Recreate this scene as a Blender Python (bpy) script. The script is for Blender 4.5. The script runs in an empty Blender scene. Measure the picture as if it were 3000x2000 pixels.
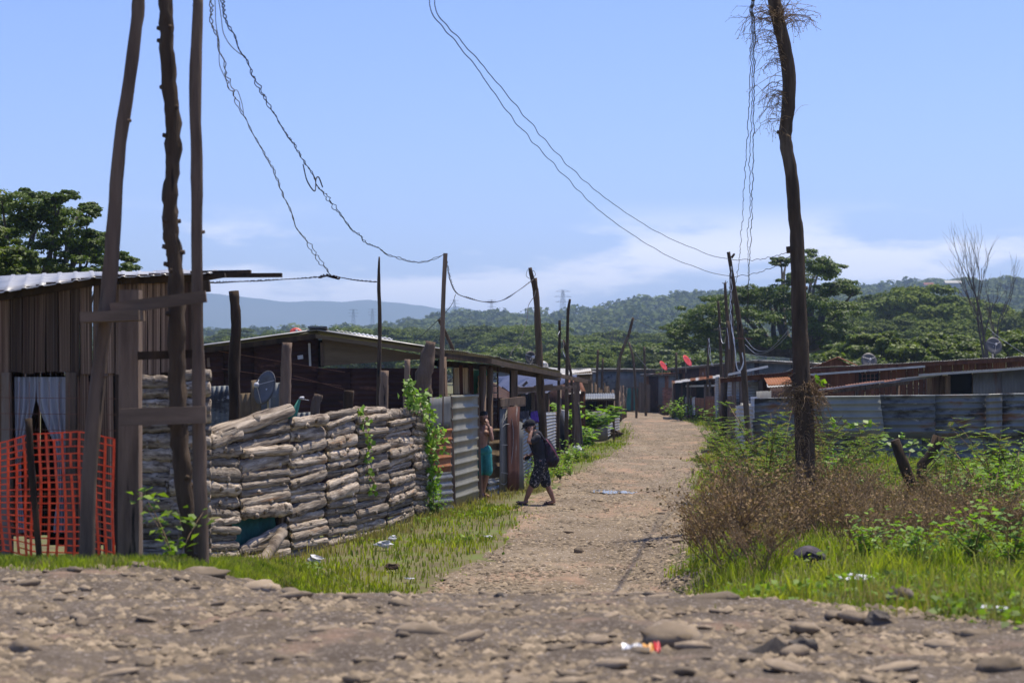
import bpy, bmesh, math, random
import numpy as np
from mathutils import Vector, Matrix, Euler, noise as mnoise

R = math.radians
rng = np.random.default_rng(7)
random.seed(7)
sc = bpy.context.scene
col = sc.collection

# ------------------------------------------------------------------ camera
HC = 2.5          # eye height above the lane
F = 5833.0        # focal length in pixels of the 3000 px wide photograph (70 mm)
HOR = 1090.0      # row of the horizon in the photograph
cam_d = bpy.data.cameras.new('camera')
cam_d.lens = 70.0
cam_d.sensor_width = 36.0
cam_d.shift_y = 90.0 / 3000.0
cam_d.clip_start = 0.1
cam_d.clip_end = 40000.0
cam_d.dof.use_dof = True
cam_d.dof.focus_distance = 40.0
cam_d.dof.aperture_fstop = 3.2
cam = bpy.data.objects.new('camera', cam_d)
cam.location = (0, 0, HC)
cam.rotation_euler = (R(90), 0, 0)
col.objects.link(cam)
sc.camera = cam

# ------------------------------------------------------------------ world, sun, exposure
SUN_EL, SUN_AZ = 71.0, 50.0      # azimuth measured from straight ahead (+Y) towards the right (+X)
w = bpy.data.worlds.new('World')
sc.world = w
w.use_nodes = True
wt = w.node_tree
for n in list(wt.nodes):
    wt.nodes.remove(n)
def WN(t, **k):
    n = wt.nodes.new(t)
    for a, b in k.items():
        setattr(n, a, b)
    return n
sky = WN('ShaderNodeTexSky', sky_type='NISHITA', sun_disc=False)
sky.sun_elevation = R(SUN_EL)
sky.sun_rotation = R(SUN_AZ)
sky.altitude = 50
sky.air_density = 1.0
sky.dust_density = 0.6
sky.ozone_density = 4.0
tc = WN('ShaderNodeTexCoord')
sepd = WN('ShaderNodeSeparateXYZ')
wt.links.new(tc.outputs['Generated'], sepd.inputs[0])
mp = WN('ShaderNodeMapping')
mp.inputs['Scale'].default_value = (6, 6, 24)
mp.inputs['Location'].default_value = (0.3, 0.4, 0.2)
wt.links.new(tc.outputs['Generated'], mp.inputs[0])
cn = WN('ShaderNodeTexNoise')
cn.inputs['Scale'].default_value = 1.0
cn.inputs['Detail'].default_value = 9
cn.inputs['Roughness'].default_value = 0.55
wt.links.new(mp.outputs[0], cn.inputs['Vector'])
cr = WN('ShaderNodeMapRange', interpolation_type='SMOOTHSTEP')
cr.inputs[1].default_value = 0.46
cr.inputs[2].default_value = 0.57
wt.links.new(cn.outputs[0], cr.inputs[0])
band = WN('ShaderNodeMapRange', interpolation_type='SMOOTHSTEP')     # cloud bank low over the whole horizon
band.inputs[1].default_value = 0.088
band.inputs[2].default_value = 0.06
wt.links.new(sepd.outputs[2], band.inputs[0])
cm = WN('ShaderNodeMath', operation='MULTIPLY')
wt.links.new(cr.outputs[0], cm.inputs[0])
wt.links.new(band.outputs[0], cm.inputs[1])
cm2 = WN('ShaderNodeMath', operation='MULTIPLY')
cm2.inputs[1].default_value = 0.75
wt.links.new(cm.outputs[0], cm2.inputs[0])
tint = WN('ShaderNodeMix', data_type='RGBA', blend_type='MULTIPLY')
tint.inputs[0].default_value = 1.0
tint.inputs[7].default_value = (0.86, 0.88, 1.26, 1)
wt.links.new(sky.outputs[0], tint.inputs[6])
cmix = WN('ShaderNodeMix', data_type='RGBA')
wt.links.new(cm2.outputs[0], cmix.inputs[0])
wt.links.new(tint.outputs[2], cmix.inputs[6])
cmix.inputs[7].default_value = (9.6, 9.3, 9.8, 1)
bg = WN('ShaderNodeBackground')
bg.inputs[1].default_value = 0.12
wt.links.new(cmix.outputs[2], bg.inputs[0])
wo = WN('ShaderNodeOutputWorld')
wt.links.new(bg.outputs[0], wo.inputs[0])

sun_d = bpy.data.lights.new('sun', 'SUN')
sun_d.energy = 5.0
sun_d.angle = R(0.5)
sun_d.color = (1.0, 0.92, 0.80)
sun = bpy.data.objects.new('sun', sun_d)
sd = Vector((math.sin(R(SUN_AZ)) * math.cos(R(SUN_EL)), math.cos(R(SUN_AZ)) * math.cos(R(SUN_EL)), math.sin(R(SUN_EL))))
sun.rotation_euler = sd.to_track_quat('Z', 'Y').to_euler()
sun.location = (20, 20, 60)
col.objects.link(sun)

sc.view_settings.view_transform = 'Standard'
sc.view_settings.look = 'None'
sc.view_settings.exposure = 0.32
sc.view_settings.gamma = 1.0
sc.view_settings.use_curve_mapping = False
sc.render.engine = 'CYCLES'
sc.cycles.max_bounces = 6
sc.cycles.diffuse_bounces = 3
sc.cycles.glossy_bounces = 2
sc.cycles.transmission_bounces = 3
sc.cycles.volume_bounces = 0
sc.cycles.use_denoising = True
try:
    sc.cycles.denoiser = 'OPENIMAGEDENOISE'
except Exception:
    pass

# ------------------------------------------------------------------ pixel -> place helpers
def W(px, py, Y):
    """The point at depth Y whose picture position is (px, py)."""
    return Vector(((px - 1500.0) / F * Y, Y, HC - (py - HOR) / F * Y))

def smooth(a, b, t):
    t = np.clip((t - a) / (b - a), 0, 1)
    return t * t * (3 - 2 * t)

def GY(py):
    return HC * F / (py - HOR)

# ------------------------------------------------------------------ object helpers
ORG = {}
def setp(o, label=None, cat=None, group=None, kind=None):
    if label: o['label'] = label
    if cat: o['category'] = cat
    if group: o['group'] = group
    if kind: o['kind'] = kind
    return o

def thing(name, label, cat, loc, group=None):
    o = bpy.data.objects.new(name, None)
    o.empty_display_size = 0.1
    o.location = loc
    col.objects.link(o)
    ORG[o] = Vector(loc)
    return setp(o, label, cat, group)

def link_mesh(me, name, mat, parent=None, origin=None):
    """Mesh given in world coordinates -> object, vertices taken relative to its parent or its own base."""
    n = len(me.vertices)
    co = np.empty(n * 3)
    me.vertices.foreach_get('co', co)
    co = co.reshape(-1, 3)
    if parent is not None:
        o0 = ORG[parent]
    elif origin is not None:
        o0 = Vector(origin)
    else:
        o0 = Vector(((co[:, 0].min() + co[:, 0].max()) / 2, (co[:, 1].min() + co[:, 1].max()) / 2, co[:, 2].min()))
    co -= np.array(o0)
    me.vertices.foreach_set('co', co.ravel())
    me.update()
    if mat is not None:
        me.materials.append(mat)
    o = bpy.data.objects.new(name, me)
    col.objects.link(o)
    if parent is not None:
        o.parent = parent
    else:
        o.location = o0
    ORG[o] = o0
    return o

def piece(me, name, parent, loc, rot=(0, 0, 0), scale=(1, 1, 1)):
    """A shared mesh placed as a part of parent (world coordinates; parents are unrotated)."""
    o = bpy.data.objects.new(name, me)
    o.location = Vector(loc) - (ORG[parent] if parent else Vector((0, 0, 0)))
    o.rotation_euler = rot
    o.scale = scale
    col.objects.link(o)
    o.parent = parent
    ORG[o] = Vector(loc)
    return o

def np_mesh(name, verts, faces, smooth_=False):
    """Fast mesh from arrays; faces (n,3) or (n,4)."""
    verts = np.asarray(verts, dtype=np.float32).reshape(-1, 3)
    faces = np.asarray(faces, dtype=np.int32)
    k = faces.shape[1]
    me = bpy.data.meshes.new(name)
    me.vertices.add(len(verts))
    me.vertices.foreach_set('co', verts.ravel())
    me.loops.add(faces.size)
    me.loops.foreach_set('vertex_index', faces.ravel())
    me.polygons.add(len(faces))
    me.polygons.foreach_set('loop_start', np.arange(0, faces.size, k, dtype=np.int32))
    me.polygons.foreach_set('loop_total', np.full(len(faces), k, dtype=np.int32))
    if smooth_:
        me.polygons.foreach_set('use_smooth', np.ones(len(faces), dtype=bool))
    me.update(calc_edges=True)
    return me

class MB:
    def __init__(self):
        self.v = []; self.f = []
    def add(self, vs, fs):
        b = len(self.v)
        self.v.extend([tuple(x) for x in vs])
        self.f.extend([tuple(i + b for i in f) for f in fs])
        return self
    def box(self, c, s, rot=None, taper=0.0, jit=0.0):
        x, y, z = s[0] / 2, s[1] / 2, s[2] / 2
        vs = []
        for sz in (-1, 1):
            for sx, sy in ((-1, -1), (1, -1), (1, 1), (-1, 1)):
                k = 1 - taper * (sz > 0)
                p = Vector((sx * x * k, sy * y * k, sz * z))
                if jit: p += Vector((random.uniform(-jit, jit), random.uniform(-jit, jit), random.uniform(-jit, jit)))
                if rot is not None: p = rot @ p
                vs.append(p + Vector(c))
        return self.add(vs, [(0, 3, 2, 1), (4, 5, 6, 7), (0, 1, 5, 4), (1, 2, 6, 5), (2, 3, 7, 6), (3, 0, 4, 7)])
    def bar(self, a, b, w_, t, up=(0, 0, 1)):
        """A board from a to b: width w_ along 'up', thickness t."""
        a = Vector(a); b = Vector(b); d = (b - a); L = d.length; d.normalize()
        u = Vector(up); u = (u - d * u.dot(d))
        if u.length < 1e-4: u = Vector((1, 0, 0)) - d * d.x
        u.normalize(); s = d.cross(u)
        m = Matrix((d, s, u)).transposed()
        return self.box((a + b) / 2, (L, t, w_), m)
    def tube(self, pts, rad, n=8, cap=True, lump=0.0, seed=0, square=False):
        pts = [Vector(p) for p in pts]
        m = len(pts)
        if not hasattr(rad, '__len__'): rad = [rad] * m
        vs = []; fs = []
        prev = None
        for i, p in enumerate(pts):
            d = (pts[min(i + 1, m - 1)] - pts[max(i - 1, 0)]).normalized()
            if prev is None:
                u = Vector((1, 0, 0)) if abs(d.x) < 0.8 else Vector((0, 0, 1))
            else:
                u = prev
            u = (u - d * u.dot(d)).normalized(); prev = u
            s = d.cross(u)
            for k in range(n):
                a = 2 * math.pi * (k + 0.5) / n
                r = rad[i]
                if square:
                    r *= 1.25
                if lump:
                    r *= 1 + lump * mnoise.noise(Vector((math.cos(a) * 1.3 + seed * 3.1, math.sin(a) * 1.3, i * 0.55 + seed * 7.7)))
                vs.append(p + (u * math.cos(a) + s * math.sin(a)) * r)
        for i in range(m - 1):
            for k in range(n):
                k2 = (k + 1) % n
                fs.append((i * n + k, i * n + k2, (i + 1) * n + k2, (i + 1) * n + k))
        if cap:
            fs.append(tuple(range(n - 1, -1, -1)))
            fs.append(tuple((m - 1) * n + k for k in range(n)))
        return self.add(vs, fs)
    def ball(self, c, r, seg=8, rings=6, noise_=0.0, seed=0):
        c = Vector(c)
        if not hasattr(r, '__len__'): r = (r, r, r)
        vs = [c + Vector((0, 0, r[2]))]
        for i in range(1, rings):
            th = math.pi * i / rings
            for k in range(seg):
                a = 2 * math.pi * k / seg
                d = Vector((math.sin(th) * math.cos(a), math.sin(th) * math.sin(a), math.cos(th)))
                q = 1.0
                if noise_: q += noise_ * mnoise.noise(d * 1.7 + Vector((seed * 5.3, seed * 1.7, 0)))
                vs.append(c + Vector((d.x * r[0], d.y * r[1], d.z * r[2])) * q)
        vs.append(c - Vector((0, 0, r[2])))
        fs = []
        for k in range(seg):
            fs.append((0, 1 + k, 1 + (k + 1) % seg))
            for i in range(rings - 2):
                a = 1 + i * seg
                fs.append((a + k, a + seg + k, a + seg + (k + 1) % seg, a + (k + 1) % seg))
            a = 1 + (rings - 2) * seg
            fs.append((a + k, len(vs) - 1, a + (k + 1) % seg))
        return self.add(vs, fs)
    def mesh(self, name, smooth_=False):
        me = bpy.data.meshes.new(name)
        me.from_pydata(self.v, [], self.f)
        if smooth_:
            me.polygons.foreach_set('use_smooth', [True] * len(me.polygons))
        me.update()
        return me
    def build(self, name, mat, parent=None, smooth_=False, **k):
        return link_mesh(self.mesh(name, smooth_), name, mat, parent, **k)

def spline(pts, n=6):
    """Catmull-Rom through points (any dimension)."""
    P = [np.array(p, float) for p in pts]
    P = [2 * P[0] - P[1]] + P + [2 * P[-1] - P[-2]]
    out = []
    for i in range(1, len(P) - 2):
        for j in range(n):
            t = j / n
            a, b, c, d = P[i - 1], P[i], P[i + 1], P[i + 2]
            out.append(0.5 * (2 * b + (c - a) * t + (2 * a - 5 * b + 4 * c - d) * t * t + (3 * b - a - 3 * c + d) * t ** 3))
    out.append(P[-2])
    return out

# ------------------------------------------------------------------ materials
def ramp_node(nt, cols, lo=0.3, hi=0.7):
    r = nt.nodes.new('ShaderNodeValToRGB')
    e = r.color_ramp.elements
    n = len(cols)
    while len(e) < n: e.new(0.5)
    for i, c in enumerate(cols):
        e[i].position = lo + (hi - lo) * i / max(1, n - 1)
        e[i].color = (*c, 1)
    return r

def mat(name, cols, scale=5.0, stretch=(1, 1, 1), rough=0.9, metal=0.0, spec=0.3, bump=0.0, bscale=None, rnd=0.0,
        stains=(), transl=0.0, island=0.0, detail=6.0, bdist=0.02, lo=0.3, hi=0.7, sheen=None):
    m = bpy.data.materials.new(name)
    m.use_nodes = True
    nt = m.node_tree
    L = nt.links.new
    b = nt.nodes['Principled BSDF']
    out = nt.nodes['Material Output']
    t = nt.nodes.new('ShaderNodeTexCoord')
    oi = nt.nodes.new('ShaderNodeObjectInfo')
    vm = nt.nodes.new('ShaderNodeVectorMath'); vm.operation = 'MULTIPLY'
    vm.inputs[1].default_value = stretch
    L(t.outputs['Object'], vm.inputs[0])
    ms = nt.nodes.new('ShaderNodeMath'); ms.operation = 'MULTIPLY'; ms.inputs[1].default_value = 91.0
    L(oi.outputs['Random'], ms.inputs[0])
    va = nt.nodes.new('ShaderNodeVectorMath'); va.operation = 'ADD'
    L(vm.outputs[0], va.inputs[0]); L(ms.outputs[0], va.inputs[1])
    def nz(s, d=detail, src=va):
        n = nt.nodes.new('ShaderNodeTexNoise')
        n.inputs['Scale'].default_value = s
        n.inputs['Detail'].default_value = d
        n.inputs['Roughness'].default_value = 0.62
        L(src.outputs[0], n.inputs['Vector'])
        return n
    n1 = nz(scale)
    rp = ramp_node(nt, cols, lo, hi)
    L(n1.outputs[0], rp.inputs[0])
    c = rp.outputs[0]
    for (scol, ss, a0, a1) in stains:
        n2 = nz(ss)
        mr = nt.nodes.new('ShaderNodeMapRange')
        mr.inputs[1].default_value = a0; mr.inputs[2].default_value = a1
        L(n2.outputs[0], mr.inputs[0])
        mx = nt.nodes.new('ShaderNodeMix'); mx.data_type = 'RGBA'
        L(mr.outputs[0], mx.inputs[0]); L(c, mx.inputs[6])
        mx.inputs[7].default_value = (*scol, 1)
        c = mx.outputs[2]
    def vary(c, src, amt):
        mr = nt.nodes.new('ShaderNodeMapRange')
        mr.inputs[3].default_value = 1 - amt; mr.inputs[4].default_value = 1 + amt
        L(src, mr.inputs[0])
        mx = nt.nodes.new('ShaderNodeVectorMath'); mx.operation = 'SCALE'
        L(c, mx.inputs[0]); L(mr.outputs[0], mx.inputs['Scale'])
        return mx.outputs[0]
    if rnd: c = vary(c, oi.outputs['Random'], rnd)
    if island:
        g = nt.nodes.new('ShaderNodeNewGeometry')
        c = vary(c, g.outputs['Random Per Island'], island)
    L(c, b.inputs['Base Color'])
    b.inputs['Roughness'].default_value = rough
    b.inputs['Metallic'].default_value = metal
    b.inputs['Specular IOR Level'].default_value = spec
    if bump:
        bn = nz(bscale or scale * 2)
        bp = nt.nodes.new('ShaderNodeBump')
        bp.inputs['Strength'].default_value = bump
        bp.inputs['Distance'].default_value = bdist
        L(bn.outputs[0], bp.inputs['Height'])
        L(bp.outputs[0], b.inputs['Normal'])
    if transl:
        tr = nt.nodes.new('ShaderNodeBsdfTranslucent')
        tcm = nt.nodes.new('ShaderNodeVectorMath'); tcm.operation = 'MULTIPLY'
        tcm.inputs[1].default_value = (1.15, 1.25, 0.7)
        L(c, tcm.inputs[0]); L(tcm.outputs[0], tr.inputs[0])
        mxs = nt.nodes.new('ShaderNodeMixShader')
        mxs.inputs[0].default_value = transl
        L(b.outputs[0], mxs.inputs[1]); L(tr.outputs[0], mxs.inputs[2])
        L(mxs.outputs[0], out.inputs[0])
    return m

m_soil = mat('soil', [(.09, .068, .038), (.13, .115, .045), (.11, .15, .03)], 1.6, rough=1, bump=.6, bscale=9, bdist=.04)
m_lane = mat('lane_dirt', [(0.126, 0.096, 0.063), (0.181, 0.139, 0.090), (0.250, 0.199, 0.133)], 1.1, stretch=(1, .45, 1), rough=1, spec=.15, bump=.9, bscale=16, bdist=.03,
             stains=[((.44, .38, .32), 26, .58, .66), ((.11, .085, .065), 30, .60, .68), ((.34, .22, .14), .9, .52, .7)])
m_cross = mat('gravel_dirt', [(0.081, 0.062, 0.043), (0.119, 0.093, 0.065), (0.158, 0.125, 0.089)], 2.6, rough=1, spec=.15, bump=1.0, bscale=24, bdist=.03,
              stains=[((.34, .29, .24), 34, .56, .64), ((.085, .065, .052), 40, .57, .66), ((.25, .165, .11), 1.3, .56, .72)])
m_stone = mat('river_stone', [(0.134, 0.100, 0.064), (0.208, 0.159, 0.103), (0.276, 0.211, 0.136)], 3, rough=.9, rnd=.4, bump=.3, bscale=20, stains=[((.36, .31, .26), 9, .6, .75)])
m_dstone = mat('dark_rock', [(0.048, 0.041, 0.034), (0.080, 0.068, 0.054), (0.120, 0.098, 0.075)], 4, rough=.9, rnd=.25, bump=.5, bscale=14)
m_pebble = mat('pebbles', [(0.117, 0.086, 0.054), (0.195, 0.149, 0.094), (0.274, 0.212, 0.137)], 6, rough=.95, island=.5)
m_bark = mat('pole_bark', [(0.038, 0.025, 0.015), (0.082, 0.054, 0.032), (0.132, 0.090, 0.055)], 6, stretch=(1, 1, .16), rough=.95, rnd=.2, bump=1.0, bscale=12, bdist=.04, stains=[((.15, .115, .08), 2.2, .58, .70), ((.012, .01, .008), 6, .58, .66)])
m_char = mat('charred_wood', [(0.018, 0.011, 0.007), (0.045, 0.028, 0.015), (0.079, 0.047, 0.025)], 6, stretch=(1, 1, .2), rough=.95, bump=.8, bscale=12)
m_timber = mat('weathered_timber', [(0.093, 0.062, 0.042), (0.166, 0.113, 0.076), (0.247, 0.171, 0.114)], 8, stretch=(1, 1, .12), rough=.95, rnd=.3, bump=1.0, bscale=16, bdist=.03, stains=[((.20, .17, .135), 2.5, .58, .72), ((.018, .014, .01), 7, .60, .66)])
m_beam = mat('weathered_beam', [(0.090, 0.062, 0.040), (0.153, 0.106, 0.068), (0.230, 0.158, 0.105)], 7, stretch=(.15, 1, 1), rough=.95, rnd=.25, bump=.5, bscale=16, bdist=.01)
m_plank = mat('plank_wood', [(0.056, 0.033, 0.020), (0.156, 0.097, 0.058), (0.350, 0.230, 0.147)], 9, stretch=(1, 1, .05), rough=.95, rnd=.55, bump=.8, bscale=16, bdist=.012, lo=.36, hi=.66,
              stains=[((.11, .052, .034), 2.2, .52, .7), ((.20, .17, .14), 4.5, .60, .70)])
m_rplank = mat('reddish_plank', [(0.057, 0.020, 0.010), (0.112, 0.042, 0.021), (0.169, 0.071, 0.034)], 8, stretch=(1, 1, .08), rough=.95, rnd=.35, bump=.5, bscale=16, bdist=.008)
m_log = mat('split_log', [(0.073, 0.053, 0.036), (0.198, 0.155, 0.112), (0.333, 0.272, 0.202), (0.468, 0.388, 0.297)], 3.2, stretch=(.7, 1, 1), rough=.95, rnd=.42, bump=.6, bscale=6, bdist=.05, lo=.34, hi=.66,
            stains=[((.03, .022, .016), 5.0, .60, .66), ((.26, .14, .06), 1.3, .62, .72), ((.50, .46, .41), 8, .66, .72)])
m_tin = mat('zinc_tin', [(0.099, 0.097, 0.087), (0.164, 0.161, 0.143), (0.228, 0.223, 0.198)], 2.2, stretch=(1, 1, .4), rough=.5, metal=.35, spec=.5, rnd=.2, bump=.1, bscale=4,
            stains=[((.16, .075, .04), 2.6, .62, .74), ((.10, .095, .09), 5, .62, .75)])
m_tingate = mat('pale_zinc', [(0.154, 0.142, 0.101), (0.192, 0.179, 0.126), (0.230, 0.215, 0.152)], 1.6, stretch=(1, 1, .5), rough=.55, metal=.15, spec=.5, bump=.1, bscale=4,
             stains=[((.22, .19, .15), 5, .64, .76), ((.26, .14, .08), 2.4, .68, .78)])
m_tindark = mat('old_grey_tin', [(0.087, 0.098, 0.100), (0.137, 0.148, 0.146), (0.196, 0.204, 0.192)], 2.0, stretch=(.35, 1, 1), rough=.6, metal=.2, spec=.4, rnd=.15,
                stains=[((.03, .027, .025), 3.4, .52, .62), ((.34, .34, .33), 9, .62, .70), ((.15, .07, .035), 2.0, .56, .66)])
m_tinpale = mat('pale_painted_tin', [(0.179, 0.188, 0.166), (0.241, 0.247, 0.213), (0.291, 0.295, 0.249)], 1.8, rough=.6, metal=.1, spec=.4, rnd=.12,
                stains=[((.14, .13, .12), 5, .63, .74), ((.18, .10, .06), 2.2, .66, .76)])
m_white = mat('whitewashed_tin', [(0.354, 0.332, 0.281), (0.449, 0.424, 0.367), (0.517, 0.490, 0.428)], 5, rough=.75, rnd=.1, stains=[((.28, .22, .17), 5, .6, .72)])
m_rust = mat('rusted_tin', [(0.077, 0.027, 0.011), (0.154, 0.059, 0.025), (0.230, 0.103, 0.045)], 4, stretch=(1, 1, .5), rough=.85, spec=.2, rnd=.3, bump=.2, bscale=10,
             stains=[((.33, .31, .30), 2.2, .62, .75), ((.05, .025, .018), 3, .60, .72)])
m_orust = mat('orange_rust_tin', [(0.178, 0.061, 0.019), (0.250, 0.099, 0.038), (0.309, 0.150, 0.065)], 4, rough=.85, spec=.2, stains=[((.18, .07, .03), 4, .58, .7)])
m_maroon = mat('maroon_tin', [(0.019, 0.008, 0.006), (0.037, 0.014, 0.011), (0.060, 0.025, 0.018)], 3, stretch=(.4, 1, 1), rough=.75, spec=.25, rnd=.2, stains=[((.14, .06, .035), 4, .62, .74)])
m_door = mat('red_door', [(0.040, 0.014, 0.009), (0.076, 0.028, 0.018), (0.120, 0.051, 0.032)], 4, stretch=(1, 1, .3), rough=.85, stains=[((.20, .19, .18), 3, .66, .75)])
m_gtin = mat('grey_blue_tin', [(0.098, 0.096, 0.091), (0.138, 0.137, 0.125), (0.178, 0.175, 0.156)], 2, stretch=(1, 1, .3), rough=.6, metal=.2, rnd=.22, stains=[((.13, .07, .045), 2.4, .6, .72)])
m_roof = mat('roof_zinc', [(0.302, 0.295, 0.272), (0.396, 0.386, 0.356), (0.475, 0.464, 0.427)], 2, rough=.45, metal=.35, spec=.5, rnd=.12, stains=[((.23, .13, .08), 2.6, .62, .75)])
m_ply = mat('plywood', [(0.112, 0.078, 0.042), (0.146, 0.104, 0.059), (0.185, 0.136, 0.081)], 6, stretch=(.2, 1, 1), rough=.9)
m_nply = mat('new_board', [(.30, .20, .10), (.38, .27, .15), (.45, .33, .20)], 6, stretch=(1, 1, .15), rough=.9, rnd=.2)
m_wire = mat('wire_black', [(.012, .012, .014), (.02, .02, .024), (.03, .03, .036)], 30, rough=.6)
m_wiregrey = mat('wire_grey', [(.10, .11, .13), (.15, .16, .18), (.20, .21, .23)], 30, rough=.5)
m_wirew = mat('wire_white', [(.55, .55, .55), (.65, .65, .65), (.72, .72, .72)], 30, rough=.6)
m_iron = mat('rusty_wire', [(.10, .045, .03), (.16, .07, .04), (.22, .10, .06)], 30, rough=.8)
m_orange = mat('orange_net', [(0.742, 0.084, 0.029), (0.898, 0.127, 0.039), (1.017, 0.187, 0.058)], 14, rough=.55, spec=.4, transl=.25, stains=[((.45, .05, .03), 5, .6, .75)])
m_greennet = mat('green_net', [(.006, .05, .04), (.01, .085, .065), (.016, .12, .09)], 10, rough=.8)
m_tarpgreen = mat('green_tarp', [(.05, .20, .155), (.075, .27, .21), (.10, .33, .26)], 4, rough=.8, transl=.3)
m_bluetarp = mat('blue_tarp', [(0.017, 0.022, 0.053), (0.029, 0.036, 0.077), (0.053, 0.060, 0.101)], 5, rough=.6, bump=.6, bscale=6)
m_black = mat('black_cloth', [(.010, .010, .012), (.016, .016, .019), (.026, .026, .03)], 6, rough=.95, bump=.3)
m_dcloth = mat('dark_cloth', [(.02, .02, .028), (.04, .035, .04), (.10, .08, .09)], 7, rough=.95)
m_purple = mat('purple_cloth', [(.05, .015, .14), (.08, .025, .22), (.12, .05, .30)], 8, rough=.9)
m_curtain = mat('curtain', [(0.304, 0.304, 0.336), (0.416, 0.416, 0.448), (0.496, 0.496, 0.528)], 14, stretch=(1, 1, .06), rough=.9, transl=.2)
m_shade = mat('interior_shade', [(.006, .005, .005), (.009, .008, .008), (.013, .012, .011)], 3, rough=1)  # near-black colour standing in for shade inside openings and shelters
m_dish = mat('dish_grey', [(0.055, 0.052, 0.050), (0.075, 0.072, 0.070), (0.095, 0.090, 0.087)], 5, rough=.5, spec=.4)
m_dishpale = mat('dish_pale', [(0.210, 0.203, 0.189), (0.266, 0.259, 0.245), (0.315, 0.308, 0.294)], 5, rough=.5)
m_dishred = mat('dish_red', [(.45, .035, .03), (.55, .05, .04), (.62, .07, .055)], 4, rough=.45, transl=.15)
m_steel = mat('steel', [(.30, .30, .30), (.42, .42, .42), (.52, .52, .52)], 8, rough=.4, metal=.6)
m_plastic = mat('white_plastic', [(0.397, 0.397, 0.397), (0.474, 0.474, 0.474), (0.525, 0.525, 0.525)], 8, rough=.5, rnd=.1)
m_brick = mat('brick', [(.18, .075, .05), (.26, .11, .075), (.33, .16, .11)], 9, rough=.95, rnd=.3)
m_dbrick = mat('old_block', [(.12, .085, .07), (.19, .14, .115), (.26, .2, .17)], 9, rough=.95, rnd=.3)
m_grass = mat('grass', [(0.155, 0.203, 0.011), (0.258, 0.318, 0.019), (0.412, 0.406, 0.033)], .9, rough=.65, spec=.35, transl=.5, island=.35, stains=[((.30, .24, .10), 2.6, .50, .66), ((.06, .11, .014), 3.1, .52, .66)])
m_drygrass = mat('dry_grass', [(0.208, 0.150, 0.050), (0.286, 0.237, 0.070), (0.208, 0.250, 0.050)], 1.3, rough=.7, transl=.4, island=.4)
m_cover = mat('ground_cover', [(0.084, 0.151, 0.013), (0.158, 0.252, 0.020), (0.273, 0.353, 0.033)], 1.2, rough=.6, spec=.4, transl=.45, island=.4)
m_vine = mat('vine_leaf', [(0.094, 0.179, 0.012), (0.173, 0.304, 0.020), (0.266, 0.386, 0.030)], 5, rough=.5, spec=.45, transl=.45, island=.35)
m_fern = mat('feather_leaf', [(0.094, 0.163, 0.014), (0.152, 0.235, 0.020), (0.287, 0.212, 0.025)], 2.2, rough=.6, transl=.45, island=.4)
m_twig = mat('dry_twig', [(0.115, 0.074, 0.039), (0.209, 0.137, 0.075), (0.356, 0.251, 0.138)], 5, rough=.95, island=.5)
m_dleaf = mat('dry_leaf', [(0.147, 0.086, 0.043), (0.233, 0.152, 0.071), (0.329, 0.243, 0.115)], 3, rough=.9, transl=.2, island=.45)
m_leafA = mat('leaf_rain_tree', [(0.040, 0.068, 0.005), (0.072, 0.114, 0.009), (0.114, 0.161, 0.012)], .8, rough=.55, spec=.4, transl=.35, island=.4)
m_leafB = mat('leaf_bright', [(0.061, 0.096, 0.008), (0.103, 0.143, 0.011), (0.158, 0.192, 0.017)], 1.2, rough=.55, spec=.4, transl=.4, island=.4)
m_leafC = mat('leaf_far', [(0.052, 0.075, 0.007), (0.086, 0.119, 0.009), (0.128, 0.160, 0.015)], .12, rough=.8, transl=.25, island=.35, rnd=.3)
m_forest = mat('forest_leaf', [(0.043, 0.066, 0.011), (0.075, 0.103, 0.015), (0.116, 0.139, 0.024)], .03, rough=.9, transl=.2, island=.35)
m_hill = mat('hill_soil', [(0.029, 0.043, 0.009), (0.049, 0.066, 0.013), (0.072, 0.086, 0.018)], .02, rough=1)
m_mount = mat('mountain', [(.03, .05, .03), (.05, .07, .04), (.08, .09, .06)], .002, rough=1)
m_trunk = mat('trunk_bark', [(.05, .042, .035), (.09, .078, .066), (.14, .12, .105)], 3, stretch=(1, 1, .3), rough=.95, bump=.6, bscale=6, bdist=.05)
m_dead = mat('dead_branch', [(0.060, 0.049, 0.042), (0.090, 0.075, 0.064), (0.120, 0.101, 0.087)], 3, rough=.95)
m_skin = mat('skin', [(.20, .10, .065), (.26, .135, .088), (.30, .16, .105)], 7, rough=.55, spec=.4)
m_skin2 = mat('skin_tan', [(.24, .12, .078), (.30, .16, .105), (.35, .19, .125)], 7, rough=.55, spec=.4)
m_hair = mat('hair', [(.008, .006, .005), (.014, .011, .009), (.02, .016, .013)], 30, rough=.6)
m_teal = mat('teal_shorts', [(.02, .16, .15), (.03, .22, .205), (.05, .28, .26)], 9, rough=.85, bump=.3, bscale=12)
m_tshirt = mat('charcoal_shirt', [(.016, .016, .02), (.025, .025, .03), (.035, .035, .042)], 6, rough=.95, bump=.3, bscale=9)
m_camo = mat('patterned_shorts', [(.012, .012, .015), (.03, .03, .034), (.30, .29, .28)], 30, rough=.9, lo=.42, hi=.68, detail=2)
m_pack = mat('backpack_cloth', [(.010, .009, .013), (.018, .015, .022), (.05, .02, .05)], 9, rough=.8, bump=.3)
m_pink = mat('pink_trim', [(.20, .05, .09), (.28, .08, .13), (.34, .11, .17)], 9, rough=.8)
m_sandal = mat('rubber_sandal', [(.012, .011, .011), (.02, .018, .018), (.03, .026, .026)], 9, rough=.8)
m_rsandal = mat('maroon_sandal', [(.07, .012, .015), (.10, .018, .022), (.13, .03, .03)], 9, rough=.8)
m_chalk = mat('chalk_paint', [(.28, .27, .26), (.36, .35, .34), (.42, .41, .40)], 30, rough=1)
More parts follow.
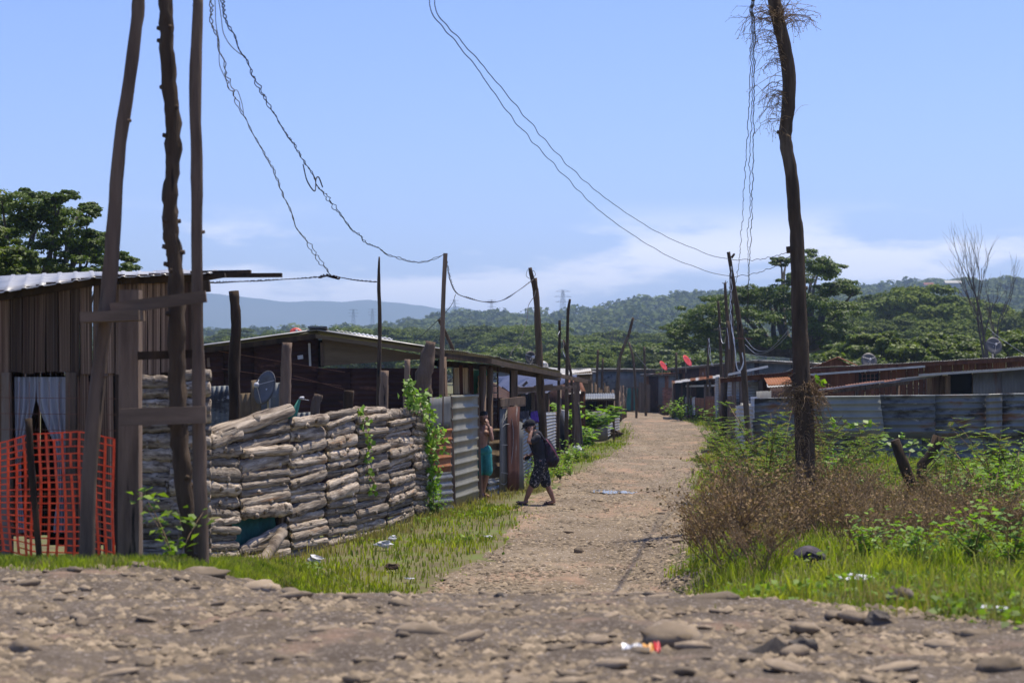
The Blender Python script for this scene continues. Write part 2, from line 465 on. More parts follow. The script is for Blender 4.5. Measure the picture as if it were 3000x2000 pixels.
m_wrap1 = mat('foil_wrapper', [(.10, .10, .11), (.55, .55, .55), (.75, .75, .75)], 9, rough=.35, metal=.3, lo=.4, hi=.6)
m_wrap2 = mat('orange_wrapper', [(.55, .25, .05), (.65, .32, .07), (.72, .45, .15)], 9, rough=.4)
m_red = mat('red_plastic', [(.45, .03, .03), (.55, .04, .04), (.6, .06, .05)], 9, rough=.5)
m_teald = mat('teal_board', [(.03, .13, .11), (.045, .18, .15), (.06, .22, .19)], 6, stretch=(1, 1, .2), rough=.85)
def water_mat():
    m = bpy.data.materials.new('puddle_water'); m.use_nodes = True
    b = m.node_tree.nodes['Principled BSDF']
    b.inputs['Base Color'].default_value = (.10, .085, .07, 1)
    b.inputs['Roughness'].default_value = .06
    b.inputs['Specular IOR Level'].default_value = 0.8
    return m
m_water = water_mat()
# ------------------------------------------------------------------ terrain
_lat = np.random.default_rng(3).random((257, 257))
def vn(x, y, s):
    """Value noise, -1..1, feature size s metres."""
    x = np.asarray(x, float) / s + 500.3; y = np.asarray(y, float) / s + 500.7
    xi = np.floor(x).astype(int); yi = np.floor(y).astype(int)
    fx = x - xi; fy = y - yi
    fx = fx * fx * (3 - 2 * fx); fy = fy * fy * (3 - 2 * fy)
    a = _lat[xi % 256, yi % 256]; b = _lat[(xi + 1) % 256, yi % 256]
    c = _lat[xi % 256, (yi + 1) % 256]; d = _lat[(xi + 1) % 256, (yi + 1) % 256]
    return ((a * (1 - fx) + b * fx) * (1 - fy) + (c * (1 - fx) + d * fx) * fy) * 2 - 1

LL = np.array([(12, -1.6), (18, -1.3), (23.9, -.86), (28.6, -.05), (32.4, .22), (37.9, .3), (44, .9), (53.4, 2.16), (66.3, 3.86), (83, 5.0), (97, 5.5), (132, 7.4), (150, 8.6)])
LR = np.array([(12, 1.0), (14, 1.25), (18, 1.65), (24.7, 2.08), (31, 2.71), (41.7, 3.72), (50.3, 4.57), (66.3, 6.3), (83, 8.1), (104, 8.9), (132, 10.6), (150, 11.8)])
def laneL(y): return np.interp(y, LL[:, 0], LL[:, 1])
def laneR(y): return np.interp(y, LR[:, 0], LR[:, 1])

def zg(x, y):
    x = np.asarray(x, float); y = np.asarray(y, float)
    left = 1 - np.clip((y - 15.0) * 0.09, 0, 1)
    lane = 1 - smooth(12.5, 20.0, y)
    right = 1 - np.clip((y - 12.6) / 17.4, 0, 1)
    wl = smooth(-1.2, -2.8, x)
    wr = smooth(1.4, 2.8, x)
    z = lane * (1 - wl) * (1 - wr) + left * wl + right * wr
    near = 1 - smooth(60, 160, y)
    z = z + (0.03 * vn(x, y, 1.3) + 0.05 * vn(x, y, 4.1)) * near
    inl = (x > laneL(y)) & (x < laneR(y)) & (y > 18)
    t = (x - laneL(y)) / np.maximum(laneR(y) - laneL(y), .1)
    z = z - np.where((t > 0) & (t < 1), 0.05 * np.sin(np.clip(t, 0, 1) * np.pi), 0) * smooth(16, 22, y)
    z = z + 0.10 * vn(x + 40, y, 14) * smooth(26, 60, y) * (1 - smooth(300, 900, y)) * np.where(np.abs(x) > 14, 1, .15)
    return z

def cross_far(x):
    """Far edge of the foreground road."""
    x = np.asarray(x, float)
    e = np.interp(x, [-30, -6, -2.5, -1.2, .8, 1.25, 1.58, 1.9, 2.43, 2.96, 4.5, 30], [15.5, 15.3, 15.0, 17.5, 17.0, 14.0, 13.3, 12.5, 11.9, 11.5, 11.2, 11.0])
    return e + .35 * vn(x, x * 0 + 3, .8) + .2 * vn(x, x * 0 + 9, .25)

def axis(d, lo, hi, step, far_lo, far_hi, g=1.16):
    a = list(np.arange(lo, hi + 1e-6, step))
    s = step; v = hi
    while v < far_hi:
        s *= g; v += s; a.append(min(v, far_hi))
    s = step; v = lo
    while v > far_lo:
        s *= g; v -= s; a.insert(0, max(v, far_lo))
    return np.array(a)

def grid_mesh(name, X, Y, Z):
    n, m = X.shape
    idx = np.arange(n * m).reshape(n, m)
    f = np.stack([idx[:-1, :-1], idx[:-1, 1:], idx[1:, 1:], idx[1:, :-1]], -1).reshape(-1, 4)
    return np_mesh(name, np.stack([X, Y, Z], -1).reshape(-1, 3), f, True)

xs = axis(0, -9, 12, .18, -11000, 11000)
ys = axis(0, 5, 60, .2, -45, 11000, 1.10)
XX, YY = np.meshgrid(xs, ys)
g = link_mesh(grid_mesh('ground', XX, YY, zg(XX, YY) - .03), 'ground', m_soil, origin=(0, 0, 0))
setp(g, 'grassy brown earth around the dirt lane', kind='structure')

# the lane: edges sink into the earth so that its rim is ragged
tv = np.concatenate([np.arange(15, 60, .16), np.arange(60, 150, .6)])
uu = np.linspace(-.22, 1.22, 60)
YY2 = np.repeat(tv[:, None], len(uu), 1)
wd = laneR(tv) - laneL(tv)
XX2 = laneL(tv)[:, None] + uu[None, :] * wd[:, None]
edge = np.minimum(uu, 1 - uu)[None, :] * wd[:, None]
rim = edge + .28 * vn(XX2, YY2, .7) + .22 * vn(XX2, YY2, .22)
Z2 = zg(XX2, YY2) + np.clip(rim * .25, -.09, .022) - .012 + .012 * vn(XX2, YY2, .25) + .02 * vn(XX2, YY2 * .5, .6) * (rim > 0)
lane = link_mesh(grid_mesh('dirt_lane', XX2, YY2, Z2), 'dirt_lane', m_lane, origin=(0, 0, 0))
setp(lane, 'stony brown dirt lane between the shacks', kind='structure')

xv = np.arange(-9, 9.01, .09)
tv = np.arange(3, 18.2, .08)
XX3, YY3 = np.meshgrid(xv, tv)
rim = (cross_far(XX3) - YY3) + .3 * vn(XX3, YY3, .5) + .12 * vn(XX3, YY3, .15)
Z3 = zg(XX3, YY3) + np.clip(rim * .3, -.1, .03) - .01 + .022 * vn(XX3, YY3, .17) + .016 * vn(XX3, YY3, .5)
cross = link_mesh(grid_mesh('gravel_road', XX3, YY3, Z3), 'gravel_road', m_cross, origin=(0, 0, 0))
setp(cross, 'rutted gravel road full of river stones across the lane end', kind='structure')
def ztop(x, y):
    return float(zg(x, y))

# ------------------------------------------------------------------ stones
def stone_mesh(i, sq=.55):
    mb = MB(); mb.ball((0, 0, 0), (.5, .5 * random.uniform(.6, .95), .5 * sq), 9, 6, .35, i + 1)
    me = mb.mesh('stone', True); me.materials.append(m_stone); return me
stones = [stone_mesh(i, random.uniform(.4, .7)) for i in range(8)]
def put_stone(parent, x, y, s, k=None, sink=.18):
    me = stones[random.randrange(8)] if k is None else stones[k]
    return piece(me, 'stone', parent, (x, y, ztop(x, y) + .022 + s * (.27 - sink)), (random.uniform(-.2, .2), random.uniform(-.2, .2), random.uniform(0, 6.3)),
                 (s * random.uniform(.9, 1.7), s * random.uniform(.7, 1.1), s * random.uniform(.45, .85)))
cnt = 0
while cnt < 280:
    y = 9.2 + 6.6 * random.random() ** 1.3
    x = random.uniform(-.27, .27) * y
    if y > float(cross_far(x)): continue
    s = .04 + .12 * random.random() ** 2.6
    if x > .3 and random.random() < .6: s *= 1.6
    if y > 13 and random.random() < .5: s *= 1.5
    put_stone(cross, x, y, s); cnt += 1
for k in range(70):                        # stones on the lane
    y = 21.5 + 30 * random.random() ** 1.6
    t = random.random()
    x = float(laneL(y) + (laneR(y) - laneL(y)) * t)
    put_stone(lane, x, y, .05 + .09 * random.random() ** 2.5, sink=.1)

def pebbles(name, label, n, yfun, xfun, lo, hi, parent):
    V = []; Fc = []
    base = np.array([(1, 0, 0), (.3, .9, 0), (-.8, .55, 0), (-.8, -.6, 0), (.35, -.85, 0), (.1, .05, .75)])
    fc = [(0, 1, 5), (1, 2, 5), (2, 3, 5), (3, 4, 5), (4, 0, 5)]
    for i in range(n):
        y = yfun(); x = xfun(y)
        if x is None: continue
        s = lo + (hi - lo) * random.random() ** 2.5
        a = random.uniform(0, 6.3); ca, sa = math.cos(a), math.sin(a)
        z = ztop(x, y) + .014
        b = len(V) * 6
        q = base * (s * random.uniform(.7, 1.5), s, s * random.uniform(.5, 1.0))
        V.append(np.stack([x + q[:, 0] * ca - q[:, 1] * sa, y + q[:, 0] * sa + q[:, 1] * ca, z + q[:, 2]], -1))
        Fc += [(b + i0, b + i1, b + i2) for i0, i1, i2 in fc]
    o = link_mesh(np_mesh(name, np.concatenate(V), np.array(Fc), True), name, m_pebble, parent)
    o['kind'] = 'stuff'
    return o
def fx(y):
    x = random.uniform(-.34, .34) * y
    return x if y < float(cross_far(x)) + .3 else None
ORG[cross] = Vector((0, 0, 0)); ORG[lane] = Vector((0, 0, 0))
pebbles('gravel', '', 26000, lambda: 9 + 7.2 * random.random() ** 1.2, fx, .010, .045, cross)
pebbles('gravel', '', 20000, lambda: 20.5 + 75 * random.random() ** 1.9, lambda y: float(laneL(y) + (laneR(y) - laneL(y)) * random.uniform(-.02, 1.02)), .012, .045, lane)

def rock(name, label, px, py, size, m, seed, cat='rock', Y=None, rot=0, group=None, flat=False):
    Y = Y or (HC - 1.0) * F / (py - HOR)
    p = W(px, py, Y); z = ztop(p.x, p.y)
    mb = MB(); mb.ball((0, 0, 0), .5, 12, 8, .5, seed)
    if flat:
        mb.v = [(a, b, max(c, -.28) if c < 0 else c) for a, b, c in mb.v]
    rm = Euler((0, 0, rot)).to_matrix()
    mb.v = [tuple(rm @ Vector((a * size[0], b * size[1], c * size[2])) + Vector((p.x, p.y, z + size[2] * .3))) for a, b, c in mb.v]
    return setp(mb.build(name, m, None, not flat), label, cat, group)
def wedge(name, label, px0, px1, pybase, h, d, m):
    """Angular dark rock with a ridge."""
    Y = (HC - 1.0) * F / (pybase - HOR)
    a = W(px0, pybase, Y); b = W(px1, pybase, Y); z = ztop((a.x + b.x) / 2, Y) - .02
    L = b.x - a.x
    pr = [(0, 0), (.1, .28), (.45, .62), (.68, 1), (.88, .55), (1, .05)]
    mb = MB(); vs = []
    for t, hh in pr:
        vs += [(a.x + L * t, Y, z), (a.x + L * t + .02, Y + d * .35, z + h * hh), (a.x + L * t + .03, Y + d * .7, z + h * hh * .9), (a.x + L * t, Y + d, z)]
    fs = []
    for i in range(5):
        for k in range(3):
            fs.append((i * 4 + k, (i + 1) * 4 + k, (i + 1) * 4 + k + 1, i * 4 + k + 1))
    fs += [(0, 1, 2, 3), (23, 22, 21, 20)]
    mb.add(vs, fs)
    return setp(mb.build(name, m), label, 'rock')
wedge('rock', 'large dark angular rock with a sharp ridge on the gravel road', 2140, 2325, 1945, .125, .16, m_dstone)
rock('rock', 'broad smooth pale boulder sunk flat in the gravel road', 1975, 1915, (.33, .30, .17), m_stone, 11)
rock('rock', 'small dark angular rock beside the ridged rock on the gravel road', 2355, 1925, (.14, .12, .11), m_dstone, 14, flat=True)
rock('rock', 'round grey stone lying in the grass at the road edge', 2637, 1768, (.17, .15, .15), m_stone, 21)
rock('rock', 'split grey stone among pebbles at the edge of the grass', 2572, 1850, (.16, .14, .13), m_dstone, 23, flat=True)
rock('rock', 'long low pale stone on the gravel road beside the grass', 2845, 1875, (.2, .12, .07), m_stone, 25)
rock('rock', 'rounded grey stone at the bottom corner of the gravel road', 2930, 1995, (.24, .18, .12), m_stone, 27)
rock('rock', 'flat oval stone among fine gravel, alone in the road middle', 1235, 1890, (.26, .2, .11), m_stone, 29)
rock('rock', 'low rounded stone at the crest below the log fence', 770, 1700, (.30, .26, .12), m_stone, 31, Y=14.3)
rock('rock', 'mossy hump of stone at the foot of the pole frame', 600, 1690, (.36, .3, .10), m_stone, 33, Y=15.0)
rock('rock', 'small round stone lying loose in the middle of the lane', 1695, 1611, (.13, .12, .12), m_stone, 35, Y=28.0)
rock('rock', 'dark fist sized stone on the crest of the gravel road', 1465, 1738, (.075, .07, .07), m_dstone, 37, Y=13.4)
rock('rock', 'pale rounded pair of stones in gravel by the left road side', 75, 1940, (.17, .13, .10), m_stone, 39)

# ------------------------------------------------------------------ hills and mountains
RP = np.array([(-900, 960), (0, 945), (600, 937), (790, 950), (1020, 941), (1186, 918), (1377, 899), (1594, 905), (1722, 882), (1888, 861), (2028, 835), (2155, 829), (2474, 816), (2615, 801), (2742, 793), (2844, 803), (3000, 780), (3800, 740), (5000, 760)])
HY = 1500.0
def hill_z(x, y):
    px = 1500 + x / HY * F
    top = HC - (np.interp(px, RP[:, 0], RP[:, 1]) - HOR) / F * HY - 17.0
    t = smooth(520, HY, y)
    z = top * t + 5 * vn(x, y, 120) * t - 1.5
    return np.where(y > HY, top * (1 - .3 * smooth(HY, 2300, y)) - 1.5, z)
hx = np.linspace(-1400, 1700, 120); hy = np.linspace(520, 2300, 70)
HX, HYY = np.meshgrid(hx, hy)
hl = link_mesh(grid_mesh('hill', HX, HYY, hill_z(HX, HYY)), 'hill', m_hill, origin=(0, 0, 0))
setp(hl, 'low forested hills beyond the settlement', kind='structure')

MP = [(-2500, 930), (-800, 870), (0, 850), (400, 852), (600, 858), (700, 868), (850, 885), (960, 883), (1100, 880), (1180, 888), (1250, 898), (1290, 903), (1340, 897), (1450, 925), (1600, 940), (1900, 900), (2400, 880), (3200, 900), (5200, 940)]
MYd = 5200.0
rx = np.linspace(-2500, 5200, 300)
rz = np.interp(rx, [p[0] for p in MP], [p[1] for p in MP]) + 3.0 * vn(rx, rx * 0, 60) + 1.6 * vn(rx, rx * 0 + 50, 17)
X = np.stack([(rx - 1500) / F * MYd] * 4); Yv = np.stack([np.full_like(rx, MYd - 1400), np.full_like(rx, MYd - 700), np.full_like(rx, MYd), np.full_like(rx, MYd + 1300)])
zt = HC - (rz - HOR) / F * MYd
Zv = np.stack([zt * 0 - 5, zt * (.45 + .08 * vn(rx, rx * 0 + 5, 90)), zt, zt * 0 - 5])
mo = link_mesh(grid_mesh('mountains', X, Yv, Zv), 'mountains', m_mount, origin=(0, 0, 0))
setp(mo, 'far blue mountain range on the horizon', kind='structure')

# ------------------------------------------------------------------ leaves and trees
def unit(v):
    return v / np.maximum(np.linalg.norm(v, axis=-1, keepdims=True), 1e-9)
def leaf_quads(C, s, N, wdt=.35, fold=.12, T=None):
    n = len(C)
    s = np.broadcast_to(np.asarray(s, float), (n,))[:, None]
    N = unit(N)
    if T is None: T = rng.normal(size=(n, 3))
    T = unit(T - N * (T * N).sum(-1, keepdims=True))
    B = np.cross(N, T)
    v = np.stack([C - T * s * .5, C + B * s * wdt + N * s * fold, C + T * s * .5, C - B * s * wdt + N * s * fold], 1)
    f = np.arange(n * 4).reshape(n, 4)
    return v.reshape(-1, 3), f

def clump_leaves(cl, per, size, up=1.0, shell=.55):
    """cl: list of (centre, radii). Leaves through each clump, denser to its upper rim."""
    Cs = []; Ns = []; S = []
    for c, r in cl:
        r = np.asarray(r, float)
        n = per if not callable(per) else per(r)
        d = unit(rng.normal(size=(n, 3)))
        d[:, 2] = np.abs(d[:, 2]) * np.where(rng.random(n) < .78, 1, -.7)
        rad = shell + (1 - shell) * rng.random((n, 1)) ** .5
        rad *= 1 + .22 * np.sin(d[:, :1] * 9 + c[0] * 3) * np.cos(d[:, 1:2] * 8 + c[1])
        Cs.append(np.asarray(c) + d * rad * r)
        Ns.append(d * np.array([1, 1, 1]) + np.array([0, 0, up]) + rng.normal(size=(n, 3)) * .55)
        S.append(size * (.65 + .7 * rng.random(n)))
    return np.concatenate(Cs), np.concatenate(S), np.concatenate(Ns)

def limb_tubes(mb, base, tops, r0, fork, n=7):
    """A trunk to 'fork' then curved limbs to every top."""
    base = np.array(base, float); fork = np.array(fork, float)
    mid = (base + fork) / 2 + rng.normal(size=3) * .03 * np.linalg.norm(fork - base)
    pts = spline([base - (0, 0, .2), base + (fork - base) * .1, mid, fork], 4)
    mb.tube(pts, [r0 * (1.35 - .55 * i / (len(pts) - 1)) for i in range(len(pts))], n + 2, lump=.15)
    for t in tops:
        t = np.array(t, float); d = t - fork
        m1 = fork + d * .35 + np.array([d[0] * .18, d[1] * .18, -abs(d[2]) * .05]) + rng.normal(size=3) * .04 * np.linalg.norm(d)
        m2 = fork + d * .72 + rng.normal(size=3) * .05 * np.linalg.norm(d) + np.array([0, 0, .05 * np.linalg.norm(d)])
        pts = spline([fork - (0, 0, r0 * .5), m1, m2, t], 4)
        rr = r0 * random.uniform(.45, .62)
        mb.tube(pts, [rr * (1 - .85 * i / (len(pts) - 1)) for i in range(len(pts))], 5, cap=False)

def make_tree(name, label, base, clumps, per, leaf, mat_, r0, fork, nlimb=9, group=None, cat='tree', up=1.0, T=None):
    t = thing(name, label, cat, base, group)
    mb = MB()
    idx = list(range(len(clumps))); random.shuffle(idx)
    limb_tubes(mb, base, [clumps[i][0] for i in idx[:nlimb]], r0, fork)
    mb.build('trunk', m_trunk, t, True)
    C, S, N = clump_leaves(clumps, per, leaf, up)
    v, f = leaf_quads(C, S, N)
    link_mesh(np_mesh('crown', v, f), 'crown', mat_, t)
    return t

def airy(cl, k, spread, shrink):
    out = []
    for c, r in cl:
        r = np.asarray(r, float)
        for i in range(k):
            d = rng.normal(size=3); d /= np.linalg.norm(d)
            out.append((np.asarray(c) + d * r * spread * rng.random() ** .4, r * shrink * rng.uniform(.7, 1.3)))
    return out

def dome_clumps(c, R_, H, n, r, flat=.45, seed=0, low=.15):
    out = []
    for i in range(n):
        a = i * 2.39996 + seed
        q = math.sqrt((i + .5) / n)
        z = math.sqrt(max(0, 1 - q * q * .96))
        rr = r * random.uniform(.75, 1.25)
        out.append((np.array([c[0] + R_ * q * math.cos(a) * random.uniform(.85, 1.1), c[1] + R_ * q * math.sin(a) * random.uniform(.85, 1.1), c[2] + H * (z if random.random() > low else z * .5) + random.uniform(-.06, .06) * H]), (rr, rr, rr * flat)))
    return out

# rain tree behind the plank shack: clumps traced by picture position, spread in depth round Y = 60
TL = []
for (px, py, r) in [(-60, 640, 1.2), (60, 600, .95), (30, 690, 1.1), (130, 640, .9), (200, 650, .8), (245, 625, .6), (150, 710, 1.0), (250, 720, .85), (300, 745, .8), (210, 790, .9),
                    (340, 760, .6), (365, 790, .5), (110, 790, 1.0), (290, 800, .7), (20, 780, 1.2), (-100, 740, 1.3), (180, 580, .5), (90, 575, .5), (-30, 590, .8), (275, 690, .5)]:
    p = W(px, py, 60 + random.uniform(-3.2, 3.2))
    TL.append((np.array(p), (r, r * 1.2, r * .42)))
    p2 = W(px + random.uniform(-50, 50), py + random.uniform(-25, 35), 60 + random.uniform(-4, 4))
    TL.append((np.array(p2), (r * .7, r * .8, r * .3)))
bt = W(60, 0, 60); bt = np.array([bt.x, 60, ztop(bt.x, 60)])
make_tree('rain_tree', 'wide spreading dark green tree behind the plank shack roof', bt, airy(TL, 12, 1.0, .34), 180, .09, m_leafA, .2, bt + (0.3, 0, 3.4), 34)
# brighter foliage in front of it at the picture's edge
TB = [(np.array(W(px, py, 46)), (r, r, r * .6)) for px, py, r in [(-40, 760, .8), (20, 800, .6), (-90, 690, .9), (60, 830, .5), (-60, 850, .9), (10, 720, .45), (60, 770, .4)]]
bt = W(-60, 0, 46); bt = np.array([bt.x, 46, ztop(bt.x, 46)])
make_tree('bright_tree', 'light yellow-green tree in front of the dark spreading tree', bt, airy(TB, 9, 1.0, .34), 130, .10, m_leafB, .14, bt + (0, 0, 2.6), 6)

# large tree behind the lane's right pole, Y ~ 140
TRc = []
for (px, py, r) in [(2390, 765, 1.5), (2310, 770, .9), (2440, 775, 1.2), (2400, 800, 1.6), (2330, 815, 1.0), (2460, 835, 1.4), (2420, 850, 1.5), (2480, 850, .8), (2290, 765, .5),
                    (2200, 850, 1.3), (2270, 855, 1.4), (2330, 880, 1.8), (2400, 890, 1.8), (2460, 910, 1.6), (2150, 875, 1.5), (2090, 890, 1.5), (2230, 885, 1.8), (2050, 925, 1.5),
                    (2120, 920, 1.9), (2190, 920, 1.9), (2280, 930, 2.0), (2010, 950, 1.4), (2060, 960, 1.6), (1975, 960, 1.0), (2130, 965, 1.8), (2380, 950, 2.0), (2450, 970, 1.8),
                    (1990, 990, 1.1), (2080, 1000, 1.6), (2150, 1010, 1.6), (2030, 1015, 1.3), (2300, 1000, 1.6), (2480, 1000, 1.3), (2210, 985, 1.4), (2420, 1020, 1.5)]:
    for k in range(2):
        p = W(px + random.uniform(-14, 14), py + random.uniform(-6, 10), 140 + random.uniform(-6, 6))
        TRc.append((np.array(p), (r, r * 1.3, r * .42)))
bt = W(2330, 0, 140); bt = np.array([bt.x, 140, 0.])
make_tree('rain_tree', 'big tree with layered dark crown behind the tall crooked pole', bt, airy(TRc, 9, .95, .34), 125, .17, m_leafA, .5, bt + (0, 0, 4), 26)

# a family of tree shapes shared by the woods
def tree_proto(i, R_, H, z0, ncl, rcl, per, leaf, m, low=.2):
    cl = airy(dome_clumps((0, 0, z0), R_, H, ncl, rcl, .5, i * 1.7, low), 3, .8, .6)
    per = int(per * .42)
    mb = MB(); limb_tubes(mb, (0, 0, -.5), [c for c, r in random.sample(cl, 7)], R_ * .05, (0, 0, z0 * .75))
    tm = mb.mesh('trunk', True); tm.materials.append(m_trunk)
    C, S, N = clump_leaves(cl, per, leaf, .8)
    v, f = leaf_quads(C, S, N, .42)
    cmx = np_mesh('crown', v, f); cmx.materials.append(m)
    return tm, cmx
PT = [tree_proto(1, 8.5, 5.0, 6.0, 46, 2.0, 250, .44, m_leafC), tree_proto(2, 7.0, 5.5, 5.5, 40, 1.9, 300, .40, m_leafC),
      tree_proto(3, 9.5, 4.5, 6.5, 52, 2.0, 260, .44, m_leafC), tree_proto(4, 6.0, 7.0, 4.0, 44, 1.8, 300, .40, m_leafC)]
PS = [tree_proto(5, 2.2, 2.6, 1.5, 26, .75, 280, .20, m_leafB), tree_proto(6, 2.8, 2.4, 1.6, 30, .8, 280, .20, m_leafB)]
def put_tree(kind, px, Y, pytop, label, group, name='rain_tree', wide=1.0):
    p = W(px, 0, Y); z = float(hill_z(np.array(p.x), np.array(Y))) if Y > 560 else ztop(p.x, Y)
    top = W(px, pytop, Y).z
    tm, cmx = kind
    H0 = max(v.co.z for v in cmx.vertices) if 'h' not in cmx else cmx['h']
    cmx['h'] = H0
    s = max(.2, (top - z) / H0)
    t = thing(name, label, 'tree', (p.x, Y, z), group)
    rz = random.uniform(0, 6.3)
    for me, nm in ((tm, 'trunk'), (cmx, 'crown')):
        piece(me, nm, t, (p.x, Y, z), (0, 0, rz), (s * wide, s * wide, s))
    return t
lab_mid = 'flat topped green tree in the belt of woodland behind the settlement'
for (px, Y, py) in [(620, 430, 985), (760, 400, 968), (900, 440, 972), (1010, 420, 948), (1120, 390, 952), (1250, 420, 958), (1330, 380, 965), (1420, 400, 945), (1520, 360, 950), (1560, 420, 940),
                    (1640, 380, 985), (1720, 430, 975), (1760, 350, 985), (1840, 390, 960), (1930, 420, 985), (690, 520, 955), (850, 520, 960), (1180, 520, 950), (1450, 500, 965), (1600, 520, 970), (1900, 500, 970), (500, 430, 975), (380, 410, 970)]:
    put_tree(random.choice(PT[:3]), px, Y, py + 4, lab_mid, 'woodland belt trees', wide=random.uniform(1.0, 1.25))
lab_lo = 'bushy green tree at the foot of the woodland behind the shacks'
for (px, Y, py) in [(1380, 210, 1025), (1480, 240, 1010), (1580, 200, 1030), (1660, 220, 1020), (1740, 200, 1035), (1800, 230, 1010), (1880, 190, 1025), (1950, 215, 1000), (2010, 180, 1035), (1300, 230, 1020), (1150, 240, 1010), (1000, 240, 1000), (820, 250, 1000), (650, 250, 995), (1710, 260, 1000), (1840, 280, 1000)]:
    put_tree(random.choice(PS + [PT[3]]), px, Y, py, lab_lo, 'bushy trees at the foot of the wood', 'bushy_tree', random.uniform(1.0, 1.5))
lab_r = 'tall dark rounded tree behind the long plank shack'
for (px, Y, py) in [(2520, 290, 880), (2640, 300, 838), (2700, 260, 830), (2790, 290, 868), (2900, 300, 880), (3020, 290, 900), (2600, 240, 930), (2740, 230, 930), (2480, 260, 915), (2860, 240, 945)]:
    put_tree(random.choice((PT[3], PT[1])), px, Y, py, lab_r, 'dark trees behind the long plank shack', wide=random.uniform(.9, 1.2))
lab_b = 'small bright green leafy tree just behind the long plank shack roof'
for (px, Y, py) in [(2480, 125, 1000), (2570, 120, 968), (2620, 128, 985), (2720, 120, 985), (2780, 126, 972), (2840, 120, 1000), (2950, 130, 960), (3020, 120, 970), (2900, 135, 985)]:
    put_tree(random.choice(PS), px, Y, py, lab_b, 'bright small trees behind the plank shack roof', 'small_tree', random.uniform(1.0, 1.35))

# forest on the hills: nobody could count it
V = []; nfo = 0
blob = []
for k in range(3):
    cl = dome_clumps((0, 0, 0), 1, .62, 11, .42, .6, k)
    C, S, N = clump_leaves(cl, 9, .34, .8, .6)
    v, f = leaf_quads(C, S, N, .42)
    blob.append(v)
pts = []
for i in range(3600):
    y = 540 + 990 * random.random() ** .8
    x = random.uniform(-.36, .36) * y
    pts.append((x, y))
for i in range(560):                       # crest of the ridge
    pts.append((random.uniform(-.36, .36) * 1500, 1490 + random.uniform(-25, 25)))
P = np.array(pts)
Z = hill_z(P[:, 0], P[:, 1])
for (x, y), z in zip(pts, Z):
    b = blob[random.randrange(3)]
    s = random.uniform(5.0, 9.5) * (1.25 if random.random() < .1 else 1)
    a = random.uniform(0, 6.3); ca, sa = math.cos(a), math.sin(a)
    V.append(np.stack([x + s * (b[:, 0] * ca - b[:, 1] * sa), y + s * (b[:, 0] * sa + b[:, 1] * ca), z + random.uniform(1.5, 4.5) + s * b[:, 2] * random.uniform(.7, 1.1)], -1))
V = np.concatenate(V).astype(np.float32)
fo = link_mesh(np_mesh('forest', V, np.arange(len(V)).reshape(-1, 4)), 'forest', m_forest, origin=(0, 0, 0))
setp(fo, 'hazy green forest covering the hills', kind='stuff')

def bare_tree(name, label, base, H, spread, seed, cat='tree', r0=.16, lev=4):
    random.seed(seed)
    t = thing(name, label, cat, base)
    tr = MB(); br = MB()
    def grow(p, d, L, r, lv):
        q = p + d * L
        m = (p + q) / 2 + Vector((random.uniform(-1, 1), random.uniform(-1, 1), random.uniform(-.3, .3))) * L * .06
        (tr if lv == lev else br).tube([p, m, q], [r, r * .8, r * .6], 6 if lv > 1 else 4, cap=False)
        if lv == 0: return
        for k in range(random.choice((2, 3)) if lv < lev else 4):
            nd = (d + Vector((random.uniform(-1, 1) * spread, random.uniform(-1, 1) * spread, random.uniform(.0, .5)))).normalized()
            s0 = random.uniform(.45, 1.0)
            grow(p + d * L * s0, nd, L * random.uniform(.6, .85), r * .55, lv - 1)
    grow(Vector(base), Vector((.03, 0, 1)).normalized(), H * .38, r0, lev)
    tr.build('trunk', m_dead, t); br.build('branches', m_dead, t)
    random.seed(seed + 1)
    return t
b = W(2885, 0, 110); bare_tree('dead_tree', 'leafless grey tree standing up behind the roof with the dark dish', (b.x, 110, 0), 11.0, .42, 5, r0=.13, lev=5)
b = W(1810, 0, 300); bare_tree('dead_tree', 'pale leafless crown among the woodland trees', (b.x, 300, 0), 11.5, .55, 9, r0=.2)

# far pylons
pyl = MB()
def pylon_mesh():
    m = MB(); H = 32.0
    for sx in (-1, 1):
        for sy in (-1, 1):
            m.tube([(sx * 3, sy * 3, 0), (sx * .6, sy * .6, H)], .14, 4)
    for k in range(8):
        z = H * k / 8; z2 = H * (k + 1) / 8; a = 3 - 2.4 * k / 8; a2 = 3 - 2.4 * (k + 1) / 8
        for s in (-1, 1):
            m.tube([(-a, s * a, z), (a2, s * a2, z2)], .08, 3); m.tube([(a, s * a, z), (-a2, s * a2, z2)], .08, 3)
    for z, wv in ((H - 1, 6), (H - 5, 7), (H - 9, 6)):
        m.tube([(-wv, 0, z), (wv, 0, z)], .14, 4); m.tube([(-wv, 0, z), (0, 0, z + 1.6)], .08, 3); m.tube([(wv, 0, z), (0, 0, z + 1.6)], .08, 3)
    me = m.mesh('power_pylon'); me.materials.append(m_gtin); return me
pme = pylon_mesh()
for (px, py, lab, s) in [(1035, 906, 'lattice power pylon above the forest left of the thin stick pole', .6), (1091, 904, 'faint lattice power pylon next to the thin stick pole', .55), (1332, 878, 'lattice power pylon behind the hanging twisted cable', .6), (1440, 878, 'lattice power pylon half hidden behind the sagging cable', .6), (1649, 850, 'tallest lattice power pylon standing clear on the hill ridge', 1.0)]:
    p = W(px, py, 1510)
    o = bpy.data.objects.new('power_pylon', pme); o.scale = (s, s, s); o.location = (p.x, 1510, p.z - 32 * s); o.rotation_euler = (0, 0, .4)
    col.objects.link(o); setp(o, lab, 'pylon', 'power pylons on the hills')

